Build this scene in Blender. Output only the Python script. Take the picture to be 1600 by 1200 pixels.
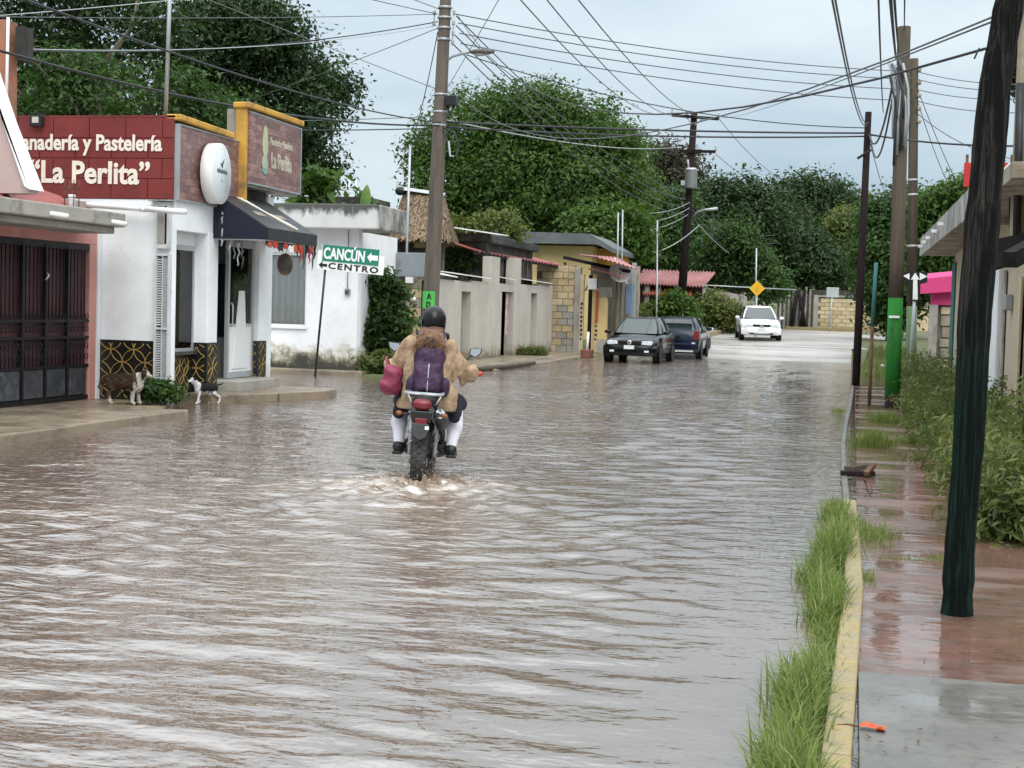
import bpy, bmesh, math, random
import numpy as np
from mathutils import Matrix, Vector

for o in list(bpy.data.objects):
    bpy.data.objects.remove(o, do_unlink=True)
SC = bpy.context.scene
COL = SC.collection
PI = math.pi
R = math.radians
random.seed(7)
RNG = np.random.default_rng(11)

# ------------------------------------------------------------------ camera
F_PX = 2300.0                       # focal length in pixels of a 1600 px wide frame
CAM_H = 1.58                        # eye height above the water
YAW, PITCH, ROLL = R(13.0052), R(2.9344), R(1.6)
cam_data = bpy.data.cameras.new('camera')
cam_data.sensor_width = 36.0
cam_data.lens = F_PX / 1600.0 * 36.0
cam_data.clip_start = 0.05
cam_data.clip_end = 4000.0
cam = bpy.data.objects.new('camera', cam_data)
COL.objects.link(cam)
CAM_M = Matrix.Rotation(YAW, 3, 'Z') @ Matrix.Rotation(PI / 2 - PITCH, 3, 'X') @ Matrix.Rotation(ROLL, 3, 'Z')
cam.matrix_world = Matrix.Translation((0, 0, CAM_H)) @ CAM_M.to_4x4()
SC.camera = cam

# ------------------------------------------------------------------ sky and sun (overcast)
SUN_EL, SUN_AZ = R(50), R(152)
world = bpy.data.worlds.new('World')
SC.world = world
world.use_nodes = True
wn, wl = world.node_tree.nodes, world.node_tree.links
wn.clear()
w_out = wn.new('ShaderNodeOutputWorld')
w_bg = wn.new('ShaderNodeBackground')
w_bg.inputs['Strength'].default_value = 0.1
sky = wn.new('ShaderNodeTexSky')
sky.sky_type = 'NISHITA'
sky.sun_disc = False
sky.sun_elevation = SUN_EL
sky.sun_rotation = SUN_AZ
tc = wn.new('ShaderNodeTexCoord')
sep = wn.new('ShaderNodeSeparateXYZ')
wl.new(tc.outputs['Generated'], sep.inputs[0])
zc = wn.new('ShaderNodeClamp'); wl.new(sep.outputs['Z'], zc.inputs['Value'])
zp = wn.new('ShaderNodeMath'); zp.operation = 'POWER'; zp.inputs[1].default_value = 1.7
wl.new(zc.outputs[0], zp.inputs[0])
ramp = wn.new('ShaderNodeMix'); ramp.data_type = 'RGBA'      # overcast luminance grows smoothly towards the zenith
ramp.inputs['A'].default_value = (4.15, 5.05, 5.65, 1)
ramp.inputs['B'].default_value = (22.5, 23.5, 24.0, 1)
wl.new(zp.outputs[0], ramp.inputs['Factor'])
wmap = wn.new('ShaderNodeMapping')
wmap.inputs['Scale'].default_value = (1.0, 1.0, 3.4)
wl.new(tc.outputs['Generated'], wmap.inputs['Vector'])
cn = wn.new('ShaderNodeTexNoise')
cn.inputs['Scale'].default_value = 2.6
cn.inputs['Detail'].default_value = 6.0
cn.inputs['Roughness'].default_value = 0.5
wl.new(wmap.outputs[0], cn.inputs['Vector'])
cr = wn.new('ShaderNodeValToRGB')                 # soft grey-blue and white patches of cloud
cr.color_ramp.elements[0].position = 0.34
cr.color_ramp.elements[0].color = (0.74, 0.80, 0.86, 1)
cr.color_ramp.elements[1].position = 0.64
cr.color_ramp.elements[1].color = (1.22, 1.18, 1.14, 1)
wl.new(cn.outputs['Fac'], cr.inputs['Fac'])
mulc = wn.new('ShaderNodeMix'); mulc.data_type = 'RGBA'; mulc.blend_type = 'MULTIPLY'
mulc.inputs['Factor'].default_value = 1.0
wl.new(ramp.outputs['Result'], mulc.inputs['A']); wl.new(cr.outputs['Color'], mulc.inputs['B'])
mixc = wn.new('ShaderNodeMix'); mixc.data_type = 'RGBA'
mixc.inputs['Factor'].default_value = 0.94
wl.new(sky.outputs[0], mixc.inputs['A']); wl.new(mulc.outputs['Result'], mixc.inputs['B'])
wl.new(mixc.outputs['Result'], w_bg.inputs['Color'])
wl.new(w_bg.outputs[0], w_out.inputs['Surface'])

sun_d = bpy.data.lights.new('sun', 'SUN')
sun_d.energy = 1.5
sun_d.angle = R(45)
sun_d.color = (1.0, 0.97, 0.92)
sun = bpy.data.objects.new('sun', sun_d)
COL.objects.link(sun)
_sd = Vector((math.sin(SUN_AZ) * math.cos(SUN_EL), math.cos(SUN_AZ) * math.cos(SUN_EL), math.sin(SUN_EL)))
sun.rotation_euler = _sd.to_track_quat('Z', 'Y').to_euler()

SC.view_settings.view_transform = 'Standard'
SC.view_settings.look = 'None'
SC.view_settings.exposure = 0.42
SC.view_settings.gamma = 1.0
SC.view_settings.use_curve_mapping = False
SC.cycles.max_bounces = 4
SC.cycles.diffuse_bounces = 2
SC.cycles.glossy_bounces = 2
SC.cycles.transmission_bounces = 3
SC.cycles.transparent_max_bounces = 5
SC.cycles.use_denoising = True

# ------------------------------------------------------------------ placement helpers (positions taken from image pixels, cast from the camera onto a plane)
def _ray(px, py):
    return CAM_M @ Vector(((px - 800.0) / F_PX, -(py - 600.0) / F_PX, -1.0))
def on_ground(px, py, z=0.0):
    d = _ray(px, py); return Vector((0, 0, CAM_H)) + d * ((z - CAM_H) / d.z)
def at_y(px, py, y):
    d = _ray(px, py); return Vector((0, 0, CAM_H)) + d * (y / d.y)
def at_x(px, py, x):
    d = _ray(px, py); return Vector((0, 0, CAM_H)) + d * (x / d.x)

# ------------------------------------------------------------------ materials
MATS = {}
def _new(name):
    m = bpy.data.materials.new(name); m.use_nodes = True
    return m, m.node_tree.nodes, m.node_tree.links, m.node_tree.nodes['Principled BSDF']

def _noise(n, l, scale, detail=5, rough=0.6, vec=None, stretch=None):
    t = n.new('ShaderNodeTexNoise')
    t.inputs['Scale'].default_value = scale
    t.inputs['Detail'].default_value = detail
    t.inputs['Roughness'].default_value = rough
    if vec is None:
        c = n.new('ShaderNodeTexCoord'); vec = c.outputs['Object']
    if stretch:
        mp = n.new('ShaderNodeMapping'); mp.inputs['Scale'].default_value = stretch
        l.new(vec, mp.inputs['Vector']); vec = mp.outputs[0]
    l.new(vec, t.inputs['Vector'])
    return t

def _range(n, l, src, a, b, c=0.0, d=1.0):
    r = n.new('ShaderNodeMapRange'); r.clamp = True
    for k, v in zip(('From Min', 'From Max', 'To Min', 'To Max'), (a, b, c, d)):
        r.inputs[k].default_value = v
    l.new(src, r.inputs['Value'])
    return r.outputs['Result']

def _mix(n, l, fac, a, b, mode='MIX'):
    m = n.new('ShaderNodeMix'); m.data_type = 'RGBA'; m.blend_type = mode
    for s, v in (('Factor', fac), ('A', a), ('B', b)):
        if isinstance(v, (int, float)): m.inputs[s].default_value = v
        elif isinstance(v, tuple): m.inputs[s].default_value = v + (1.0,) if len(v) == 3 else v
        else: l.new(v, m.inputs[s])
    return m.outputs['Result']

def mat(name, col, rough=0.75, var=0.22, vscale=1.7, bump=0.25, bscale=30.0, metal=0.0, spec=0.4,
        stain=None, stain_scale=1.1, stain_amt=0.5, stretch=None, rvar=0.12, coat=0.0, emit=None):
    """painted, plastered, metal or wooden surface: uneven colour, stains with a shape of their own, fine relief"""
    if name in MATS: return MATS[name]
    m, n, l, b = _new(name)
    t = _noise(n, l, vscale, 6, 0.65, stretch=stretch)
    f = _range(n, l, t.outputs['Fac'], 0.3, 0.7)
    dk = tuple(c * (1 - var) for c in col); lt = tuple(min(1, c * (1 + var * 0.7)) for c in col)
    c = _mix(n, l, f, dk, lt)
    if stain:
        s = _noise(n, l, stain_scale, 8, 0.72, stretch=stretch)
        sf = _range(n, l, s.outputs['Fac'], 0.62 - 0.22 * stain_amt, 0.72 - 0.1 * stain_amt, 0, 0.85)
        c = _mix(n, l, sf, c, stain)
    l.new(c, b.inputs['Base Color'])
    rt = _noise(n, l, vscale * 3, 4)
    l.new(_range(n, l, rt.outputs['Fac'], 0.3, 0.7, max(0.02, rough - rvar), min(1, rough + rvar)), b.inputs['Roughness'])
    b.inputs['Metallic'].default_value = metal
    b.inputs['Specular IOR Level'].default_value = spec
    if coat: b.inputs['Coat Weight'].default_value = coat; b.inputs['Coat Roughness'].default_value = 0.06
    if bump:
        bt = _noise(n, l, bscale, 6, 0.6, stretch=stretch)
        bp = n.new('ShaderNodeBump'); bp.inputs['Strength'].default_value = bump; bp.inputs['Distance'].default_value = 0.02
        l.new(bt.outputs['Fac'], bp.inputs['Height']); l.new(bp.outputs[0], b.inputs['Normal'])
    MATS[name] = m
    return m

def mat_wall(name, col, stain=(0.06, 0.06, 0.05), low=0.0, high=0.6, amt=0.9, stain2=None, top=None, var=0.12, rough=0.85):
    """plaster with mould that creeps up from the foot of the wall and patches of wear"""
    m, n, l, b = _new(name)
    co = n.new('ShaderNodeTexCoord')
    t = _noise(n, l, 1.4, 6, 0.65)
    c = _mix(n, l, _range(n, l, t.outputs['Fac'], 0.3, 0.7), tuple(x * (1 - var) for x in col), tuple(min(1, x * (1 + var * .5)) for x in col))
    sp = n.new('ShaderNodeSeparateXYZ'); l.new(co.outputs['Object'], sp.inputs[0])
    g = _range(n, l, sp.outputs['Z'], low, high, 1.0, 0.0)
    s = _noise(n, l, 3.2, 9, 0.75)
    ad = n.new('ShaderNodeMath'); ad.operation = 'ADD'
    l.new(g, ad.inputs[0]); l.new(s.outputs['Fac'], ad.inputs[1])
    c = _mix(n, l, _range(n, l, ad.outputs[0], 1.0, 1.22, 0, amt), c, stain2 or (0.33, 0.28, 0.19))
    c = _mix(n, l, _range(n, l, ad.outputs[0], 1.14, 1.34, 0, amt), c, stain)
    d = _noise(n, l, 6.5, 8, 0.7)
    c = _mix(n, l, _range(n, l, d.outputs['Fac'], 0.62, 0.74, 0, 0.35), c, tuple(x * 0.55 for x in col))
    if top:
        g2 = _range(n, l, sp.outputs['Z'], top[0], top[1], 0.0, 1.0)
        ad2 = n.new('ShaderNodeMath'); ad2.operation = 'ADD'
        st = _noise(n, l, 5.0, 9, 0.75, stretch=(1, 1, 0.35))
        l.new(g2, ad2.inputs[0]); l.new(st.outputs['Fac'], ad2.inputs[1])
        c = _mix(n, l, _range(n, l, ad2.outputs[0], 0.98, 1.2, 0, 0.92), c, stain)
    l.new(c, b.inputs['Base Color'])
    b.inputs['Roughness'].default_value = rough
    b.inputs['Specular IOR Level'].default_value = 0.3
    bt = _noise(n, l, 22, 8, 0.65)
    bp = n.new('ShaderNodeBump'); bp.inputs['Strength'].default_value = 0.3; bp.inputs['Distance'].default_value = 0.02
    l.new(bt.outputs['Fac'], bp.inputs['Height']); l.new(bp.outputs[0], b.inputs['Normal'])
    MATS[name] = m
    return m

def mat_leaf(name, dark, light, transl=0.35, rough=0.5):
    """leaf: each clump has its own tint, light passes partly through"""
    m, n, l, b = _new(name)
    a = n.new('ShaderNodeAttribute'); a.attribute_name = 'tint'
    c = _mix(n, l, a.outputs['Fac'], dark, light)
    l.new(c, b.inputs['Base Color'])
    b.inputs['Roughness'].default_value = rough
    b.inputs['Specular IOR Level'].default_value = 0.35
    tr = n.new('ShaderNodeBsdfTranslucent')
    l.new(_mix(n, l, 0.5, c, (light[0] * 1.1, light[1] * 1.25, light[2] * .7)), tr.inputs['Color'])
    mx = n.new('ShaderNodeMixShader'); mx.inputs[0].default_value = transl
    l.new(b.outputs[0], mx.inputs[1]); l.new(tr.outputs[0], mx.inputs[2])
    l.new(mx.outputs[0], n['Material Output'].inputs['Surface'])
    MATS[name] = m
    return m

def mat_glass(name, col=(0.02, 0.03, 0.03), rough=0.05):
    m, n, l, b = _new(name)
    b.inputs['Base Color'].default_value = col + (1,)
    b.inputs['Roughness'].default_value = rough
    b.inputs['Specular IOR Level'].default_value = 0.8
    t = _noise(n, l, 0.8, 3)
    bp = n.new('ShaderNodeBump'); bp.inputs['Strength'].default_value = 0.03
    l.new(t.outputs['Fac'], bp.inputs['Height']); l.new(bp.outputs[0], b.inputs['Normal'])
    MATS[name] = m
    return m

def mat_clear(name, tint=(0.97, 0.985, 0.98)):
    """window pane one can see through"""
    m, n, l, b = _new(name)
    g = n.new('ShaderNodeBsdfGlossy'); g.inputs['Roughness'].default_value = 0.03
    t = n.new('ShaderNodeBsdfTransparent'); t.inputs['Color'].default_value = tint + (1,)
    fr = n.new('ShaderNodeFresnel'); fr.inputs['IOR'].default_value = 1.5
    mx = n.new('ShaderNodeMixShader')
    l.new(fr.outputs[0], mx.inputs[0]); l.new(t.outputs[0], mx.inputs[1]); l.new(g.outputs[0], mx.inputs[2])
    l.new(mx.outputs[0], n['Material Output'].inputs['Surface'])
    MATS[name] = m
    return m

def mat_attr(name, rough=0.9, bump=0.3, bscale=60.0, stretch=None, spec=0.2, sheen=0.0):
    """colour stored on the mesh (coat patches of an animal)"""
    m, n, l, b = _new(name)
    a = n.new('ShaderNodeAttribute'); a.attribute_name = 'coat'
    t = _noise(n, l, bscale * .6, 5, stretch=stretch)
    c = _mix(n, l, _range(n, l, t.outputs['Fac'], .3, .7, 0, .35), a.outputs['Color'], (0.02, 0.015, 0.01))
    l.new(c, b.inputs['Base Color'])
    b.inputs['Roughness'].default_value = rough; b.inputs['Specular IOR Level'].default_value = spec
    bt = _noise(n, l, bscale, 5, stretch=stretch)
    bp = n.new('ShaderNodeBump'); bp.inputs['Strength'].default_value = bump; bp.inputs['Distance'].default_value = .01
    l.new(bt.outputs['Fac'], bp.inputs['Height']); l.new(bp.outputs[0], b.inputs['Normal'])
    MATS[name] = m
    return m

# ------------------------------------------------------------------ objects
WM = {}
def put(o, parent=None, local=False):
    COL.objects.link(o)
    if parent is not None:
        o.parent = parent
        if not local: o.matrix_parent_inverse = WM[parent.name].inverted(); WM[o.name] = Matrix()
        else: WM[o.name] = WM[parent.name] @ o.matrix_basis
    else:
        WM[o.name] = o.matrix_basis.copy()
    return o
def tag(o, label=None, cat=None, group=None, kind=None):
    if label: o['label'] = label
    if cat: o['category'] = cat
    if group: o['group'] = group
    if kind: o['kind'] = kind
    return o
def thing(name, label, cat, loc=(0, 0, 0), rz=0.0, group=None, rot=None, scale=1.0):
    o = bpy.data.objects.new(name, None)
    o.empty_display_size = 0.2
    o.location = loc
    o.rotation_euler = rot if rot else (0, 0, rz)
    o.scale = (scale,) * 3
    put(o); tag(o, label, cat, group)
    WM[o.name] = Matrix.LocRotScale(Vector(loc), o.rotation_euler, Vector((scale,) * 3))
    return o
def copy_tree(o, parent=None):
    c = o.copy(); COL.objects.link(c)
    c.parent = parent
    for ch in list(o.children): copy_tree(ch, c)
    return c

class B:
    """collects shapes, then links them as one mesh"""
    def __init__(self): self.v = []; self.f = []; self.sm = []
    def add(self, v, f, smooth=False):
        k = len(self.v); self.v += [tuple(p) for p in v]
        self.f += [tuple(i + k for i in q) for q in f]; self.sm += [smooth] * len(f)
        return self
    def box(self, x0, x1, y0, y1, z0, z1, M=None):
        v = [(x, y, z) for z in (z0, z1) for y in (y0, y1) for x in (x0, x1)]
        if M is not None: v = [tuple(M @ Vector(p)) for p in v]
        return self.add(v, [(0, 2, 3, 1), (4, 5, 7, 6), (0, 1, 5, 4), (2, 6, 7, 3), (0, 4, 6, 2), (1, 3, 7, 5)])
    def bar(self, a, b, w, h=None, up=(0, 0, 1)):
        a, b = Vector(a), Vector(b); h = h or w
        d = (b - a).normalized(); u = Vector(up)
        s = d.cross(u)
        if s.length < 1e-4: s = d.cross(Vector((1, 0, 0)))
        s.normalize(); u = s.cross(d).normalized()
        v = []
        for p in (a, b):
            for i, j in ((-1, -1), (1, -1), (1, 1), (-1, 1)): v.append(tuple(p + s * (i * w / 2) + u * (j * h / 2)))
        return self.add(v, [(3, 2, 1, 0), (4, 5, 6, 7), (0, 1, 5, 4), (1, 2, 6, 5), (2, 3, 7, 6), (3, 0, 4, 7)])
    def tube(self, pts, r, n=8, smooth=True, cap=True):
        pts = [Vector(p) for p in pts]; m = len(pts)
        rs = list(r) if hasattr(r, '__len__') else [r] * m
        v, f = [], []
        ref = None
        for i, p in enumerate(pts):
            t = (pts[min(i + 1, m - 1)] - pts[max(i - 1, 0)]).normalized()
            if ref is None:
                ref = Vector((0, 0, 1)) if abs(t.z) < 0.9 else Vector((1, 0, 0))
                ref = (ref - t * ref.dot(t)).normalized()
            else:
                ref = (ref - t * ref.dot(t))
                ref = ref.normalized() if ref.length > 1e-5 else t.orthogonal().normalized()
            q = t.cross(ref)
            for k in range(n):
                a = 2 * PI * k / n
                v.append(tuple(p + (ref * math.cos(a) + q * math.sin(a)) * rs[i]))
        for i in range(m - 1):
            for k in range(n):
                a, b = i * n + k, i * n + (k + 1) % n
                f.append((a, b, b + n, a + n))
        if cap: f.append(tuple(range(n - 1, -1, -1))); f.append(tuple(range((m - 1) * n, m * n)))
        return self.add(v, f, smooth)
    def lathe(self, prof, n=16, M=None, smooth=True):
        """profile of (radius, height) about the z axis"""
        v = []; f = []
        for r_, z_ in prof:
            for k in range(n):
                a = 2 * PI * k / n; v.append((r_ * math.cos(a), r_ * math.sin(a), z_))
        for i in range(len(prof) - 1):
            for k in range(n):
                a, b = i * n + k, i * n + (k + 1) % n
                f.append((a, b, b + n, a + n))
        f.append(tuple(range(n - 1, -1, -1))); f.append(tuple(range((len(prof) - 1) * n, len(prof) * n)))
        if M is not None: v = [tuple(M @ Vector(p)) for p in v]
        return self.add(v, f, smooth)
    def prism(self, poly, axis, a, b, M=None):
        """polygon of (u, v) extruded along an axis from a to b; axis x: (y, z), y: (x, z), z: (x, y)"""
        n = len(poly)
        def mk(u, w, t): return {'x': (t, u, w), 'y': (u, t, w), 'z': (u, w, t)}[axis]
        v = [mk(u, w, a) for u, w in poly] + [mk(u, w, b) for u, w in poly]
        if M is not None: v = [tuple(M @ Vector(p)) for p in v]
        f = [tuple(range(n)), tuple(range(2 * n - 1, n - 1, -1))]
        for i in range(n): j = (i + 1) % n; f.append((j, i, i + n, j + n))
        return self.add(v, f)
    def ball(self, c, r, n=12, m=8):
        r = r if hasattr(r, '__len__') else (r, r, r)
        v, f = [], []
        for i in range(m + 1):
            t = PI * i / m
            for k in range(n):
                a = 2 * PI * k / n
                v.append((c[0] + r[0] * math.sin(t) * math.cos(a), c[1] + r[1] * math.sin(t) * math.sin(a), c[2] + r[2] * math.cos(t)))
        for i in range(m):
            for k in range(n):
                a, b = i * n + k, i * n + (k + 1) % n
                f.append((a, a + n, b + n, b))
        return self.add(v, f, True)
    def build(self, name, m, parent=None, local=False, bevel=0.0, subsurf=0, kind=None, fix=True):
        me = bpy.data.meshes.new(name)
        me.from_pydata(self.v, [], self.f)
        me.polygons.foreach_set('use_smooth', self.sm)
        me.update()
        if fix:
            bm = bmesh.new(); bm.from_mesh(me)
            bmesh.ops.recalc_face_normals(bm, faces=bm.faces); bm.to_mesh(me); bm.free()
        me.materials.append(m)
        o = bpy.data.objects.new(name, me)
        if bevel:
            md = o.modifiers.new('bevel', 'BEVEL'); md.width = bevel; md.segments = 2; md.limit_method = 'ANGLE'
        if subsurf:
            md = o.modifiers.new('sub', 'SUBSURF'); md.levels = subsurf; md.render_levels = subsurf
        put(o, parent, local)
        if kind: o['kind'] = kind
        return o

def np_mesh(name, v, faces, m, parent=None, local=False, smooth=False, tint=None, kind=None, coat=None):
    """mesh from arrays; faces is an (n, 3 or 4) array"""
    me = bpy.data.meshes.new(name)
    v = np.ascontiguousarray(v, np.float32); faces = np.ascontiguousarray(faces, np.int32)
    k = faces.shape[1]; nf = len(faces)
    me.vertices.add(len(v)); me.vertices.foreach_set('co', v.ravel())
    me.loops.add(nf * k); me.loops.foreach_set('vertex_index', faces.ravel())
    me.polygons.add(nf)
    me.polygons.foreach_set('loop_start', np.arange(0, nf * k, k, dtype=np.int32))
    me.polygons.foreach_set('use_smooth', np.full(nf, smooth, bool))
    if tint is not None:
        a = me.attributes.new('tint', 'FLOAT', 'POINT'); a.data.foreach_set('value', np.ascontiguousarray(tint, np.float32))
    if coat is not None:
        a = me.attributes.new('coat', 'FLOAT_COLOR', 'POINT')
        a.data.foreach_set('color', np.ascontiguousarray(np.concatenate([coat, np.ones((len(coat), 1))], 1), np.float32).ravel())
    me.update(calc_edges=True)
    me.validate()
    me.materials.append(m)
    o = bpy.data.objects.new(name, me)
    put(o, parent, local)
    if kind: o['kind'] = kind
    return o

def text(name, s, m, parent, org, right, up, height, width=None, bold=0.02, depth=0.006, local=False, shear=0.0, align='LEFT', space=1.0):
    """lettering cut out flat, its baseline start at org"""
    cu = bpy.data.curves.new('t', 'FONT'); cu.body = s; cu.size = 1.0; cu.offset = bold; cu.shear = shear; cu.space_character = space
    cu.extrude = 0.001; cu.align_x = align; cu.resolution_u = 3
    o = bpy.data.objects.new('t', cu); COL.objects.link(o)
    dg = bpy.context.evaluated_depsgraph_get(); dg.update()
    me = bpy.data.meshes.new_from_object(o.evaluated_get(dg))
    bpy.data.objects.remove(o, do_unlink=True); bpy.data.curves.remove(cu)
    right, up = Vector(right).normalized(), Vector(up).normalized(); nrm = right.cross(up)
    xs = [v.co.x for v in me.vertices]; x0, x1 = min(xs), max(xs)
    sx = height if width is None else width / (x1 - x0)
    for v in me.vertices:
        x = (v.co.x - x0) * sx if align == 'LEFT' else v.co.x * sx
        v.co = Vector(org) + right * x + up * (v.co.y * height) + nrm * (depth if v.co.z > 0 else -0.002)
    me.materials.clear(); me.materials.append(m)
    o = bpy.data.objects.new(name, me)
    put(o, parent, local)
    return o

# ------------------------------------------------------------------ soft bodies: signed distance fields meshed by surface nets
class SDF:
    def __init__(self, lo, hi, h):
        self.lo = np.array(lo, np.float32); self.h = h
        self.n = np.ceil((np.array(hi) - np.array(lo)) / h).astype(int) + 1
        self.D = np.full(self.n, 0.5, np.float32)
    def _win(self, lo, hi, pad):
        a = np.maximum(0, np.floor((np.array(lo) - pad - self.lo) / self.h).astype(int))
        b = np.minimum(self.n, np.ceil((np.array(hi) + pad - self.lo) / self.h).astype(int) + 1)
        sl = tuple(slice(int(i), int(j)) for i, j in zip(a, b))
        g = np.meshgrid(*[self.lo[k] + self.h * np.arange(a[k], b[k]) for k in range(3)], indexing='ij')
        return sl, np.stack(g, -1).astype(np.float32)
    def _put(self, sl, d, k, sub=False):
        o = self.D[sl]
        if sub:
            d = -d
            if k > 0: h = np.clip(0.5 - 0.5 * (o - d) / k, 0, 1); self.D[sl] = o * (1 - h) + d * h + k * h * (1 - h)
            else: self.D[sl] = np.maximum(o, d)
            return self
        if k > 0:
            h = np.clip(0.5 + 0.5 * (o - d) / k, 0, 1); self.D[sl] = o * (1 - h) + d * h - k * h * (1 - h)
        else: self.D[sl] = np.minimum(o, d)
        return self
    def cone(self, a, b, ra, rb, k=0.03, sub=False, flat=None):
        a, b = np.array(a, np.float32), np.array(b, np.float32)
        mr = max(ra, rb)
        sl, p = self._win(np.minimum(a, b) - mr, np.maximum(a, b) + mr, k + 2 * self.h + 0.05)
        ab = b - a; t = np.clip(((p - a) @ ab) / max(1e-9, ab @ ab), 0, 1)
        q = p - a - t[..., None] * ab
        if flat is not None: q = q * np.array(flat, np.float32)
        return self._put(sl, np.linalg.norm(q, axis=-1) - (ra + (rb - ra) * t), k, sub)
    def ell(self, c, r, k=0.03, rot=None, sub=False):
        c = np.array(c, np.float32); r = np.array(r, np.float32); mr = r.max()
        sl, p = self._win(c - mr, c + mr, k + 2 * self.h + 0.05)
        q = p - c
        if rot is not None: q = q @ np.array(Matrix(rot.to_matrix()), np.float32)
        k0 = np.linalg.norm(q / r, axis=-1); k1 = np.linalg.norm(q / (r * r), axis=-1) + 1e-6
        return self._put(sl, k0 * (k0 - 1) / k1, k, sub)
    def rbox(self, c, half, rd, k=0.02, rot=None, sub=False):
        c = np.array(c, np.float32); hf = np.array(half, np.float32) - rd; mr = float(np.linalg.norm(half))
        sl, p = self._win(c - mr, c + mr, k + 2 * self.h)
        q = p - c
        if rot is not None: q = q @ np.array(Matrix(rot.to_matrix()), np.float32)
        q = np.abs(q) - hf
        d = np.linalg.norm(np.maximum(q, 0), axis=-1) + np.minimum(q.max(-1), 0) - rd
        return self._put(sl, d, k, sub)
    def wrinkle(self, amp, freq, seed=0, lo=None, hi=None, aniso=(1, 1, 1)):
        rg = np.random.default_rng(seed)
        sl, p = self._win(self.lo if lo is None else lo, self.lo + self.h * self.n if hi is None else hi, 0)
        s = np.zeros(p.shape[:-1], np.float32)
        for i in range(7):
            w = rg.normal(size=3); w = w / np.linalg.norm(w) * freq * (0.6 + 0.25 * i) * np.array(aniso)
            s += np.sin(p @ w.astype(np.float32) + rg.uniform(0, 6.28)) / (1 + 0.4 * i)
        self.D[sl] += amp * s * 0.5
        return self
    def mesh(self):
        D = self.D; sh = np.array(D.shape) - 1
        nid = int(sh.prod()); acc = np.zeros((nid, 3), np.float32); cnt = np.zeros(nid, np.float32)
        quads = []
        def cid(c): return (c[:, 0] * sh[1] + c[:, 1]) * sh[2] + c[:, 2]
        for ax in range(3):
            s0 = [slice(None)] * 3; s1 = [slice(None)] * 3
            s0[ax] = slice(0, -1); s1[ax] = slice(1, None)
            a, b = D[tuple(s0)], D[tuple(s1)]
            idx = np.argwhere((a < 0) != (b < 0))
            av, bv = a[tuple(idx.T)], b[tuple(idx.T)]
            pos = idx.astype(np.float32); pos[:, ax] += av / (av - bv)
            u, w = (ax + 1) % 3, (ax + 2) % 3
            cells = []; ok = np.ones(len(idx), bool)
            for du, dw in ((0, 0), (1, 0), (1, 1), (0, 1)):
                c = idx.copy(); c[:, u] -= du; c[:, w] -= dw
                v = np.all((c >= 0) & (c < sh), axis=1); ok &= v
                k = cid(np.clip(c, 0, sh - 1)); cells.append(k)
                np.add.at(acc, k[v], pos[v]); np.add.at(cnt, k[v], 1)
            q = np.stack(cells, 1)
            fl = av < 0
            q[~fl] = q[~fl][:, ::-1]
            quads.append(q[ok])
        q = np.concatenate(quads)
        used = np.unique(q)
        remap = np.zeros(nid, np.int64); remap[used] = np.arange(len(used))
        v = self.lo + self.h * acc[used] / cnt[used][:, None]
        return v, remap[q]

# ------------------------------------------------------------------ foliage
def leaf_cloud(name, m, parent, pos, out, size, rng, tint, aspect=0.5, droop=0.25, kind=None):
    """one small folded leaf at every point, facing roughly along out"""
    n = len(pos)
    out = out + rng.normal(0, 0.55, (n, 3)); out /= np.linalg.norm(out, axis=1)[:, None] + 1e-9
    d = rng.normal(0, 1, (n, 3)); d[:, 2] -= droop
    d -= out * np.sum(d * out, 1)[:, None]; d /= np.linalg.norm(d, axis=1)[:, None] + 1e-9
    s = np.cross(out, d)
    L = (size * rng.uniform(0.5, 1.55, n))[:, None]; W = L * aspect * 0.5
    base = pos - d * L * 0.5
    v = np.stack([base, base + d * L * 0.45 + s * W + out * W * 0.25, base + d * L - out * L * 0.12, base + d * L * 0.45 - s * W + out * W * 0.25], 1).reshape(-1, 3)
    f = np.arange(n * 4).reshape(n, 4)
    t = np.repeat(np.clip(tint, 0, 1), 4)
    return np_mesh(name, v, f, m, parent, tint=t, kind=kind)

def crown_points(blobs, n, rng, clump=0.35, per=16, shell=0.5, gap=0.42):
    vol = np.array([b[3] ** 2 for b in blobs]); vol = vol / vol.sum()
    nc = max(1, n // per)
    bi = rng.choice(len(blobs), nc, p=vol)
    bl = np.array(blobs)[bi]
    u = rng.normal(size=(nc, 3)); u /= np.linalg.norm(u, axis=1)[:, None]
    r = bl[:, 3:4] * (shell + (1.04 - shell) * rng.uniform(0, 1, (nc, 1)) ** 0.6)
    lump = 1 + 0.18 * np.sin(u[:, :1] * 5 + bl[:, :1]) * np.sin(u[:, 1:2] * 6) + 0.14 * np.sin(u[:, 2:3] * 9 + bl[:, 1:2]) + rng.normal(0, 0.07, (nc, 1))
    c = bl[:, :3] + u * r * lump * np.array([1, 1, 0.92])
    ms = bl[:, 3].mean() * 0.30                       # boughs: some stretches carry few leaves, some many
    bough = np.sin(c[:, 0] / ms + 1.7 * np.sin(c[:, 2] / ms * 0.8)) * np.sin(c[:, 2] / ms * 1.15 + c[:, 1] / ms) + 0.35 * rng.normal(size=nc)
    keep = bough > -gap
    c, u, bough = c[keep], u[keep], bough[keep]; nc = len(c)
    ct = np.clip(0.34 + 0.24 * bough + rng.normal(0, 0.14, nc), 0.0, 1)
    k = np.repeat(np.arange(nc), per)
    p = c[k] + rng.normal(0, clump, (len(k), 3)) * np.array([1, 1, 0.75])
    out = u[k] * 0.8 + np.array([0, 0, 0.55])
    tint = ct[k] + rng.normal(0, 0.1, len(k)) 
    return p, out, tint

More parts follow.
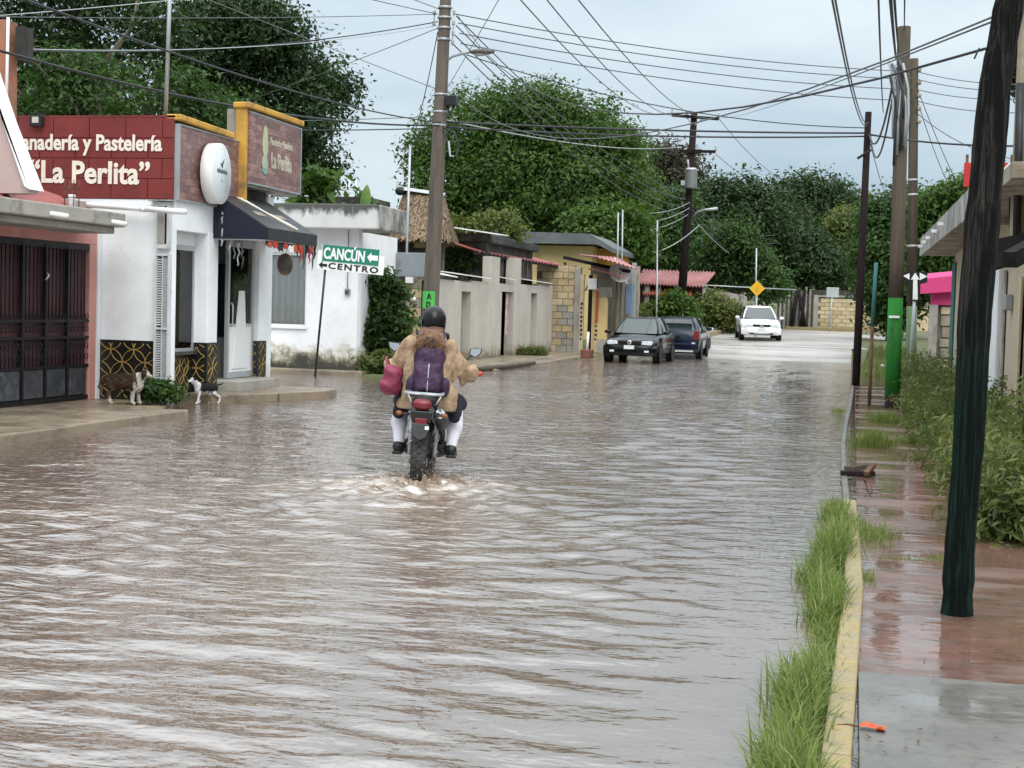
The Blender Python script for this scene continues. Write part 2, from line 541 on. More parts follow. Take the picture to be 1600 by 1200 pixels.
def limb(a, b, ra, rb, rng, n=6, wob=0.12):
    a, b = Vector(a), Vector(b); L = (b - a).length
    pts = []
    for i in range(n + 1):
        t = i / n; p = a.lerp(b, t)
        if 0 < i < n: p += Vector(rng.normal(0, wob * L * 0.25, 3)) * math.sin(PI * t)
        pts.append(p)
    return pts, [ra + (rb - ra) * (i / n) for i in range(n + 1)]

def tree(name, label, leafmat, barkmat, base, blobs_px, y, n, leaf, seed, clump=0.4, per=16, trunk_r=0.25, cat='tree', group=None,
         shell=0.45, aspect=0.5, spread=0.35, limbs=7, limb_r=0.09, gap=0.42):
    """blobs: centres and radii in image pixels, placed at distance y, then given depth of their own"""
    rng = np.random.default_rng(seed)
    base = Vector(base)
    bl = []
    for i, bb in enumerate(blobs_px):
        px, py, rp = bb[:3]
        yy = y + (bb[3] if len(bb) > 3 else rng.uniform(-1, 1) * spread * rp * y / F_PX * 2)
        c = at_y(px, py, yy); r_ = rp * (yy / math.cos(YAW) * 0.985) / F_PX
        bl.append((c.x, c.y, c.z, r_))
    # more lobes on the far side, so that the crown is as deep as it is wide
    mean = np.mean([b[:3] for b in bl], axis=0)
    wid = max(b[0] + b[3] for b in bl) - min(b[0] - b[3] for b in bl)
    extra = [(b[0] + rng.uniform(-.2, .2) * b[3], b[1] + wid * rng.uniform(0.18, 0.4), b[2] - 0.1 * b[3], b[3] * 0.9) for b in bl[::2]]
    t = thing(name, label, cat, base, group=group)
    tb = B()
    fork = base + Vector((0, 0, max(0.12 if cat == 'bush' else 1.0, (mean[2] - base.z) * (0.2 if cat == 'bush' else 0.55))))
    pts, rs = limb(base - Vector((0, 0, .2)), fork, trunk_r * 1.25, trunk_r * 0.8, rng, 7, 0.06)
    tb.tube(pts, rs, 10)
    tb.build('trunk', barkmat, t)
    bb_ = bl + extra
    for i in range(min(limbs, len(bb_))):
        b = bb_[i]
        lb = B()
        p, rr = limb(fork - Vector((0, 0, .3)), (b[0], b[1], b[2] + b[3] * 0.2), trunk_r * 0.55, limb_r * 0.4, rng, 6, 0.2)
        lb.tube(p, rr, 7)
        for _ in range(3):
            q = p[3 + int(rng.integers(0, 3))]
            e = Vector((b[0], b[1], b[2])) + Vector(rng.normal(0, b[3] * 0.5, 3))
            p2, r2 = limb(q, e, limb_r * .7, limb_r * .25, rng, 4, 0.2)
            lb.tube(p2, r2, 5)
        lb.build('limb', barkmat, t)
    pos, out, tint = crown_points(bb_, n, rng, clump, per, shell, gap)
    leaf_cloud('crown', leafmat, t, pos, out, leaf, rng, tint, aspect)
    return t

# ================================================================== MATERIALS IN USE
m_white = mat_wall('white_plaster', (0.86, 0.88, 0.90), low=-0.1, high=0.9, amt=0.9)
m_white_clean = mat('white_paint', (0.80, 0.82, 0.84), 0.7, var=0.07, bump=0.12)
m_annex = mat_wall('annex_plaster', (0.86, 0.86, 0.87), stain=(0.045, 0.045, 0.04), low=0.0, high=1.3, amt=0.95, stain2=(0.42, 0.36, 0.24))
m_mould = mat('mouldy_concrete', (0.46, 0.45, 0.42), 0.9, var=0.3, stain=(0.05, 0.05, 0.045), stain_scale=3.5, stain_amt=0.9, stretch=(1, 1, 0.45), bump=0.5)
m_conc = mat('grey_concrete', (0.34, 0.32, 0.285), 0.8, var=0.22, stain=(0.12, 0.115, 0.10), stain_scale=1.6, stain_amt=0.45, bump=0.35)
m_conc_dark = mat('dark_old_concrete', (0.085, 0.08, 0.072), 0.9, spec=0.12, var=0.4, stain=(0.03, 0.032, 0.03), stain_scale=2.2, stain_amt=0.8, bump=0.5)
m_conc_wet = mat('wet_concrete', (0.235, 0.185, 0.13), 0.35, var=0.35, vscale=0.9, stain=(0.07, 0.06, 0.045), stain_scale=1.3, stain_amt=0.6, bump=0.25, rvar=0.2, spec=0.5)
m_render = mat_wall('grey_render', (0.50, 0.46, 0.40), stain=(0.15, 0.13, 0.10), low=-0.1, high=1.0, amt=0.85, stain2=(0.31, 0.26, 0.19), var=0.14)
m_pink = mat('pink_paint', (0.56, 0.27, 0.24), 0.8, var=0.12, stain=(0.35, 0.18, 0.16), stain_amt=0.3)
m_pinkpale = mat('pale_pink_plaster', (0.47, 0.37, 0.345), 0.85, var=0.1, stain=(0.30, 0.23, 0.21), stain_amt=0.25)
m_red = mat('red_block_paint', (0.185, 0.028, 0.026), 0.65, var=0.22, vscale=2.2, bump=0.35, stain=(0.11, 0.02, 0.02), stain_amt=0.4)
m_cream = mat('cream_letter_paint', (0.80, 0.74, 0.64), 0.7, var=0.08, bump=0.1)
m_yellow = mat('ochre_yellow_paint', (0.60, 0.33, 0.055), 0.7, var=0.2, stain=(0.16, 0.12, 0.07), stain_amt=0.55, stain_scale=2.5)
m_yellowhouse = mat('soft_yellow_plaster', (0.62, 0.47, 0.22), 0.85, var=0.12, stain=(0.4, 0.3, 0.15), stain_amt=0.4)
m_tan = mat('tan_block', (0.50, 0.385, 0.225), 0.9, var=0.22, vscale=3.5, stain=(0.24, 0.19, 0.12), stain_amt=0.5, stain_scale=2.5, bump=0.5)
m_tan2 = mat('pale_tan_block', (0.58, 0.47, 0.30), 0.9, var=0.2, vscale=3.5, stain=(0.3, 0.25, 0.17), stain_amt=0.4, stain_scale=2.5, bump=0.5)
m_mortar = mat('mortar', (0.20, 0.18, 0.15), 0.95, var=0.2, bump=0.4)
m_stone = mat('rubble_stone', (0.32, 0.28, 0.22), 0.9, var=0.35, vscale=3.0, bump=0.6)
m_black = mat('black_metal', (0.012, 0.012, 0.014), 0.5, var=0.3, bump=0.08)
m_gate = mat('gate_iron', (0.014, 0.011, 0.013), 0.5, var=0.4, bump=0.1, spec=0.25)
m_gateback = mat('gate_backing_sheet', (0.085, 0.035, 0.04), 0.55, var=0.3, bump=0.06)
m_gateplate = mat('gate_plate', (0.05, 0.055, 0.062), 0.32, var=0.5, vscale=3.0, stain=(0.17, 0.19, 0.21), stain_amt=0.35, bump=0.1, spec=0.6)
m_tile_black = mat('black_wall_tile', (0.014, 0.014, 0.013), 0.3, var=0.3, bump=0.05, spec=0.5)
m_gold = mat('gold_line', (0.38, 0.25, 0.06), 0.45, var=0.2, bump=0.05)
m_alu = mat('aluminium', (0.55, 0.57, 0.58), 0.4, var=0.1, bump=0.05, metal=0.5)
m_grey_metal = mat('grey_sheet_metal', (0.27, 0.30, 0.32), 0.45, var=0.15, bump=0.06, metal=0.3, stain=(0.17, 0.17, 0.165), stain_amt=0.3)
m_galv = mat('galvanised_steel', (0.42, 0.44, 0.46), 0.45, var=0.2, bump=0.05, metal=0.5)
m_pvc = mat('white_plastic', (0.80, 0.80, 0.79), 0.45, var=0.06, bump=0.03)
m_greylouvre = mat('weathered_white_metal', (0.60, 0.61, 0.62), 0.6, var=0.15, bump=0.1, stain=(0.33, 0.32, 0.30), stain_amt=0.3)
m_awning = mat('black_awning_cloth', (0.016, 0.017, 0.020), 0.42, var=0.2, bump=0.15, bscale=90, spec=0.5)
m_pane_dark = mat_glass('dark_glass', (0.025, 0.03, 0.032))
m_pane_clear = mat_clear('clear_glass')
m_curtain = mat('grey_curtain', (0.62, 0.62, 0.62), 0.9, var=0.1, bump=0.1, stretch=(8, 8, 0.3))
m_interior = mat('grey_interior_wall', (0.42, 0.45, 0.44), 0.9, var=0.1, bump=0.0)  # mid-grey wall colour for the rooms
m_bark = mat('bark', (0.11, 0.095, 0.075), 0.95, var=0.4, vscale=6, bump=0.8, bscale=18, stretch=(1, 1, 0.25))
m_bark_pale = mat('pale_bark', (0.24, 0.21, 0.165), 0.95, var=0.35, vscale=6, bump=0.6, bscale=18, stretch=(1, 1, 0.25))
m_pole_conc = mat('concrete_pole', (0.14, 0.118, 0.098), 0.9, spec=0.15, var=0.22, vscale=1.2, stain=(0.07, 0.06, 0.05), stain_amt=0.5, stretch=(2.5, 2.5, 0.3), bump=0.35)
m_pole_wood = mat('dark_timber_pole', (0.022, 0.015, 0.015), 0.85, spec=0.12, var=0.4, vscale=3, stretch=(3, 3, 0.25), bump=0.6, bscale=25)
m_pole_old = mat('old_timber_pole', (0.095, 0.078, 0.058), 0.9, spec=0.12, var=0.35, vscale=3, stretch=(3, 3, 0.2), bump=0.7, bscale=25, stain=(0.05, 0.045, 0.035), stain_amt=0.5)
m_greenpaint = mat('green_pole_paint', (0.028, 0.20, 0.032), 0.75, spec=0.15, var=0.3, vscale=2.5, stain=(0.03, 0.06, 0.03), stain_scale=2.2, stain_amt=0.55, stretch=(2, 2, 0.5), bump=0.4)
m_greenworn = mat('worn_green_pole_paint', (0.13, 0.22, 0.10), 0.8, var=0.35, vscale=2.5, stain=(0.15, 0.14, 0.11), stain_scale=2.5, stain_amt=0.7, stretch=(2, 2, 0.5), bump=0.4)
m_rust = mat('rusty_iron', (0.12, 0.06, 0.035), 0.85, var=0.4, vscale=8, bump=0.3)
m_cable = mat('cable_rubber', (0.03, 0.03, 0.033), 0.6, var=0.2, bump=0.0)
m_cable_grey = mat('grey_wire', (0.11, 0.115, 0.125), 0.6, var=0.2, bump=0.0)
m_cable_pale = mat('pale_wire', (0.38, 0.40, 0.41), 0.6, var=0.15, bump=0.0)
m_sign_green = mat('road_sign_green', (0.015, 0.19, 0.125), 0.4, var=0.08, bump=0.03)
m_sign_white = mat('road_sign_white', (0.82, 0.83, 0.81), 0.4, var=0.05, bump=0.03, stain=(0.5, 0.48, 0.42), stain_amt=0.15)
m_sign_black = mat('road_sign_black', (0.01, 0.01, 0.01), 0.5, var=0.1, bump=0.02)
m_sign_yellow = mat('road_sign_yellow', (0.68, 0.38, 0.02), 0.4, var=0.1, bump=0.03)
m_banner_green = mat('green_banner', (0.07, 0.42, 0.07), 0.6, var=0.1, bump=0.05)
m_redroof = mat('red_roof_sheet', (0.30, 0.085, 0.075), 0.55, var=0.3, vscale=2.5, stain=(0.14, 0.06, 0.05), stain_amt=0.5, bump=0.15)
m_pinkroof = mat('faded_red_roof_sheet', (0.40, 0.17, 0.165), 0.6, var=0.25, vscale=2.0, stain=(0.22, 0.10, 0.09), stain_amt=0.5, bump=0.15)
m_orangetile = mat('orange_clay_tile', (0.42, 0.14, 0.075), 0.8, var=0.25, vscale=3, bump=0.3)
m_magenta = mat('magenta_paint', (0.62, 0.055, 0.20), 0.7, var=0.1, bump=0.1)
m_thatch = mat('palm_thatch', (0.22, 0.155, 0.10), 0.95, var=0.5, vscale=9, bump=1.0, bscale=30, stretch=(4, 4, 0.6))
m_teal = mat('teal_paint', (0.03, 0.14, 0.13), 0.6, var=0.25, bump=0.15)
m_brown_door = mat('brown_door_paint', (0.13, 0.035, 0.025), 0.55, var=0.2, bump=0.15)
m_orange = mat('orange_plastic', (0.46, 0.075, 0.018), 0.5, var=0.15, bump=0.2)
m_timber = mat('dark_timber_beam', (0.022, 0.02, 0.02), 0.85, spec=0.12, var=0.4, vscale=4, stretch=(4, 1, 4), bump=0.4)

m_gravel_road = None

# ================================================================== GROUND, ROAD, WATER
def road_z(y):
    return np.interp(y, [-40, 43, 53, 64, 75, 92, 140, 2500], [-0.28, -0.26, -0.01, 0.52, 0.68, 0.80, 0.95, 2.0])
def land_z(x, y):
    x = np.asarray(x, float); y = np.asarray(y, float)
    rz = road_z(y)
    cross = (y > 24.4) & (y < 30.6)
    left = np.where(y < 50, np.where(cross, -0.22, np.where(y < 24.5, -0.03, 0.03)), np.maximum(rz + 0.05, 0.07))
    left = np.where((x > -10.4) & (y > 18.4) & (y < 24.8), -0.05, left)
    right = np.where(y < 46, -0.06, np.maximum(rz + 0.02, -0.06)) + np.clip(x - 1.7, 0, 1) * 0.12
    s = np.clip((x + 8.9) / 0.5, 0, 1); e = np.clip((x - 0.0) / 0.2, 0, 1)
    z = left * (1 - s) + (rz - 0.06) * s
    z = z * (1 - e) + right * e
    z += 9.0 * np.clip((y - 135) / 90, 0, 1) ** 2 * (3 - 2 * np.clip((y - 135) / 90, 0, 1))
    z += 0.02 * np.sin(x * 1.3 + y * 0.7) * np.sin(y * 0.9) * (np.abs(x + 4) > 6)
    return z

# soil with short growth
mg, n_, l_, b_ = _new('soil_and_grass')
t1 = _noise(n_, l_, 0.35, 8, 0.7); t2 = _noise(n_, l_, 5.0, 8, 0.7)
c_ = _mix(n_, l_, _range(n_, l_, t1.outputs['Fac'], 0.4, 0.6), (0.12, 0.09, 0.055), (0.055, 0.10, 0.022))
c_ = _mix(n_, l_, _range(n_, l_, t2.outputs['Fac'], 0.45, 0.7, 0, 0.6), c_, (0.05, 0.05, 0.025))
l_.new(c_, b_.inputs['Base Color']); b_.inputs['Roughness'].default_value = 0.9
bp_ = n_.new('ShaderNodeBump'); bp_.inputs['Strength'].default_value = 0.6; l_.new(t2.outputs['Fac'], bp_.inputs['Height']); l_.new(bp_.outputs[0], b_.inputs['Normal'])

def sheet(name, xs, ys, zf, m, kind='structure', parent=None, smooth=True, tint=None):
    X, Y = np.meshgrid(xs, ys, indexing='xy')
    Z = zf(X, Y)
    v = np.stack([X, Y, Z], -1).reshape(-1, 3)
    nx, ny = len(xs), len(ys)
    i = (np.arange(ny - 1)[:, None] * nx + np.arange(nx - 1)[None, :]).ravel()
    f = np.stack([i, i + 1, i + nx + 1, i + nx], 1)
    o = np_mesh(name, v, f, m, parent, smooth=smooth, tint=None if tint is None else tint(X, Y).ravel(), kind=kind)
    return o

xs = np.concatenate([[-1500, -600, -250, -120, -70, -45], np.arange(-34, 14.01, 0.25), [18, 26, 40, 70, 120, 250, 600, 1500]])
ys = np.concatenate([[-600, -200, -80, -40], np.arange(-20, 100.01, 0.5), np.arange(105, 200, 10), [230, 300, 500, 900, 1600, 2500]])
sheet('ground', xs, ys, land_z, mg)

# wet concrete road beyond the flood
mr, n_, l_, b_ = _new('wet_road_concrete')
t1 = _noise(n_, l_, 0.25, 7, 0.65, stretch=(1, 2.2, 1)); t2 = _noise(n_, l_, 9, 6, 0.6); t3 = _noise(n_, l_, 0.6, 5, 0.6, stretch=(1, 3, 1))
c_ = _mix(n_, l_, _range(n_, l_, t1.outputs['Fac'], 0.35, 0.65), (0.30, 0.265, 0.235), (0.42, 0.40, 0.375))
c_ = _mix(n_, l_, _range(n_, l_, t3.outputs['Fac'], 0.56, 0.72, 0, 0.8), c_, (0.24, 0.165, 0.11))
c_ = _mix(n_, l_, _range(n_, l_, t2.outputs['Fac'], 0.5, 0.75, 0, 0.3), c_, (0.16, 0.14, 0.12))
l_.new(c_, b_.inputs['Base Color'])
l_.new(_range(n_, l_, t1.outputs['Fac'], 0.35, 0.65, 0.22, 0.45), b_.inputs['Roughness'])
bp_ = n_.new('ShaderNodeBump'); bp_.inputs['Strength'].default_value = 0.25; bp_.inputs['Distance'].default_value = 0.01
l_.new(t2.outputs['Fac'], bp_.inputs['Height']); l_.new(bp_.outputs[0], b_.inputs['Normal'])
def road_sheet(x, y):
    return road_z(y) + 0.012 + 0.012 * np.sin(x * 0.9 + y * 0.35)
sheet('road', np.linspace(-8.6, -0.05, 18), np.arange(-10, 60.1, 1.0), road_sheet, mr)
sheet('road', np.linspace(-6.2, 5.5, 24), np.arange(60.1, 88.2, 1.0), lambda x, y: road_sheet(x, y) + 0.004, mr)

# ---- flood water
BIKE = Vector((-3.72, 12.45)); HEAD = R(12.5)
fwd = np.array([-math.sin(HEAD), math.cos(HEAD)]); sde = np.array([math.cos(HEAD), math.sin(HEAD)])
wr = np.random.default_rng(5)
NW = 64
w_len = np.exp(wr.uniform(math.log(0.13), math.log(0.72), NW))
w_dir = wr.normal(0.03, 0.42, NW)
w_ph = wr.uniform(0, 6.28, NW)
w_slope = 0.024 * (w_len / 0.5) ** 0.0 * wr.uniform(0.6, 1.3, NW)
def patch(x, y, k=0):
    return np.clip(0.62 + 0.34 * np.sin(x * 0.55 + 1.3 * np.sin(y * 0.31 + k) + k) * np.sin(y * 0.37 + 0.9 * np.sin(x * 0.6 + 2 * k)) + 0.22 * np.sin(x * 1.7 + y * 1.1 + k), 0.12, 1.3)
def water_h(x, y, dy=0.05):
    h = np.zeros_like(x)
    warp = 0.35 * np.sin(0.8 * x + 0.3 * y) + 0.22 * np.sin(1.9 * x - 0.7 * y + 1) 
    pa, pb = patch(x, y), patch(x, y, 2.1)
    for i in range(NW):
        lam = w_len[i]; k = 2 * PI / lam
        a = w_slope[i] / k
        wgt = np.clip((lam / np.maximum(dy, 1e-3) - 3.0) / 2.5, 0, 1)
        ph = k * (np.sin(w_dir[i]) * x + np.cos(w_dir[i]) * (y + warp * 0.5)) + w_ph[i]
        s = np.sin(ph)
        sh_ = (1.9 * (0.5 + 0.5 * s) ** 2.6 - 0.6) if lam > 0.3 else s      # flat troughs, narrow crests
        h += wgt * a * (pa if i % 2 else pb) * sh_
    # rings left behind by the wheel, their envelope is the wake
    rx, ry = x - BIKE.x, y - BIKE.y
    along = rx * fwd[0] + ry * fwd[1]; across = rx * sde[0] + ry * sde[1]
    behind = np.clip(-along, 0, None)
    for sgn in (-1, 1):
        for kk, (ang, amp, lam) in enumerate(((0.62, 0.011, 0.50), (0.36, 0.008, 0.36))):
            d = sgn * across - behind * ang * (1 - 0.012 * behind) - 0.15
            env = np.exp(-(d / (0.30 + 0.07 * behind)) ** 2) * np.exp(-behind / 11) * (behind > 0)
            h += amp * env * np.cos(2 * PI * d / lam)
    inside = np.clip(1 - np.abs(across) / (0.5 + 0.55 * behind), 0, 1) * (behind > 0) * np.exp(-behind / 6)
    h += 0.008 * inside * np.sin(2 * PI * behind / 0.55 + 0.8 * np.cos(across * 3)) 
    rad = np.hypot(rx, ry)
    for r0, am, wd in ((3.0, .006, .22), (4.7, .009, .22), (6.3, .011, .24), (7.6, .009, .24)):
        d = rad - r0 - 0.12 * np.sin(3 * np.arctan2(rx, ry) + r0)
        h += am * np.exp(-(d / wd) ** 2) * np.cos(d * 7) * np.clip(behind / 2, 0, 1)
    # churned water round the rear wheel
    rr = np.hypot(across / 0.75, (along + 0.15) / 0.95)
    ch = np.exp(-rr ** 2)
    h += ch * (0.035 * np.sin(9 * across + 5 * np.sin(6 * along)) * np.sin(8 * along + 2 * np.sin(7 * across)) + 0.016 * np.sin(23 * across + 9 * along) * np.sin(19 * along - 8 * across) + 0.02)
    edge = np.clip((-x - 0.35) / 1.2, 0.12, 1) * np.clip((x + 9.4) / 1.6, 0.25, 1)
    return h * edge
def foam_mask(X, Y):
    rx, ry = X - BIKE.x, Y - BIKE.y
    along = rx * fwd[0] + ry * fwd[1]; across = rx * sde[0] + ry * sde[1]
    behind = np.clip(-along, 0, None)
    m1 = np.exp(-np.hypot(across / 0.85, (along + 0.2) / 1.0) ** 2)
    m2 = 0.75 * np.exp(-(across / (0.45 + 0.32 * behind)) ** 2) * np.exp(-behind / 4.0) * (along < 0.3)
    m3 = 0.30 * np.exp(-((across + 0.9 + 0.62 * behind) / (0.5 + 0.12 * behind)) ** 2) * np.exp(-behind / 6.0) * (along < 0)
    return np.clip(np.maximum(m1, m2) + m3, 0, 1)

mw, n_, l_, b_ = _new('muddy_flood_water')
co = n_.new('ShaderNodeTexCoord')
at = n_.new('ShaderNodeAttribute'); at.attribute_name = 'tint'
f1 = _noise(n_, l_, 5.5, 8, 0.75, stretch=(1, 1.6, 1)); f2 = _noise(n_, l_, 0.5, 5, 0.6)
c_ = _mix(n_, l_, _range(n_, l_, f2.outputs['Fac'], 0.35, 0.65), (0.112, 0.080, 0.062), (0.150, 0.112, 0.088))
mm = n_.new('ShaderNodeMath'); mm.operation = 'MULTIPLY'
l_.new(at.outputs['Fac'], mm.inputs[0]); l_.new(_range(n_, l_, f1.outputs['Fac'], 0.3, 0.62, 0.15, 1.25), mm.inputs[1])
c_ = _mix(n_, l_, mm.outputs[0], c_, (0.31, 0.235, 0.17))
l_.new(c_, b_.inputs['Base Color'])
l_.new(_range(n_, l_, mm.outputs[0], 0.1, 0.9, 0.015, 0.42), b_.inputs['Roughness'])
b_.inputs['IOR'].default_value = 3.6
g1 = _noise(n_, l_, 4.6, 2, 0.5, stretch=(0.85, 1.7, 1)); g2 = _noise(n_, l_, 12, 2, 0.5, stretch=(0.75, 1.6, 1))
ad = n_.new('ShaderNodeMath'); ad.operation = 'ADD'
g2s = n_.new('ShaderNodeMath'); g2s.operation = 'MULTIPLY'; g2s.inputs[1].default_value = 0.55
l_.new(g2.outputs['Fac'], g2s.inputs[0]); l_.new(g1.outputs['Fac'], ad.inputs[0]); l_.new(g2s.outputs[0], ad.inputs[1])
bp_ = n_.new('ShaderNodeBump'); bp_.inputs['Strength'].default_value = 1.0
sx_ = n_.new('ShaderNodeSeparateXYZ'); l_.new(co.outputs['Object'], sx_.inputs[0])
wd_ = _noise(n_, l_, 0.45, 4, 0.6)                     # gusts and the bike's wash roughen some stretches
wa_ = n_.new('ShaderNodeMath'); wa_.operation = 'MULTIPLY_ADD'; wa_.inputs[1].default_value = 5.0; l_.new(wd_.outputs['Fac'], wa_.inputs[0]); l_.new(sx_.outputs['X'], wa_.inputs[2])
ch_ = _range(n_, l_, wa_.outputs[0], 1.6, -1.6, 0.006, 0.023)
l_.new(ch_, bp_.inputs['Distance'])
l_.new(ad.outputs[0], bp_.inputs['Height']); l_.new(bp_.outputs[0], b_.inputs['Normal'])
ywl = [3.0]
while ywl[-1] < 62: ywl.append(ywl[-1] + max(0.024, 0.0036 * ywl[-1]))
ywl = np.array([-8, -2, 0, 1, 2, 2.6] + ywl)
xwl = np.concatenate([np.arange(-30, -14, 1.0), np.arange(-14, -0.0, 0.045), np.arange(0.0, 2.0, 0.2)])
dyl = np.gradient(ywl)
def wz(X, Y):
    return water_h(X, Y, np.maximum(dyl[:, None] * np.ones_like(X), 0.030))
sheet('water', xwl, ywl, wz, mw, tint=foam_mask)

# ---- right pavement: wet slabs, grey near, red-painted further on
def mat_wetslab(name, col, film):
    m, n, l, b = _new(name)
    t = _noise(n, l, 1.1, 7, 0.65); t2 = _noise(n, l, 14, 7, 0.65); pd = _noise(n, l, 0.8, 5, 0.6, stretch=(0.6, 1.6, 1))
    c = _mix(n, l, _range(n, l, t.outputs['Fac'], 0.35, 0.65), tuple(x * 0.62 for x in col), tuple(x * 1.15 for x in col))
    c = _mix(n, l, _range(n, l, t2.outputs['Fac'], 0.52, 0.7, 0, 0.55), c, tuple(x * 0.4 for x in col))
    pg_ = _noise(n, l, 2.3, 8, 0.7)
    c = _mix(n, l, _range(n, l, pg_.outputs['Fac'], 0.52, 0.66, 0, 0.75), c, (0.15, 0.14, 0.125))
    l.new(c, b.inputs['Base Color'])
    wet = _range(n, l, pd.outputs['Fac'], 0.5 - film, 0.62 - film)
    l.new(_range(n, l, wet, 0, 1, 0.34, 0.04), b.inputs['Roughness'])
    b.inputs['Specular IOR Level'].default_value = 0.5
    rp = _noise(n, l, 6, 4, 0.5, stretch=(0.4, 1.6, 1))
    mxh = n.new('ShaderNodeMix'); l.new(wet, mxh.inputs['Factor']); l.new(t2.outputs['Fac'], mxh.inputs['A']); l.new(rp.outputs['Fac'], mxh.inputs['B'])
    bp = n.new('ShaderNodeBump'); bp.inputs['Strength'].default_value = 0.16; bp.inputs['Distance'].default_value = 0.03
    l.new(mxh.outputs['Result'], bp.inputs['Height']); l.new(bp.outputs[0], b.inputs['Normal'])
    MATS[name] = m
    return m
m_slab_grey = mat_wetslab('wet_grey_slab', (0.155, 0.148, 0.135), -0.02)
m_slab_red = mat_wetslab('wet_red_slab', (0.165, 0.092, 0.072), 0.09)
sw = thing('pavement', None, None); sw['kind'] = 'structure'
edges = [3.0, 4.75, 6.5, 8.9, 11.1, 13.4, 15.6, 18.0, 20.3, 22.6, 25.0, 27.4, 29.8, 32.2, 34.6]
rs_ = random.Random(3)
for i in range(len(edges) - 1):
    g = B()
    zt = (0.055 if edges[i] < 6.4 else 0.030) + rs_.uniform(-0.006, 0.006)
    tl = rs_.uniform(-0.004, 0.004)
    y0, y1 = edges[i] + 0.008, edges[i + 1] - 0.008
    g.add([(0.075, y0, zt + tl), (2.6, y0, zt - tl), (2.6, y1, zt), (0.075, y1, zt), (0.075, y0, -.2), (2.6, y0, -.2), (2.6, y1, -.2), (0.075, y1, -.2)],
          [(0, 1, 2, 3), (4, 7, 6, 5), (0, 4, 5, 1), (1, 5, 6, 2), (2, 6, 7, 3), (3, 7, 4, 0)])
    g.build('slab', m_slab_grey if edges[i] < 6.4 else m_slab_red, sw, bevel=0.006)
# kerb: yellow paint near, bare and almost drowned further on
m_kerb = mat('worn_yellow_kerb_paint', (0.43, 0.32, 0.12), 0.4, var=0.45, vscale=5, stain=(0.19, 0.165, 0.125), stain_scale=5, stain_amt=1.15, bump=0.3)
m_kerb_bare = mat('bare_wet_kerb', (0.13, 0.12, 0.105), 0.35, var=0.35, vscale=3, bump=0.3)
kb = thing('kerb', None, None); kb['kind'] = 'structure'
kp = [(3.0, -0.06), (5.2, -0.055), (6.6, -0.03), (8.6, 0.005), (10.5, -0.01), (12.6, -0.03), (15.0, -0.07), (18.3, -0.10), (22, -0.09), (26, -0.05), (31, -0.02), (35, 0.0)]
for i in range(len(kp) - 1):
    (y0, xa), (y1, xb) = kp[i], kp[i + 1]
    wk = 0.105 if y0 < 12 else 0.06
    zt = 0.062 if y0 < 12 else 0.045
    g = B()
    g.add([(xa, y0 + .006, zt), (xa + wk, y0 + .006, zt), (xb + wk, y1 - .006, zt), (xb, y1 - .006, zt), (xa, y0 + .006, -.3), (xa + wk, y0 + .006, -.3), (xb + wk, y1 - .006, -.3), (xb, y1 - .006, -.3)],
          [(0, 1, 2, 3), (4, 7, 6, 5), (0, 4, 5, 1), (1, 5, 6, 2), (2, 6, 7, 3), (3, 7, 4, 0)])
    g.build('kerb_stone', m_kerb if y0 < 12 else m_kerb_bare, kb, bevel=0.012)

# ---- left pavement, doorstep slabs
lp = thing('pavement', None, None); lp['kind'] = 'structure'
for y0, y1 in ((8.0, 12.2), (12.2, 15.35), (15.35, 18.3)):
    y0, y1 = y0 + .006, y1 - .006
    B().add([(-8.68, y0, .11), (-8.68, y1, .10), (-11.3, y1, .045), (-11.3, y0, .05), (-8.68, y0, -.3), (-8.68, y1, -.3), (-11.3, y1, -.3), (-11.3, y0, -.3)],
            [(0, 1, 2, 3), (4, 7, 6, 5), (0, 4, 5, 1), (1, 5, 6, 2), (2, 6, 7, 3), (3, 7, 4, 0)]).build('slab', m_conc_wet, lp, bevel=0.02)
B().prism([(-11.3, 18.31), (-9.2, 18.31), (-9.9, 20.34), (-11.3, 20.34)], 'z', -0.3, 0.042).build('slab', m_conc_wet, lp, bevel=0.01)
B().prism([(-10.1, 20.95), (-9.5, 20.85), (-8.95, 22.05), (-8.9, 23.9), (-10.1, 23.9)], 'z', -0.3, 0.13).build('doorstep_slab', m_conc_wet, lp, bevel=0.02)
B().prism([(-8.93, 22.1), (-8.5, 23.2), (-8.6, 23.9), (-8.885, 23.88)], 'z', -0.3, 0.13).build('doorstep_slab', m_conc_wet, lp, bevel=0.02)
B().box(-10.3, -9.55, 21.95, 23.62, 0.12, 0.29).build('doorstep', m_conc, lp, bevel=0.015)
# far kerb of the side street and the strip in front of the grey wall
B().box(-16.0, -10.55, 30.9, 31.25, -0.3, 0.10).build('kerb_stone', m_conc_wet, lp, bevel=0.03)
B().box(-11.4, -9.3, 33.2, 58.5, -0.3, 0.085).build('slab', m_conc_wet, lp, bevel=0.03)
B().box(-9.3, -8.75, 36.0, 54.0, -0.3, 0.05).build('slab', m_conc_wet, lp, bevel=0.03)
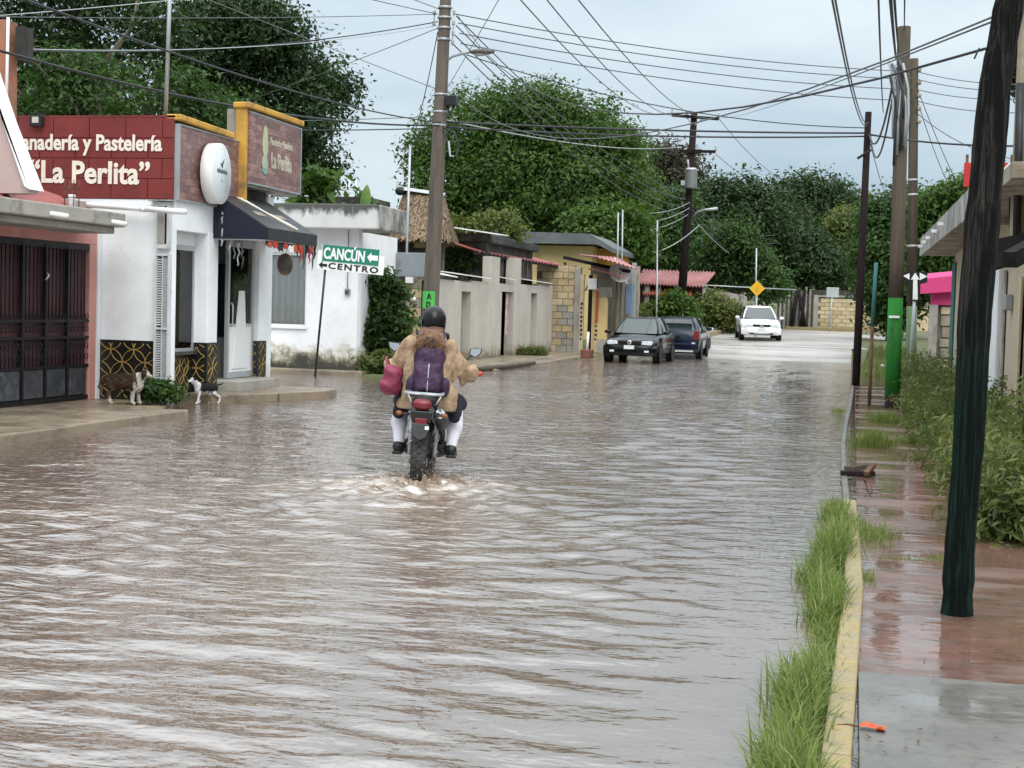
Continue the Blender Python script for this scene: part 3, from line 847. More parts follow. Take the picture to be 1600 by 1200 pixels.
# raised verge beyond the parked cars: pale path and mossy kerb
vz = lambda y: float(road_z(y))
for y0 in np.arange(56.0, 80.0, 4.0):
    y1 = y0 + 3.98; za, zb = vz(y0), vz(y1)
    B().add([(-6.55, y0, za + .2), (-6.2, y0, za + .2), (-6.2, y1, zb + .2), (-6.55, y1, zb + .2), (-6.55, y0, za - .3), (-6.2, y0, za - .3), (-6.2, y1, zb - .3), (-6.55, y1, zb - .3)],
            [(0, 1, 2, 3), (4, 7, 6, 5), (0, 4, 5, 1), (1, 5, 6, 2), (2, 6, 7, 3), (3, 7, 4, 0)]).build('kerb_stone', m_kerb, lp)
    B().add([(-7.9, y0, za + .19), (-6.56, y0, za + .19), (-6.56, y1, zb + .19), (-7.9, y1, zb + .19), (-7.9, y0, za - .3), (-6.56, y0, za - .3), (-6.56, y1, zb - .3), (-7.9, y1, zb - .3)],
            [(0, 1, 2, 3), (4, 7, 6, 5), (0, 4, 5, 1), (1, 5, 6, 2), (2, 6, 7, 3), (3, 7, 4, 0)]).build('slab', m_slab_grey, lp)

# ================================================================== LEFT SIDE: GARAGE HOUSE
house = thing('house', 'pale pink house at the left edge with iron garage gate under a concrete canopy', 'house', (-11.2, 17.5, 0.05))
B().box(-15.5, -11.28, 12.0, 14.6, -0.2, 3.1).build('wall', m_pinkpale, house)
B().box(-15.5, -11.28, 14.6, 20.3, 2.62, 3.0).build('wall', m_pinkpale, house)
B().box(-11.36, -11.14, 14.6, 20.30, 2.36, 2.62).build('lintel', m_pink, house, bevel=0.01)
B().box(-11.36, -11.14, 20.03, 20.24, 0.0, 2.36).build('door_jamb', m_pink, house, bevel=0.01)
B().box(-11.40, -11.12, 20.24, 20.34, 0.0, 2.62).build('door_jamb', m_white_clean, house)
B().box(-15.5, -11.5, 20.05, 20.3, -0.1, 2.6).build('side_wall', m_pinkpale, house)
# canopy slab with a bowed edge
cp = [(-11.4, 13.0), (-10.62, 13.0), (-10.50, 15.0), (-10.42, 16.8), (-10.38, 18.4), (-10.40, 19.72), (-11.4, 19.72)]
B().prism(cp, 'z', 2.60, 2.80).build('canopy_slab', m_conc, house, bevel=0.02)
B().prism([(x - 0.12 if x > -11 else x, y - (0.1 if y > 19 else 0)) for x, y in cp], 'z', 2.50, 2.60).build('canopy_slab', m_conc, house, bevel=0.02)
B().prism([(-11.45, 2.80), (-10.75, 2.81), (-11.05, 3.0), (-11.45, 3.12)], 'y', 13.0, 19.0).build('roof_skirt', m_redroof, house)
for y, dx in ((17.7, 0.5), (19.35, 0.45)):
    B().tube([(-10.75, y, 2.70), (-10.42 + dx * 0.55, y - 0.06, 2.63)], 0.035, 10).build('drain_spout', m_pvc, house)
B().tube([(-10.72 + dx_, 18.75 + dy_, 2.80) for dx_, dy_ in ((0, 0),)] + [(-10.72, 18.75, 3.0)], 0.05, 8).build('column_stub', m_pvc, house)
for dx_, dy_ in ((-.07, -.07), (.07, -.07), (.07, .07), (-.07, .07)):
    B().tube([(-10.72 + dx_, 18.75 + dy_, 2.79), (-10.72 + dx_, 18.75 + dy_, 3.2)], 0.008, 6).build('rebar', m_rust, house)
g = B()
for z in (2.95, 3.08):
    g.box(-10.80, -10.64, 18.67, 18.683, z, z + .012).box(-10.80, -10.64, 18.82, 18.833, z, z + .012).box(-10.80, -10.787, 18.67, 18.83, z, z + .012).box(-10.653, -10.64, 18.67, 18.83, z, z + .012)
g.build('rebar_tie', m_rust, house)
# raked parapet with a white coping
def raked(x0, x1, z0, z1, zb, y0, y1):
    return [(x0, z0), (x1, z1), (x1, zb), (x0, zb)]
pa_, pb_ = at_y(0, 172, 17.2), at_y(46, 290, 17.2)
sl_ = (pb_.z - pa_.z) / (pb_.x - pa_.x)
xl = pa_.x - 0.75
B().prism([(xl, pa_.z - 0.75 * sl_), (pb_.x, pb_.z), (pb_.x - .02, pb_.z - 0.10), (xl, pb_.z - 0.10)], 'y', 17.2, 17.42).build('raked_parapet', m_pinkpale, house)
ang = math.atan(sl_)
g = B()
ox, oz = -math.sin(ang) * 0.10, math.cos(ang) * 0.10
g.prism([(xl, pa_.z - 0.75 * sl_), (pb_.x + .03, pb_.z - .05), (pb_.x + .03 + ox * -1.0 + 0.02, pb_.z - 0.05 + oz), (xl + 0.09, pa_.z - 0.75 * sl_ + .06)], 'y', 17.14, 17.5)
g.build('coping', m_white_clean, house)
tp, tq = at_y(-8, 168, 18.6), at_y(9, 30, 18.6)
B().box(tp.x - .4, tq.x, 18.6, 18.9, tp.z - 1.2, tq.z).build('roof_pier', mat('terracotta_pier', (0.40, 0.17, 0.10), 0.85, stain=(0.12, 0.10, 0.08), stain_amt=0.8, stain_scale=2.0), house)
B().tube([(tq.x + .03, 18.58, tp.z - .3), (tq.x + .05, 18.58, tq.z + .02)], 0.022, 8).build('pipe', m_pvc, house)
B().box(tq.x + .09, tq.x + .22, 18.7, 18.95, tq.z - .55, tq.z - .08).build('pier_block', m_conc_dark, house)

gate = thing('garage_gate', 'dark iron double garage gate with scrollwork and steel kick plates', 'gate', (-11.2, 17.6, 0.05))
GY0, GY1, GX = 14.7, 20.02, -11.16
g = B()
g.box(GX - .04, GX + .02, GY0, GY1, 2.26, 2.35).box(GX - .04, GX + .02, GY0, GY1, 0.06, 0.12)
g.build('gate_frame', m_gate, gate)
B().box(GX - .07, GX - .055, GY0, GY1, 0.1, 2.28).build('backing_sheet', m_gateback, gate)
pw = 0.60; y = GY1
while y - pw > GY0 - 0.05:
    y0, y1 = y - pw, y
    g = B()
    g.box(GX - .03, GX + .03, y0 - .025, y0 + .025, 0.1, 2.30)
    for z in (0.56, 0.98, 1.22): g.box(GX - .02, GX + .025, y0, y1, z - .02, z + .02)
    g.build('panel_frame', m_gate, gate)
    g = B()
    nb = 6
    for k in range(1, nb):
        yy = y0 + pw * k / nb
        g.tube([(GX, yy, 1.22), (GX, yy, 2.28)], 0.010, 6)
        g.tube([(GX, yy, 0.58), (GX, yy, 0.98)], 0.009, 6)
    g.build('bars', m_gate, gate, kind='stuff')
    g = B()
    for k in range(nb):
        yc = y0 + pw * (k + .5) / nb; rr = pw / nb * 0.46
        for zc, sg in ((1.10, 1), (1.29, -1), (0.69, 1), (0.86, -1)):
            g.tube([(GX + .015, yc + rr * math.sin(a_) * (1 - .25 * a_ / 5), zc + sg * 1.0 * rr * math.cos(a_)) for a_ in np.linspace(-2.6, 2.6, 9)], 0.007, 5)
    g.build('scrollwork', m_gate, gate, kind='stuff')
    B().box(GX - .02, GX + .012, y0 + .04, y1 - .04, 0.13, 0.54).build('kick_plate', m_gateplate, gate, bevel=0.01)
    y -= pw
B().tube([(GX + .03, 18.82, 1.9), (GX + .07, 18.80, 1.86), (GX + .03, 18.78, 1.80)], 0.012, 6).build('latch', m_pvc, gate)

# ================================================================== BAKERY
FX, FY = -9.95, 20.35           # corner of the shop; first bakery layout scaled about the camera to land here
bak = thing('bakery', 'white corner bakery with red block parapet and stone-pattern sign band', 'shop', (-10.5, 21.5, 0.1))
B().box(-13.9, FX, FY, FY + .10, -0.2, 3.06).build('wall', m_white, bak)
# red parapet of painted blocks with recessed joints
B().box(-13.9, FX - .02, FY + .02, FY + .10, 3.06, 4.27).build('parapet_core', mat('dark_red_joint', (0.12, 0.021, 0.02), 0.8), bak)
r2 = random.Random(4)
for row in range(4):
    z0 = 3.063 + row * 0.3035
    xx = FX - .012 if row % 2 == 0 else FX - .012 
    x = FX - .012; k = 0
    while x > -13.8:
        wd = (0.42 if (row % 2 == 0 and k == 0) else 0.19 if k == 0 else 0.60)
        B().box(x - wd + .005, x - .005, FY - .012 + r2.uniform(-.003, .003), FY + .03, z0 + .004, z0 + .2995).build('block', m_red, bak, bevel=0.006)
        x -= wd; k += 1
B().box(-13.9, FX, FY - .01, FY + .21, 4.278, 4.31).build('parapet_coping', m_red, bak)
# painted name
text('lettering', 'Panadería y Pastelería', m_cream, bak, (-12.60, FY - .02, 3.80), (1, 0, -0.006), (0, 0, 1), 0.33, width=2.45, bold=0.028)
text('lettering', '“La Perlita”', m_cream, bak, (-12.34, FY - .02, 3.31), (1, 0, -0.01), (0, 0, 1), 0.46, width=2.0, bold=0.028)
# rest of the block: street front, shop room, back
B().box(-13.9, FX + .0, 23.95, 24.2, -0.2, 3.4).build('wall', m_white, bak)
B().box(-13.9, -13.7, FY + .10, 23.95, -0.2, 3.3).build('wall', m_interior, bak)
B().box(-13.7, -10.0, FY + .10, 23.95, 3.0, 3.15).build('ceiling', m_interior, bak)
B().box(-13.7, -10.25, FY + .10, 23.95, 0.0, 0.285).build('floor', m_conc, bak)
B().box(-10.12, FX - .005, FY + .10, 23.95, 2.62, 3.075).build('fascia', m_white, bak)
B().box(-10.14, -9.99, FY + .10, 23.95, 3.075, 4.18).build('fascia', m_conc_dark, bak)
# show window in its recess
B().box(-10.30, -10.17, FY + .12, 21.55, 0.0, 0.72).build('window_apron', m_tile_black, bak)
B().box(-10.30, -10.10, FY + .12, 21.55, 0.72, 0.77).build('window_sill', m_conc_dark, bak)
B().box(-10.30, -10.17, FY + .12, 21.55, 2.42, 2.64).build('window_head', m_white, bak)
w = B(); w.box(-10.21, -10.16, FY + .12, FY + .16, .77, 2.42).box(-10.21, -10.16, 21.50, 21.55, .77, 2.42).box(-10.21, -10.16, FY + .16, 21.50, 2.34, 2.42).box(-10.21, -10.16, FY + .16, 21.50, .77, .82)
w = w.build('window', m_alu, bak)
B().box(-10.185, -10.18, FY + .16, 21.50, .82, 2.34).build('pane', m_pane_clear, w)
B().box(-10.26, -10.235, FY + .13, 21.50, .77, 2.42).build('window_backing', mat('pale_blue_board', (0.70, 0.78, 0.78), 0.8), bak)
B().box(-10.235, -10.215, FY + .16, 21.50, .83, 1.15).build('window_shelf', mat('pale_green_board', (0.55, 0.66, 0.63), 0.7), bak)
def flower_tiles(o, u, w_, n_, wd, ht, cell):
    """gold rings crossing on black wall tiles: o corner, u along, w_ up, n_ out"""
    o, u, w_, n_ = map(Vector, (o, u, w_, n_)); g = B()
    nu, nv = int(wd / cell + 1.5), int(ht / cell + 1.5)
    for i in range(-1, nu + 1):
        for j in range(-1, nv + 1):
            if (i + j) % 2: continue
            pts = []
            for k in range(25):
                a = 2 * PI * k / 24
                p = (i * cell + math.cos(a) * cell, j * cell + math.sin(a) * cell)
                if 0.01 < p[0] < wd - .01 and 0.01 < p[1] < ht - .01: pts.append(o + u * p[0] + w_ * p[1] + n_ * .004)
                else:
                    if len(pts) > 1: g.tube(pts, 0.007, 5)
                    pts = []
            if len(pts) > 1: g.tube(pts, 0.007, 5)
    return g
B().box(-11.13, -10.22, FY - .02, FY - .001, 0.04, 0.94).build('tile_panel', m_tile_black, bak)
flower_tiles((-11.13, FY - .02, .04), (1, 0, 0), (0, 0, 1), (0, -1, 0), .91, .90, .19).build('tile_rings', m_gold, bak, kind='stuff')
flower_tiles((-10.17, FY + .12, .10), (0, 1, 0), (0, 0, 1), (1, 0, 0), .94, .6, .15).build('tile_rings', m_gold, bak, kind='stuff')
for y0, y1 in ((21.55, 21.93), (23.60, 23.95)):
    B().box(-10.30, FX + .01, y0, y1, 0.9, 2.64).build('pillar', m_white, bak, bevel=0.008)
    B().box(-10.30, FX + .02, y0 - .008, y1, 0.1, 0.9).build('pillar_base', m_tile_black, bak)
    flower_tiles((-10.30, y0 - .008, .12), (1, 0, 0), (0, 0, 1), (0, -1, 0), .35, .77, .19).build('tile_rings', m_gold, bak, kind='stuff')
    flower_tiles((FX + .02, y0, .12), (0, 1, 0), (0, 0, 1), (1, 0, 0), y1 - y0, .77, .19).build('tile_rings', m_gold, bak, kind='stuff')
# shop door: one leaf ajar, the opening beside it shows the counter
dr = B(); DX = -10.05
for y0, y1 in ((22.52, 22.59), (23.52, 23.59)): dr.box(DX - .03, DX + .03, y0, y1, 0.30, 2.56)
dr.box(DX - .03, DX + .03, 22.59, 23.52, 2.47, 2.56).box(DX - .03, DX + .03, 22.59, 23.52, 0.30, 0.40).box(DX - .02, DX + .02, 22.59, 23.52, 1.15, 1.20)
dr = dr.build('door', m_alu, bak)
B().box(DX - .005, DX + .005, 22.59, 23.52, 1.20, 2.47).build('pane', m_pane_clear, dr)
B().box(DX - .012, DX + .012, 22.59, 23.52, 0.40, 1.15).build('lower_panel', m_pvc, dr)
B().prism([(22.75, 0.45), (23.35, 0.45), (23.20, 1.75), (22.98, 1.75)], 'x', DX + .012, DX + .026).build('notice_board', m_pvc, dr)
B().tube([(DX + .05, 22.60, 1.15), (DX + .08, 22.60, 1.2), (DX + .08, 22.60, 1.5), (DX + .05, 22.60, 1.55)], 0.012, 6).build('handle', m_alu, dr)
fr_ = B().box(-10.11, -9.99, 21.93, 22.00, .29, 2.62).box(-10.11, -9.99, 22.00, 23.60, 2.56, 2.62).build('door_frame', m_alu, bak)
cab = thing('display_cabinet', 'glass bakery display cabinet with shelves of bread inside the shop door', 'cabinet', (-10.75, 22.6, .29))
B().box(-11.05, -10.42, 21.7, 23.6, .29, .95).build('base', m_pvc, cab)
for z in (1.0, 1.32, 1.64, 1.96):
    B().box(-11.0, -10.45, 21.7, 23.6, z, z + .02).build('shelf', m_alu, cab)
B().box(-10.43, -10.425, 21.7, 23.6, .95, 2.2).build('pane', m_pane_clear, cab)
B().box(-11.04, -11.0, 21.7, 23.6, .95, 2.2).build('back_panel', mat('cabinet_back', (0.6, 0.66, 0.66), .6), cab)
rb = random.Random(9)
loaf = mat('bread_crust', (0.36, 0.17, 0.06), 0.7)
for z in (1.02, 1.34, 1.66):
    for yy in np.arange(21.85, 23.5, 0.19):
        B().ball((-10.68 + rb.uniform(-.1, .1), yy, z + .05), (.09, .06, .05), 10, 6).build('loaf', loaf, cab)

# sign band, yellow copings, raised sign box
def mat_stoneprint(name):
    m, n, l, b = _new(name)
    co = n.new('ShaderNodeTexCoord'); sp = n.new('ShaderNodeSeparateXYZ'); l.new(co.outputs['Object'], sp.inputs[0])
    cb = n.new('ShaderNodeCombineXYZ'); l.new(sp.outputs['Y'], cb.inputs[0]); l.new(sp.outputs['Z'], cb.inputs[1])
    br = n.new('ShaderNodeTexBrick'); l.new(cb.outputs[0], br.inputs['Vector'])
    br.inputs['Scale'].default_value = 1.0; br.inputs['Brick Width'].default_value = 0.52; br.inputs['Row Height'].default_value = 0.11
    br.inputs['Mortar Size'].default_value = 0.004; br.offset = 0.37; br.inputs['Bias'].default_value = -0.15
    br.inputs['Color1'].default_value = (0.36, 0.20, 0.17, 1); br.inputs['Color2'].default_value = (0.085, 0.05, 0.05, 1); br.inputs['Mortar'].default_value = (0.05, 0.03, 0.03, 1)
    t = _noise(n, l, 3.2, 6, .65, stretch=(1, 1, 3)); t2 = _noise(n, l, 14, 5, .6, stretch=(1, 1, 2))
    c = _mix(n, l, _range(n, l, t.outputs['Fac'], .40, .60, 0, .85), br.outputs['Color'], (0.16, 0.078, 0.070))
    c = _mix(n, l, _range(n, l, t2.outputs['Fac'], .5, .7, 0, .6), c, (0.40, 0.25, 0.22))
    l.new(c, b.inputs['Base Color']); b.inputs['Roughness'].default_value = 0.42
    return m
m_print = mat_stoneprint('stone_pattern_print')
B().box(FX - .04, FX + .05, 20.40, 22.90, 3.08, 4.17).build('sign_band', m_print, bak)
fb = B()
for y0, y1, z0, z1 in ((20.37, 22.92, 3.055, 3.08), (20.37, 20.40, 3.08, 4.17), (20.37, 22.92, 4.17, 4.19)): fb.box(FX - .04, FX + .065, y0, y1, z0, z1)
fb.build('sign_frame', m_galv, bak)
B().add([(FX - .15, 20.34, 4.24), (FX + .10, 20.34, 4.24), (FX + .10, 22.3, 4.19), (FX - .15, 22.3, 4.19), (FX - .15, 20.34, 4.33), (FX + .10, 20.34, 4.33), (FX + .10, 22.3, 4.29), (FX - .15, 22.3, 4.29)],
        [(0, 1, 2, 3), (4, 7, 6, 5), (0, 4, 5, 1), (1, 5, 6, 2), (2, 6, 7, 3), (3, 7, 4, 0)]).build('coping', m_yellow, bak, bevel=0.02)
B().box(-9.96, -9.775, 22.56, 22.64, 3.20, 4.75).build('sign_box_cheek', m_yellow, bak, bevel=0.01)
B().box(-10.15, -9.79, 22.64, 24.92, 3.46, 4.72).build('sign_box', m_conc, bak)
B().box(-9.79, -9.745, 22.65, 24.91, 3.53, 4.66).build('sign_board', m_print, bak)
fb = B()
for y0, y1, z0, z1 in ((22.64, 24.94, 3.505, 3.53), (22.64, 24.94, 4.66, 4.685), (24.91, 24.94, 3.53, 4.66)): fb.box(-9.8, -9.735, y0, y1, z0, z1)
fb.build('sign_frame', m_galv, bak)
B().box(-10.0, -9.70, 22.52, 24.96, 4.725, 4.82).build('coping', m_yellow, bak, bevel=0.02)
m_beige = mat('beige_sign_letters', (0.50, 0.46, 0.36), 0.6, bump=0.05)
text('lettering', 'Panadería y Pastelería', m_beige, bak, (-9.743, 23.50, 4.24), (0, 1, 0.0), (0, 0, 1), 0.17, width=1.02, bold=0.03)
text('lettering', 'La Perlita', m_beige, bak, (-9.743, 23.56, 3.86), (0, 1, 0.0), (0, 0, 1), 0.36, width=0.92, bold=0.035)
eb = B()
eb.prism([(23.28 + .115 * math.sin(a) * (1 - .25 * math.cos(a)), 4.26 + .27 * math.cos(a)) for a in np.linspace(0, 2 * PI, 15)[:-1]], 'x', -9.743, -9.735)
eb.build('emblem', mat('emblem_pale_green', (0.50, 0.53, 0.33), .6), bak)
B().prism([(23.28 + .13 * math.sin(a), 3.90 + .13 * math.cos(a)) for a in np.linspace(0, 2 * PI, 13)[:-1]], 'x', -9.743, -9.736).build('emblem', mat('emblem_sage', (0.40, 0.47, 0.36), .6), bak)
B().prism([(23.28 + .10 * math.sin(a), 3.77 + .055 * math.cos(a)) for a in np.linspace(0, 2 * PI, 13)[:-1]], 'x', -9.743, -9.732).build('emblem', mat('emblem_teal', (0.16, 0.38, 0.33), .6), bak)

# round light box on the sign band
drum = thing('round_sign', 'round white light box sign standing off the stone-pattern sign band', 'sign', (-9.75, 21.12, 3.5))
Mx = Matrix.Translation((-9.89, 21.44, 3.55)) @ Matrix.Rotation(R(6), 4, 'Z') @ Matrix.Rotation(PI / 2, 4, 'Y')
B().lathe([(0.45, 0.0), (0.47, 0.01), (0.47, 0.19), (0.455, 0.20)], 40, Mx).build('drum', m_pvc, drum)
B().lathe([(0.445, 0.201), (0.44, 0.206)], 40, Mx).build('face', mat('pale_acrylic', (0.70, 0.76, 0.79), 0.3, var=0.05, bump=0), drum)
m_ink = mat('dark_print', (0.04, 0.07, 0.08), 0.5, bump=0)
g = B()
g.tube([Mx @ Vector((-0.10 - .13 * t, -0.04 + .12 * t * t, .209)) for t in np.linspace(0, 1, 6)], [.006, .016, .02, .016, .01, .004], 5)
g.tube([Mx @ Vector((-0.10 - .06 * t, 0.0 - .10 * t, .209)) for t in np.linspace(0, 1, 5)], [.006, .012, .012, .008, .003], 5)
g.build('bird_emblem', m_ink, drum)
g = B()
for k in range(11):
    yy = -0.24 + .046 * k
    g.box(-0.5, 0.5, -0.5, 0.5, -0.5, 0.5, Mx @ Matrix.Translation((-0.035 + .01 * math.sin(k * 2.1), yy, .207)) @ Matrix.Diagonal((0.05 + .012 * (k % 3), 0.03, 0.004, 1)))
g.build('printed_line', m_ink, drum, kind='stuff')
B().lathe([(0.02, .2062), (0.02, .209)], 10, Mx @ Matrix.Translation((0.11, -0.02, 0))).build('printed_mark', m_ink, drum)

# awning
aw = thing('awning', 'black cloth awning over the bakery door', 'awning', (-9.6, 22.7, 2.6))
AY0, AY1 = 21.72, 23.88
B().add([(FX + .01, AY0, 3.30), (-9.02, AY0, 2.74), (-9.02, AY1, 2.74), (FX + .01, AY1, 3.30), (FX + .01, AY0, 3.27), (-9.05, AY0, 2.715), (-9.05, AY1, 2.715), (FX + .01, AY1, 3.27)],
        [(0, 1, 2, 3), (4, 7, 6, 5), (0, 4, 5, 1), (1, 5, 6, 2), (2, 6, 7, 3), (3, 7, 4, 0)]).build('canopy', m_awning, aw)
B().box(-9.04, -9.01, AY0, AY1, 2.55, 2.735).build('valance', m_awning, aw)
for yy in (AY0, AY1 - .012):
    B().prism([(FX + .01, 3.268), (-9.045, 2.712), (-9.045, 2.56), (FX + .01, 2.56)], 'y', yy, yy + .012).build('cheek', mat('awning_cheek_cloth', (0.008, 0.012, 0.028), 0.6, bump=.1), aw)
B().tube([(FX + .03, AY0 + .02, 2.55), (-9.04, AY0 + .02, 2.55), (-9.04, AY1 - .02, 2.55), (FX + .03, AY1 - .02, 2.55)], 0.015, 6).build('frame', m_alu, aw)
def on_aw(y, t, lift=.006):   # point on the canopy, t from the wall down to the valance
    return Vector((FX + .01 + (0.93) * t, y, 3.30 - 0.56 * t + lift))
g = B()
g.tube([on_aw(22.55 + .55 * t, .10 + .84 * t, .004) for t in np.linspace(0, 1, 6)], [.028, .022, .016, .02, .03, .03], 5)
g.tube([on_aw(22.48 + .12 * t, .06 + .16 * t, .004) for t in np.linspace(0, 1, 4)], [.006, .02, .02, .01], 5)
g.build('cutlery_emblem', m_cream, aw)
g = B()
for k, (yy, t, wd) in enumerate(((22.20, .50, .10), (22.33, .50, .10), (22.46, .50, .07), (22.95, .50, .12), (23.10, .50, .11), (23.24, .50, .10), (23.36, .50, .07))):
    a_, b__ = on_aw(yy, t), on_aw(yy, t + .12)
    g.bar(a_, b__, wd, .006, up=(0.5, 0, .86))
g.build('printed_line', mat('awning_print', (0.33, 0.28, 0.24), .7), aw, kind='stuff')

# front wall fittings
lv = thing('louvre_cabinet', 'tall white louvred metal cabinet at the bakery corner', 'cabinet', (-10.09, FY - .08, .05))
g = B(); g.box(-10.20, -10.17, FY - .10, FY - .002, .05, 2.25).box(-9.99, -9.965, FY - .10, FY - .002, .05, 2.25).box(-10.17, -9.99, FY - .10, FY - .002, 2.22, 2.25).box(-10.17, -9.99, FY - .10, FY - .002, 1.12, 1.15).box(-10.085, -10.07, FY - .09, FY - .002, .05, 2.22)
g.build('frame', m_greylouvre, lv)
g = B()
for z in np.arange(0.08, 2.2, 0.036):
    if abs(z - 1.135) > .03: g.box(-10.165, -10.09, -.02, .02, -.003, .003, Matrix.Translation((0, FY - .06, z)) @ Matrix.Rotation(R(35), 4, 'X'))
g.build('slats', m_greylouvre, lv, kind='stuff')
B().box(-10.065, -9.995, FY - .07, FY - .05, .08, 2.2).build('mesh_panel', mat('grey_wire_mesh', (0.36, 0.36, 0.36), .6, vscale=40, var=.4), lv)
B().box(-10.16, -10.09, FY - .02, FY - .005, .08, 2.2).build('backing', m_conc_dark, lv)
mb = thing('meter_box', 'grey meter box with a dark slot high on the bakery corner', 'meter box', (-10.1, FY - .06, 2.6))
B().box(-10.20, -9.98, FY - .09, FY - .002, 2.33, 3.02).build('body', m_greylouvre, mb)
B().box(-10.17, -10.06, FY - .097, FY - .09, 2.40, 2.96).build('cover', m_conc, mb)
B().box(-10.05, -10.02, FY - .097, FY - .09, 2.40, 2.96).build('slot', m_black, mb)
B().box(-10.30, -9.90, FY - .16, FY - .002, 3.03, 3.05).build('rain_hood', m_mould, mb)
B().tube([(-12.1, FY - .13, 3.0), (-10.6, FY - .2, 2.92), (-10.35, FY - .22, 2.905)], 0.042, 12).tube([(-10.38, FY - .22, 2.907), (-10.30, FY - .225, 2.903)], 0.05, 12).tube([(-10.3, FY - .225, 2.903), (-9.63, FY - .26, 2.865)], 0.042, 12)
pp = B().tube([(-12.1, FY - .13, 3.0), (-10.6, FY - .2, 2.92), (-10.35, FY - .22, 2.905)], 0.042, 12).tube([(-10.38, FY - .22, 2.907), (-10.30, FY - .225, 2.903)], 0.05, 12).tube([(-10.3, FY - .225, 2.903), (-9.63, FY - .26, 2.865)], 0.042, 12).build('drain_pipe', m_pvc)
tag(pp, 'long white plastic drain pipe running across the bakery front wall', 'pipe')
fl = thing('floodlight', 'small black floodlight on top of the red parapet', 'floodlight', (-12.2, FY - .05, 4.25))
B().box(-12.31, -12.10, FY - .10, FY - .02, 4.14, 4.30).build('housing', m_black, fl, bevel=.01)
B().box(-12.26, -12.15, FY - .105, FY - .10, 4.19, 4.28).build('lens', mat('frosted_lens', (0.5, 0.48, 0.44), .3), fl)
B().box(-12.23, -12.18, FY - .03, FY + .05, 4.28, 4.36).build('bracket', m_black, fl)
ms = B().tube([(-10.26, FY + .3, 4.2), (-10.20, FY + .3, 7.2)], 0.032, 8).build('antenna_mast', m_galv)
tag(ms, 'thin grey antenna mast rising behind the red parapet', 'mast')

# party garlands under the awning
gl = thing('garland', 'tinsel garland with red and orange paper figures under the black awning', 'garland', (-9.6, 22.5, 2.6))
rg = random.Random(21)
m_tinsel = mat('dark_tinsel', (0.10, 0.10, 0.10), .5, var=.5, vscale=30)
for k in range(6):
    y0 = AY0 + .02 + .02 * k; x0 = FX + .16 + .06 * k
    g = B(); p = Vector((x0, y0, 2.60 + .40 * (1 - k / 6)))
    pts = [p + Vector((rg.uniform(-.02, .02), rg.uniform(-.02, .02), -t * rg.uniform(.5, .62))) for t in np.linspace(0, 1, 14)]
    g.tube(pts, [rg.uniform(.008, .022) for _ in pts], 5)
    g.build('tinsel', m_tinsel if k % 2 else m_galv, gl)
for k in range(9):
    yy = AY0 + .1 + .225 * k; zz = 2.50 - rg.uniform(0, .05)
    m_ = (m_orange, mat('red_paper', (.45, .04, .03), .7), m_black, mat('red_paper', (.45, .04, .03), .7), m_sign_white)[k % 5]
    s_ = rg.uniform(.09, .15)
    B().prism([(yy - s_, zz), (yy - s_ * .3, zz + s_ * .5), (yy + s_ * .5, zz + s_ * .2), (yy + s_, zz + s_ * .6), (yy + s_ * .8, zz - s_ * .6), (yy + s_ * .2, zz - s_ * .4), (yy - s_ * .4, zz - s_ * .6)], 'x', -9.03, -9.018).build('paper_figure', m_, gl)
for k in range(7):
    yy = AY1 - .9 + .14 * k
    pts = [(-9.03 + rg.uniform(-.02, .02), yy + .05 * math.sin(3 * t), 2.55 - t * (.22 + .1 * (k % 3))) for t in np.linspace(0, 1, 6)]
    B().tube(pts, [.02, .025, .02, .018, .012, .004], 5).build('tinsel', (m_black, mat('red_paper', (.45, .04, .03), .7), m_tinsel)[k % 3], gl)
dc = thing('round_hanging', 'dark round wreath hanging under the awning beside the annex window', 'wreath', (-9.2, 23.5, 2.2))
ct = Vector((-9.12, 22.72, 2.20))
B().tube([ct + Vector((.125 * math.sin(a), .01 * math.sin(3 * a), .16 * math.cos(a))) for a in np.linspace(0, 2 * PI, 25)], 0.018, 6).build('rim', m_rust, dc)
B().prism([(ct.x + .12 * math.sin(a), ct.z + .155 * math.cos(a)) for a in np.linspace(0, 2 * PI, 21)[:-1]], 'y', ct.y - .006, ct.y + .006).build('disc', m_conc_dark, dc)
B().tube([ct + Vector((0, 0, .17)), ct + Vector((.1, 0, .40))], .005, 5).build('string', m_black, dc)

# ================================================================== ANNEX ACROSS THE SIDE STREET
an = thing('annex_house', 'low white house with mouldy concrete eave and curtained window', 'house', (-12.5, 33.5, .05))
AXR = -10.98
for x0, x1, z0, z1 in ((-15.5, -13.33, -.2, 3.3), (-13.33, -12.21, -.2, 1.02), (-13.33, -12.21, 2.72, 3.3), (-12.21, AXR, -.2, 3.3)):
    B().box(x0, x1, 31.75, 32.0, z0, z1).build('wall', m_annex, an)
B().box(AXR - .75, AXR - .5, 32.0, 36.2, -.2, 3.3).build('wall', m_annex, an)
B().box(-15.5, -10.38, 31.15, 33.4, 3.28, 3.42).build('roof_slab', m_conc, an)
B().box(-15.5, -10.36, 31.13, 31.32, 3.25, 3.80).build('eave', mat_wall('eave_plaster', (0.62, 0.62, 0.60), low=-5, high=-4, top=(3.2, 3.9), stain=(.05, .05, .045)), an, bevel=.03)
B().box(-10.56, -10.36, 31.32, 33.4, 3.25, 3.80).build('eave', m_mould, an, bevel=.03)
wf = B()
for x0, x1, z0, z1 in ((-13.33, -13.28, 1.02, 2.72), (-12.26, -12.21, 1.02, 2.72), (-13.28, -12.26, 2.66, 2.72), (-13.28, -12.26, 1.02, 1.08)): wf.box(x0, x1, 31.80, 31.86, z0, z1)
wf = wf.build('window', m_pvc, an)
B().box(-13.28, -12.26, 31.82, 31.826, 1.08, 2.66).build('pane', m_pane_clear, wf)
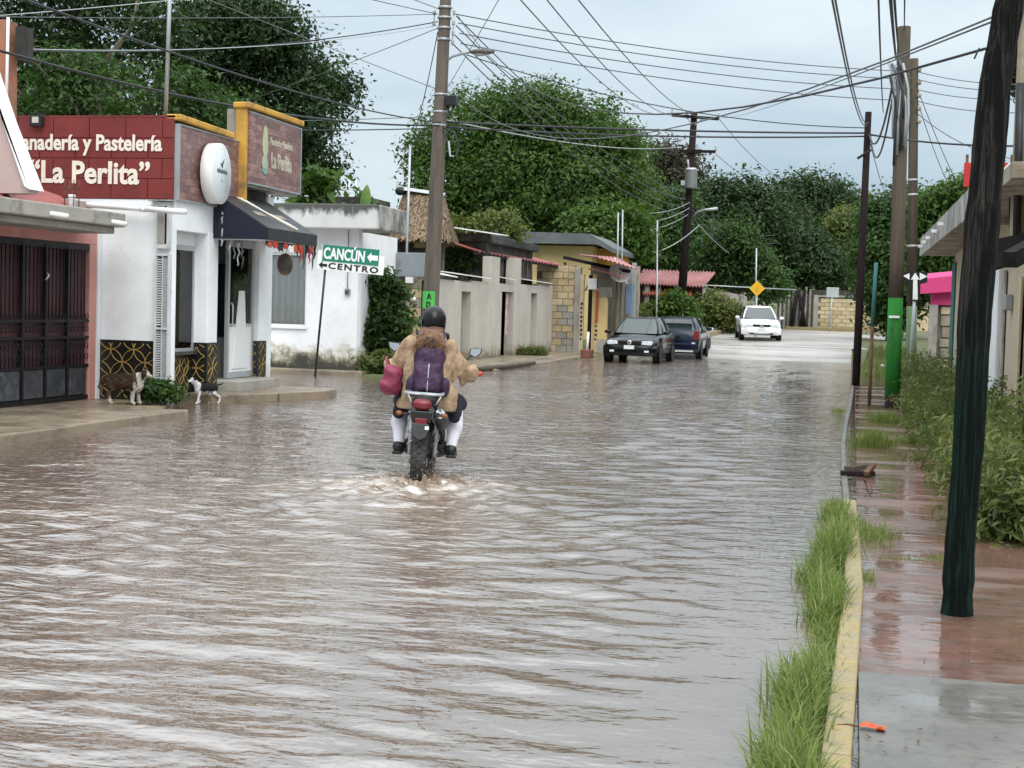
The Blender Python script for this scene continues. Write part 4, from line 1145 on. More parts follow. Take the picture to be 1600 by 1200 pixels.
B().box(-13.36, -12.18, 31.70, 31.78, .98, 1.02).build('window_sill', m_white_clean, an)
xs_ = np.linspace(-13.32, -12.22, 90); cv = B()
v_ = [(x, 31.93 + .02 * math.sin((x + 13.3) * 31) + .012 * math.sin(x * 71), z) for z in (1.03, 2.71) for x in xs_]
cv.add(v_, [(i, i + 1, i + 91, i + 90) for i in range(89)], True).build('curtain', m_curtain, wf)
B().box(-13.5, -12.0, 32.6, 32.7, 0, 3.2).build('inner_wall', m_interior, an)
mt = thing('electricity_meter', 'small grey electricity meter on the white annex wall', 'meter', (-11.2, 31.7, 2.0))
B().box(-11.27, -11.15, 31.68, 31.748, 1.78, 1.92).build('box', m_grey_metal, mt, bevel=.01)
B().tube([(-11.21, 31.70, 1.92), (-11.21, 31.70, 3.25)], .012, 6).build('conduit', m_grey_metal, mt)
B().lathe([(.045, 0), (.05, .02), (.03, .05)], 12, Matrix.Translation((-11.21, 31.68, 1.86)) @ Matrix.Rotation(PI / 2, 4, 'X')).build('dial', m_pane_dark, mt)

# ================================================================== ROAD SIGN
rs = thing('road_sign', 'green and white road sign reading CANCÚN and CENTRO on a leaning black post', 'road sign', (-11.31, 30.0, -.2))
B().tube([(-11.33, 30.04, -.2), (-11.12, 30.04, 2.5)], .026, 8).build('post', m_black, rs)
Ms = Matrix.Translation((-10.54, 30.0, 2.46)) @ Matrix.Rotation(R(4.2), 4, 'Y')
B().box(-.76, .745, -.008, .008, -.20, .20, Ms).build('white_panel', m_sign_white, rs, bevel=.004)
B().box(-.655, .625, -.022, -.010, -.012, .335, Ms).build('green_panel', m_sign_green, rs, bevel=.004)
g = B(); g.box(-.665, -.655, -.024, -.008, -.02, .345, Ms).box(.625, .635, -.024, -.008, -.02, .345, Ms)
g.build('panel_edge', m_sign_white, rs)
rt_, up_ = (Ms.to_3x3() @ Vector((1, 0, 0))), (Ms.to_3x3() @ Vector((0, 0, 1)))
text('lettering', 'CANCÚN', m_sign_white, rs, Ms @ Vector((-.625, -.024, .045)), rt_, up_, .33, width=.93, bold=.03)
B().prism([(.36, .155), (.45, .265), (.45, .205), (.60, .205), (.60, .095), (.45, .095), (.45, .045)], 'y', -.030, -.0225, Ms).build('arrow', m_sign_white, rs)
text('lettering', 'CENTRO', m_sign_black, rs, Ms @ Vector((-.50, -.010, -.165)), rt_, up_, .175, width=1.13, bold=.03, space=1.25)
B().prism([(-.72, -.105), (-.63, -.02), (-.645, -.075), (-.53, -.075), (-.53, -.135), (-.645, -.135), (-.63, -.19)], 'y', -.018, -.0085, Ms).build('arrow', m_sign_black, rs)

# ================================================================== POLES ON THE LEFT
LPB, LPT = at_y(667, 592, 31.0), at_y(699, -60, 31.0)
def on_lp(t): return LPB.lerp(LPT, t)
lamp_pole = thing('utility_pole', 'tall octagonal concrete utility pole with street lamp and green poster', 'utility pole', LPB - Vector((0, 0, .2)))
B().tube([LPB - Vector((0, 0, .3)), LPT], [0.205, 0.12], 8, smooth=False).build('pole', m_pole_conc, lamp_pole)
def lp_at(py): return at_y(667 + (592 - py) * (32 / 652.), py, 31.0)
# street lamp
a0, a1, a2 = lp_at(100), at_y(722, 84, 30.9), at_y(735, 81, 30.8)
B().tube([a0, a0.lerp(a1, .5) + Vector((0, 0, .05)), a1, a2], .03, 8).build('lamp_arm', m_galv, lamp_pole)
lc = at_y(753, 81, 30.8)
B().ball(lc, (.29, .11, .065), 16, 8).build('lamp_head', mat('lamp_housing', (0.10, 0.085, 0.08), .5), lamp_pole)
B().ball(lc + Vector((-.04, 0, -.035)), (.15, .08, .06), 12, 8).build('lamp_lens', mat('lamp_lens', (.45, .45, .42), .25), lamp_pole)
m_ins = mat('porcelain', (.42, .40, .37), .35)
for py in (12, 28, 44, 62, 148, 175, 196):
    p = lp_at(py)
    rr = .155
    B().tube([p + Vector((0, 0, -.02)), p + Vector((0, 0, .02))], .16, 8).build('band', m_galv, lamp_pole)
for k, py in enumerate((20, 36, 52, 66)):
    p = lp_at(py) + Vector((.22, -.05, 0))
    B().lathe([(.02, -.06), (.04, -.04), (.025, -.01), (.042, .02), (.02, .05)], 10, Matrix.Translation(p)).build('insulator', m_ins, lamp_pole)
for k, py in enumerate((20, 36)):
    p = lp_at(py) + Vector((-.22, -.05, 0))
    B().lathe([(.02, -.06), (.04, -.04), (.025, -.01), (.042, .02), (.02, .05)], 10, Matrix.Translation(p)).build('insulator', m_ins, lamp_pole)
g = B(); g.tube([lp_at(15) + Vector((.22, -.05, 0)), lp_at(72) + Vector((.22, -.05, 0))], .012, 6).tube([lp_at(14) + Vector((-.22, -.05, 0)), lp_at(40) + Vector((-.22, -.05, 0))], .012, 6)
g.build('insulator_rack', m_galv, lamp_pole)
p = lp_at(158) + Vector((.28, -.1, 0))
B().box(p.x - .14, p.x + .12, p.y - .1, p.y + .1, p.z - .12, p.z + .10).build('junction_box', m_black, lamp_pole, bevel=.02)
B().tube([p + Vector((-.1, 0, -.1)), p + Vector((-.02, 0, -.35)), p + Vector((.05, 0, -.1))], .022, 6).build('box_lead', m_black, lamp_pole)
q0 = lp_at(200)
B().tube([q0 + Vector((.1, -.1, 0)), q0 + Vector((.38, -.12, -.12)), q0 + Vector((.5, -.12, -.4)), q0 + Vector((.42, -.12, -.62)), q0 + Vector((.30, -.12, -.60)), q0 + Vector((.26, -.12, -.35)), q0 + Vector((.12, -.12, -.05))], .018, 7).build('cable_loop', m_cable, lamp_pole)
B().tube([q0 + Vector((.26, -.14, -.3)), q0 + Vector((.30, -.14, -.62)), q0 + Vector((.38, -.14, -.62))], .022, 7).build('cable_loop', m_cable_pale, lamp_pole)
# green poster
pc = lp_at(468)
def poster_pt(a, z): return (pc.x + .212 * math.sin(a), pc.y - .212 * math.cos(a), z)
aa = np.linspace(-.72, .72, 9); g = B()
g.add([poster_pt(a, z) for z in (pc.z - .20, pc.z + .18) for a in aa], [(i, i + 1, i + 10, i + 9) for i in range(8)], True)
po = g.build('poster', m_banner_green, lamp_pole)
text('lettering', 'A', m_sign_black, po, (pc.x - .03, pc.y - .222, pc.z + .015), (1, 0, 0), (0, 0, 1), .17, width=.11, bold=.03)
text('lettering', 'D', m_sign_black, po, (pc.x - .035, pc.y - .222, pc.z - .17), (1, 0, 0), (0, 0, 1), .17, width=.10, bold=.03)

def wood_pole(name, label, m, top, base, r0, r1, n=10, mid=None):
    t = thing(name, label, 'utility pole', base)
    pts = [Vector(base) - Vector((0, 0, .4))] + [Vector(p) for p in (mid or [])] + [Vector(top)]
    k = len(pts)
    B().tube(pts, [r0 + (r1 - r0) * i / (k - 1) for i in range(k)], n).build('pole', m, t)
    return t
P2B, P2T = at_y(1062, 490, 75), at_y(1085, 176, 75)
p2 = wood_pole('utility_pole', 'dark timber utility pole with two crossarms and grey transformer', m_pole_wood, P2T, (P2B.x, 75, .6), .24, .16)
for y0, (xa, ya), (xb, yb) in ((0, (1050, 180), (1123, 186)), (1, (1062, 236), (1118, 237))):
    a, b = at_y(xa, ya, 74.8), at_y(xb, yb, 74.8)
    B().bar(a, b, .12, .14).build('crossarm', m_pole_wood, p2)
    for t in ((0, .33, 1) if y0 == 0 else (1,)):
        q = a.lerp(b, t)
        B().lathe([(.03, 0), (.06, .12), (.03, .2), (.06, .28), (.02, .34)], 8, Matrix.Translation(q)).build('insulator', m_ins, p2)
    mid = at_y(1083 if y0 == 0 else 1078, (ya + yb) / 2 + 14, 74.9)
    if y0 == 0:
        B().bar(a.lerp(b, .3), mid, .05).build('brace', m_galv, p2); B().bar(a.lerp(b, .7), mid, .05).build('brace', m_galv, p2)
B().tube([at_y(1117, 240, 74.7), at_y(1114, 250, 74.7)], .05, 6).build('fuse_cutout', m_ins, p2)
tcn = at_y(1080, 279, 74.5)
tr_ = B().lathe([(.28, -.48), (.31, -.45), (.31, .40), (.33, .42), (.33, .46), (.18, .54)], 18, Matrix.Translation(tcn)).build('transformer', m_galv, p2)
B().tube([tcn + Vector((-.15, 0, .5)), tcn + Vector((-.2, 0, .95))], .05, 8).build('bushing', m_ins, tr_)
B().box(tcn.x - .5, tcn.x - .3, tcn.y - .1, tcn.y + .1, tcn.z - .35, tcn.z - .1).build('bracket', m_galv, tr_)
B().tube([at_y(1081, 340, 74.7), at_y(1090, 331, 74.5), at_y(1100, 328, 74.4), at_y(1121, 326, 74.2)], [.05, .05, .05, .09], 7).build('lamp_arm', m_galv, p2)
FB, FT = at_y(1262, 460, 112), at_y(1263, 322, 112)
p4 = wood_pole('utility_pole', 'far thin utility pole against the dark trees behind the block wall', m_pole_wood, FT, (FB.x, 112, .8), .2, .13)
B().tube([at_y(1263, 388, 111.8), at_y(1275, 382, 111.6), at_y(1287, 376, 111.4)], [.05, .05, .09], 6).build('lamp_arm', m_galv, p4)
B().box(FT.x - 1.2, FT.x + 1.2, 111.8, 112, FT.z - .5, FT.z - .35).build('crossarm', m_pole_wood, p4)

# ================================================================== MIDDLE LEFT: YARD, OLD HOUSE, GREY WALL, SHOP
gw = thing('grey_wall', 'unfinished grey rendered wall with three tall openings', 'wall', (-10.6, 44, .08))
WX0, WX1 = -10.85, -10.6
segs = [(36.9, 39.4), (40.45, 44.2), (45.85, 48.4), (49.4, 52.0)]
tops = [2.30, 2.34, 2.38, 2.44]
for (y0, y1), zt in zip(segs, tops):
    B().box(WX0, WX1, y0, y1, -.2, zt).build('wall_panel', m_render, gw, bevel=.01)
for (y0, y1), zt, zo in zip([(39.4, 40.45), (44.2, 45.85), (48.4, 49.4)], (2.29, 2.34, 2.39), (2.02, 2.10, 2.12)):
    B().box(WX0, WX1 - .003, y0, y1, zo, zt).build('lintel', m_render, gw)
    if y0 != 44.2: B().box(WX0 - .12, WX0 + .02, y0 - .1, y1 + .1, -.2, zo + .02).build('recess_panel', m_conc, gw)
for y0, y1, zt in ((42.75, 43.75, 3.12), (45.78, 46.7, 3.2)):
    B().box(WX0 - .03, WX1 + .02, y0, y1, -.2, zt).build('column', m_render, gw, bevel=.01)
wd = B().box(WX0 - .02, WX0 + .03, 44.2, 44.95, 0.05, 1.15).build('door', mat('brown_gate_board', (.10, .06, .045), .7), gw)
B().box(WX0 - .15, WX0 - .10, 44.1, 45.95, 0.0, 2.1).build('inner_wall', m_tan, gw)
cl = thing('hanging_cloth', 'red and white cloth hanging in the doorway of the grey wall', 'cloth', (-10.7, 45.3, .8))
xs_ = np.linspace(45.15, 45.5, 16)
B().add([(-10.72 + .02 * math.sin(y * 40), y + .05 * (z - 1), z) for z in (.75, 1.3, 2.05) for y in xs_], [(i + r * 16, i + 1 + r * 16, i + 17 + r * 16, i + 16 + r * 16) for r in range(2) for i in range(15)], True).build('sheet', mat('red_white_cloth', (.55, .38, .36), .9, var=.6, vscale=6), cl)
for y0, y1, z, dz in ((37.0, 38.6, 2.40, .1), (39.0, 42.4, 2.46, .02), (44.0, 45.6, 2.5, .05), (47.5, 51.4, 2.52, .03)):
    B().add([(-11.5, y0, z + dz + .1), (-10.5, y0, z), (-10.5, y1, z - .03), (-11.5, y1, z + dz + .06), (-11.5, y0, z + dz + .13), (-10.5, y0, z + .03), (-10.5, y1, z), (-11.5, y1, z + dz + .09)],
            [(0, 1, 2, 3), (4, 7, 6, 5), (0, 4, 5, 1), (1, 5, 6, 2), (2, 6, 7, 3), (3, 7, 4, 0)]).build('cover_sheet', m_pvc, gw)
for y in (47.1, 47.6, 48.3, 49.0):
    B().tube([(-10.72, y, 2.3), (-10.74, y, 3.1)], .02, 6).build('rebar', m_rust, gw)

pier = thing('gatepost', 'brick gatepost below the grey sheet-metal lintel', 'gatepost', (-11.2, 36.4, .08))
zr = .0
for k in range(9):
    B().box(-11.28 + .01 * (k % 2), -10.92, 36.25, 36.6, .06 + k * .245, .06 + k * .245 + .235).build('block', (m_stone, m_tan)[k % 2], pier, bevel=.015)
B().box(-11.65, -11.30, 36.35, 36.42, .08, 2.2).build('gate_board', mat('brown_gate_board', (.10, .06, .045), .7), pier)
B().lathe([(.03, 0), (.06, .02), (.06, .08), (.02, .12)], 12, Matrix.Translation((-11.0, 36.22, 1.75)) @ Matrix.Rotation(PI / 2, 4, 'X')).build('lamp', m_pvc, pier)
mp = thing('metal_lintel', 'blue-grey sheet metal panel spanning the yard gate behind the lamp pole', 'panel', (-11.2, 36.2, 2.2))
B().box(-12.05, -10.62, 36.10, 36.16, 2.32, 2.93).build('sheet', m_grey_metal, mp, bevel=.01)
B().box(-10.66, -10.32, 36.07, 36.14, 2.14, 2.86).build('end_sheet', mat('pale_blue_sheet', (.36, .41, .43), .5), mp)
B().box(-12.05, -10.62, 36.16, 36.22, 2.80, 2.90).build('rail', m_galv, mp)
B().box(-11.2, -11.02, 36.08, 36.2, 2.16, 2.31).build('lamp_box', m_pvc, mp)

old = thing('old_house', 'dark mouldy concrete house behind the grey wall', 'house', (-12.5, 45, .1))
B().box(-14.7, -10.95, 43.4, 50.0, -.1, 3.55).build('wall', m_conc_dark, old)
B().box(-15.0, -10.75, 43.0, 50.2, 3.55, 3.80).build('roof_slab', mat('black_mould_slab', (.035, .037, .035), .9, var=.5, stain=(.13, .13, .11), stain_amt=.5, stain_scale=1.6), old, bevel=.03)
B().box(-11.3, -10.86, 43.1, 43.39, 2.2, 3.54).build('corner_column', m_conc_dark, old)
for rr_ in range(6):
    for cc in range(6):
        x0 = -13.4 + cc * .39 + (rr_ % 2) * .18
        if x0 < -11.65: B().box(x0 + .01, x0 + .375, 43.34, 43.42, 2.35 + rr_ * .2 + .008, 2.35 + rr_ * .2 + .192).build('block', (m_stone, m_tan, m_conc_dark)[(rr_ * 2 + cc * 3) % 3], old)
B().add([(-11.9, 42.6, 3.95), (-10.2, 42.3, 3.72), (-10.2, 43.1, 3.74), (-11.9, 43.4, 3.97), (-11.9, 42.6, 3.98), (-10.2, 42.3, 3.75), (-10.2, 43.1, 3.77), (-11.9, 43.4, 4.0)],
        [(0, 1, 2, 3), (4, 7, 6, 5), (0, 4, 5, 1), (1, 5, 6, 2), (2, 6, 7, 3), (3, 7, 4, 0)]).build('loose_sheet', m_pvc, old)

hut = thing('thatched_hut', 'round palm-thatched hut roof with a metal ridge strip', 'hut', (-13.9, 41.2, .1))
ra, rb_ = at_y(630, 297, 41), at_y(688, 306, 41)
ea, ebb = at_y(600, 372, 41), at_y(700, 372, 41)
cx_ = (ra.x + rb_.x) / 2
rng_ = np.random.default_rng(31)
g = B(); ring = []
L_ = [(ra.x, 41.2, ra.z), (rb_.x, 41.2, rb_.z)]
N_ = 36; v_ = []; f_ = []
for k in range(N_):
    a = 2 * PI * k / N_
    ex = cx_ + (ebb.x - ea.x) / 2 * 1.0 * math.cos(a); ey = 41.2 + 1.25 * math.sin(a)
    tx = ra.x if math.cos(a) < 0 else rb_.x
    tx = cx_ + (rb_.x - ra.x) / 2 * max(-1, min(1, math.cos(a) * 1.6))
    for j in range(6):
        t = j / 5
        v_.append((tx + (ex - tx) * t + rng_.normal(0, .012), 41.2 + (ey - 41.2) * t + rng_.normal(0, .012), ra.z + (ea.z - ra.z) * (t ** .85) + rng_.normal(0, .015)))
for k in range(N_):
    for j in range(5):
        a, b = k * 6 + j, ((k + 1) % N_) * 6 + j
        f_.append((a, a + 1, b + 1, b))
g.add(v_, f_, True); g.build('thatch_core', m_thatch, hut)
ns = 2600
a = rng_.uniform(0, 2 * PI, ns); t = rng_.uniform(0, 1, ns)
def thp(a, t, lift):
    ex = cx_ + (ebb.x - ea.x) / 2 * np.cos(a); ey = 41.2 + 1.25 * np.sin(a)
    tx = cx_ + (rb_.x - ra.x) / 2 * np.clip(np.cos(a) * 1.6, -1, 1)
    return np.stack([tx + (ex - tx) * t + np.cos(a) * lift, 41.2 + (ey - 41.2) * t + np.sin(a) * lift, ra.z + (ea.z - ra.z) * np.clip(t, 0, 2) ** .85 + lift * .6], -1)
da = rng_.normal(0, .10, ns); A0 = thp(a, t, .02); A1 = thp(a + da, t + .16, .05); S_ = np.stack([-np.sin(a), np.cos(a), 0 * a], -1) * .012
np_mesh('thatch_straw', np.stack([A0 - S_, A0 + S_, A1 + S_, A1 - S_], 1).reshape(-1, 3), np.arange(ns * 4).reshape(ns, 4), mat_leaf('straw', (.10, .07, .05), (.36, .27, .17), .1, .9), hut, tint=np.repeat(rng_.uniform(0, 1, ns), 4), kind='stuff')
B().add([(ra.x - .15, 41.0, ra.z + .02), (rb_.x + .1, 41.0, rb_.z - .0), (rb_.x + .1, 41.2, rb_.z + .1), (ra.x - .15, 41.2, ra.z + .12), (rb_.x + .1, 41.4, rb_.z), (ra.x - .15, 41.4, ra.z + .02)], [(0, 1, 2, 3), (3, 2, 4, 5)]).build('ridge_strip', m_galv, hut)
B().ball((ra.x - .12, 41.1, ra.z - .02), (.16, .14, .13), 10, 6).build('ridge_cap', m_black, hut)
B().tube([(cx_ - .6, 41.2, .0), (cx_ - .6, 41.2, ea.z + .3)], .08, 8).build('post', m_bark, hut)
B().tube([(cx_ + .6, 41.2, .0), (cx_ + .6, 41.2, ea.z + .3)], .08, 8).build('post', m_bark, hut)

msb, mst = at_y(636, 372, 38), at_y(641, 226, 38)
sm = B().tube([(msb.x, 38, .1), msb, mst], .035, 7).build('service_mast', m_galv)
tag(sm, 'thin grey service mast in front of the thatched hut', 'mast')

# rebar ladder on the annex roof
ld = thing('roof_ladder', 'thin white ladder standing on the roof behind the annex', 'ladder', at_y(550, 320, 38))
la, lb2, lc2, ld2 = at_y(545, 312, 38), at_y(555, 312, 38), at_y(546, 281, 38), at_y(556, 281, 38)
B().tube([la, lc2], .015, 6).build('stile', m_pvc, ld); B().tube([lb2, ld2], .015, 6).build('stile', m_pvc, ld)
for t in (.15, .4, .65, .9): B().tube([la.lerp(lc2, t), lb2.lerp(ld2, t)], .012, 5).build('rung', m_pvc, ld)
B().tube([at_y(533, 313, 38), at_y(533, 290, 38)], .01, 5).build('stay', m_pvc, ld)
B().box(ld.location.x - 1.4, ld.location.x + .6, 37.6, 39.5, 0.0, la.z + .05).build('roof_block', m_conc_dark, ld)

yh = thing('yellow_house', 'soft yellow house with dark flat roof behind the red tin roofs', 'house', (-12, 62, .3))
YL, YR = at_y(788, 380, 60).x, at_y(958, 380, 60).x
B().box(YL, YR - .9, 60.3, 68, -.2, 4.25).build('wall', m_yellowhouse, yh)
B().box(YR - .9, YR - .1, 61.5, 68, -.2, 4.2).build('wall', m_yellow, yh)
B().prism([(YL - .5, 4.3), (YR - .6, 4.3), (YR + .1, 3.95), (YR + .1, 4.15), (YR - .9, 4.72), (YL - .5, 4.80)], 'y', 59.6, 68.5).build('roof_slab', mat('grey_roof_edge', (.13, .14, .145), .7, var=.3), yh)

# block wall of the shop
bw = thing('block_wall', 'tan concrete block wall with grey patch between grey wall and shop', 'wall', (-10.2, 53, .08))
SY = 53.0
bx0, bx1 = at_y(862, 480, SY).x, at_y(897, 480, SY).x
B().box(bx0 - .6, bx1, SY + .03, SY + .2, -.1, 3.22).build('mortar_core', m_mortar, bw)
rb3 = random.Random(8)
for row in range(13):
    z0 = .05 + row * .243
    x = bx0 - .6 + (.2 if row % 2 else 0); 
    while x < bx1 - .02:
        x1 = min(x + .40, bx1)
        mm_ = m_conc if (row < 7 and x > bx0 + .12 and rb3.random() < .8) else rb3.choice((m_tan, m_tan2, m_tan))
        B().box(x + .012, x1 - .012, SY + rb3.uniform(-.012, .006), SY + .05, z0 + .01, z0 + .233).build('block', mm_, bw)
        x += .40
cx0, cx1 = at_y(897, 480, SY).x, at_y(906, 480, SY).x
B().box(cx0, cx1, SY - .03, SY + .25, -.1, 3.15).build('column', m_conc, bw, bevel=.01)

shop = thing('roadside_shop', 'small roadside shop with yellow posts, sagging tin awning and dark doorway', 'shop', (-9.3, 54, .08))
def sx(px, y=SY): return at_y(px, 480, y).x
B().box(sx(906), sx(912), SY - .05, SY + .1, -.1, 2.9).build('post', m_tan2, shop)
B().box(sx(912), sx(926), SY + .9, SY + 1.0, -.1, 2.9).build('doorway_shade_sheet', m_black, shop)  # black sheet set back in the opening; its colour stands in for shade
B().box(sx(925), sx(931), SY, SY + .15, -.1, 2.9).build('post', m_yellowhouse, shop)
B().box(sx(930), sx(935), SY - .08, SY + .05, -.1, 2.4).build('painted_post', m_tan2, shop)
B().box(sx(935), sx(948), SY - .02, SY + .3, -.1, 2.1).build('pillar', m_yellowhouse, shop, bevel=.01)
B().box(sx(934), sx(953), SY - .06, SY + .34, 2.1, 2.45).build('pillar_cap', m_conc, shop)
B().box(sx(934), sx(950), SY - .05, SY + .3, -.1, .55).build('pillar_foot', m_conc, shop)
B().box(sx(931.5), sx(935.2), SY - .12, SY - .09, 1.15, 2.3).build('orange_banner', m_orange, shop)
for px in (909, 932.5):
    for k in range(9):
        z = .5 + k * .16
        B().box(sx(px - 1.4), sx(px + 1.2 + .5 * (k % 3)), SY - (.056 if px < 920 else .086), SY - (.05 if px < 920 else .08), z, z + .09).build('painted_letter', m_sign_black, shop)
B().box(sx(919), sx(933), SY - .25, SY - .18, 2.35, 2.75).build('lamp_box', m_pvc, shop, bevel=.02)
B().tube([(sx(914), SY, 2.3), (sx(922), SY - .2, 2.7)], .03, 6).build('lamp_bracket', m_galv, shop)
B().box(sx(906), sx(985), SY + 2.0, SY + 2.2, -.1, 3.3).build('back_wall', m_stone, shop)
for px in (957, 964):
    B().tube([(sx(px), SY + 1.0, 0), (sx(px) + .05, SY + 1.0, 3.1)], .11, 7).build('timber_post', m_bark_pale, shop)
B().box(sx(978), sx(984), SY + 1.2, SY + 1.4, 0, 3.4).build('post', m_galv, shop)
B().box(sx(972), sx(981), SY + .9, SY + 1.0, 1.5, 2.6).build('blue_panel', mat('blue_paint', (.16, .24, .38), .6), shop)
dish = thing('satellite_dish', 'white satellite dish under the tin roof of the roadside shop', 'satellite dish', (sx(969), SY - .2, 3.0))
Md = Matrix.Translation((sx(968), SY - .15, 2.98)) @ Matrix.Rotation(R(62), 4, 'X') @ Matrix.Rotation(R(18), 4, 'Y')
B().lathe([(0.02, -.10), (.2, -.07), (.38, -.0), (.40, .015), (.38, .015), (.2, -.05), (.02, -.08)], 24, Md).build('reflector', m_pvc, dish)
B().tube([Md @ Vector((0, -.3, 0)), Md @ Vector((0, 0, .35))], .015, 6).build('feed_arm', m_galv, dish)
B().tube([Md @ Vector((0, 0, -.08)), Md @ Vector((.05, .1, -.35))], .03, 6).build('mount', m_galv, dish)

def corrugated(name, label, m, p00, p10, p11, p01, waves, amp, group=None, parent=None):
    """ribbed roofing: p00-p10 the ridge, p01-p11 the eave; ribs run from ridge to eave"""
    nu = waves * 6; vs = []; 
    p00, p10, p11, p01 = map(Vector, (p00, p10, p11, p01))
    nr = (p10 - p00).cross(p01 - p00).normalized()
    if nr.z < 0: nr = -nr
    for j in (0, .5, 1):
        for i in range(nu + 1):
            t = i / nu
            p = p00.lerp(p10, t).lerp(p01.lerp(p11, t), j) + nr * (amp * math.sin(2 * PI * waves * t))
            vs.append(p)
    v2 = [tuple(p) for p in vs] + [tuple(p - nr * .012) for p in vs]
    K = len(vs); W_ = nu + 1; f = []
    for j in range(2):
        for i in range(nu):
            a = j * W_ + i; f += [(a, a + 1, a + W_ + 1, a + W_), (a + K, a + W_ + K, a + W_ + 1 + K, a + 1 + K)]
    for i in range(nu): f += [(i, i + K, i + 1 + K, i + 1), (2 * W_ + i, 2 * W_ + i + 1, 2 * W_ + i + 1 + K, 2 * W_ + i + K)]
    return B().add(v2, f, True).build(name, m, parent)
rf = thing('tin_roof', 'long rusty red tin roof sloping over block wall and shop', 'roof', (-11, 52, 3.3))
e0, e1 = at_x(745, 392, -10.9), at_x(898, 419, -10.55)
corrugated('roof_sheet', None, m_redroof, (-12.3, e0.y, e0.z + .42), (-12.3, e1.y, e1.z + .38), (e1.x, e1.y, e1.z), (e0.x, e0.y, e0.z), 30, .03, parent=rf)
B().bar((-10.95, e0.y, e0.z - .06), (-10.6, e1.y, e1.z - .06), .06, .08).build('eave_beam', m_timber, rf)
u0, u1, u2, u3 = at_y(905, 398, 54.5), at_y(964, 402, 56.5), at_y(998, 421, 52.6), at_y(932, 401, 50.5)
corrugated('roof_sheet', None, m_pinkroof, u0, u1, u2, u3, 10, .025, parent=rf)
u0, u1, u2, u3 = at_y(918, 420, 53.8), at_y(950, 424, 54.6), at_y(978, 433, 51.8), at_y(930, 421, 51.5)
corrugated('roof_sheet', None, m_pinkroof, u0, u1, u2, u3, 8, .025, parent=rf)
B().bar(at_y(880, 402, 53), at_y(985, 425, 53), .06, .12).build('purlin', m_timber, rf)
B().bar(at_y(960, 404, 55), at_y(984, 452, 54), .05, .06).build('strut', m_galv, rf)
for px in (830, 850, 872): 
    q = at_y(px, 408, SY - 1.2); B().bar((q.x, SY + .1, q.z), (q.x + .02, SY + .1, q.z - .4), .08).build('strut', m_timber, rf)

tin = thing('bucket', 'terracotta bucket with a white stick on the pavement by the shop', 'bucket', on_ground(917, 560, .05))
tl_ = tin.location
B().lathe([(.16, 0), (.2, .02), (.22, .26), (.24, .28), (.20, .28)], 14, Matrix.Translation(tl_)).build('body', mat('terracotta', (.30, .13, .10), .8), tin)
B().tube([tl_ + Vector((0, 0, .2)), tl_ + Vector((.02, 0, .85))], .04, 7).build('stick', m_pvc, tin)

# house with the tiled roof
th = thing('tiled_house', 'low house with faded red ribbed roof and orange tile fringe', 'house', (-9, 77, .7))
HL, HR, HY = at_y(995, 450, 76).x, at_y(1112, 450, 76).x, 76.0
zt, zb = at_y(1050, 422, HY + 2).z, at_y(1050, 444, HY).z
corrugated('roof', None, m_pinkroof, (HL, HY + 2.2, zt), (HR, HY + 2.2, zt - .05), (HR - .4, HY - .1, zb - .1), (HL - .2, HY - .1, zb), 22, .05, parent=th)
zo = at_y(1050, 450, HY).z
corrugated('tile_fringe', None, m_orangetile, (HL + .3, HY + .7, zo + .1), (HR - 1.0, HY + .7, zo + .05), (HR - 1.0, HY - .05, zo - .38), (HL + .3, HY - .05, zo - .36), 17, .06, parent=th)
B().box(HL, HR - .4, HY + 1.2, HY + 1.4, 0.2, zb + .3).build('wall', mat('dark_brown_porch_wall', (.16, .10, .085), .9), th)  # dark brown wall colour behind the porch posts
for px in (1010, 1028, 1058, 1100):
    q = at_y(px, 470, HY); B().box(q.x - .11, q.x + .11, HY + .1, HY + .3, .2, zb).build('porch_post', m_mould, th)
B().prism([(HR - .4, zb - .1), (HR + 1.6, zb - .5), (HR + 1.6, .2), (HR - .4, .2)], 'y', HY + .6, HY + 3).build('side_wall', m_conc, th)
B().tube([at_y(1090, 445, HY), at_y(1245, 453, 80)], .028, 6).build('gutter_pipe', m_galv, th)
for px, py in ((980, 505), (1026, 505)):
    q = at_y(px, py, 66)
for k, (px, p0, p1, yy) in enumerate(((1026, 345, 500, 66), (965, 332, 400, 58), (972, 328, 402, 58.5), (1181, 388, 450, 80))):
    a, b = at_y(px, p1, yy), at_y(px + 1, p0, yy)
    o = B().tube([a, b], .06 if k else .07, 6).build('antenna_mast', m_galv)
    if k in (0, 3):
        o2 = B().tube([(a.x, a.y, .3), a], .07, 6); bpy.data.objects.remove(o); o = B().tube([(a.x, a.y, .3), a, b], .045, 6).build('antenna_mast', m_galv)
    else:
        bpy.data.objects.remove(o); o = B().tube([(a.x, a.y, 0.1), a, b], .032, 6).build('antenna_mast', m_galv)
    tag(o, ('thin grey mast rising beside the blue hatchback from the hedge', 'left one of two white masts above the shop roof', 'right one of two white masts above the shop roof', 'thin pale mast behind the yellow diamond sign')[k], 'mast')

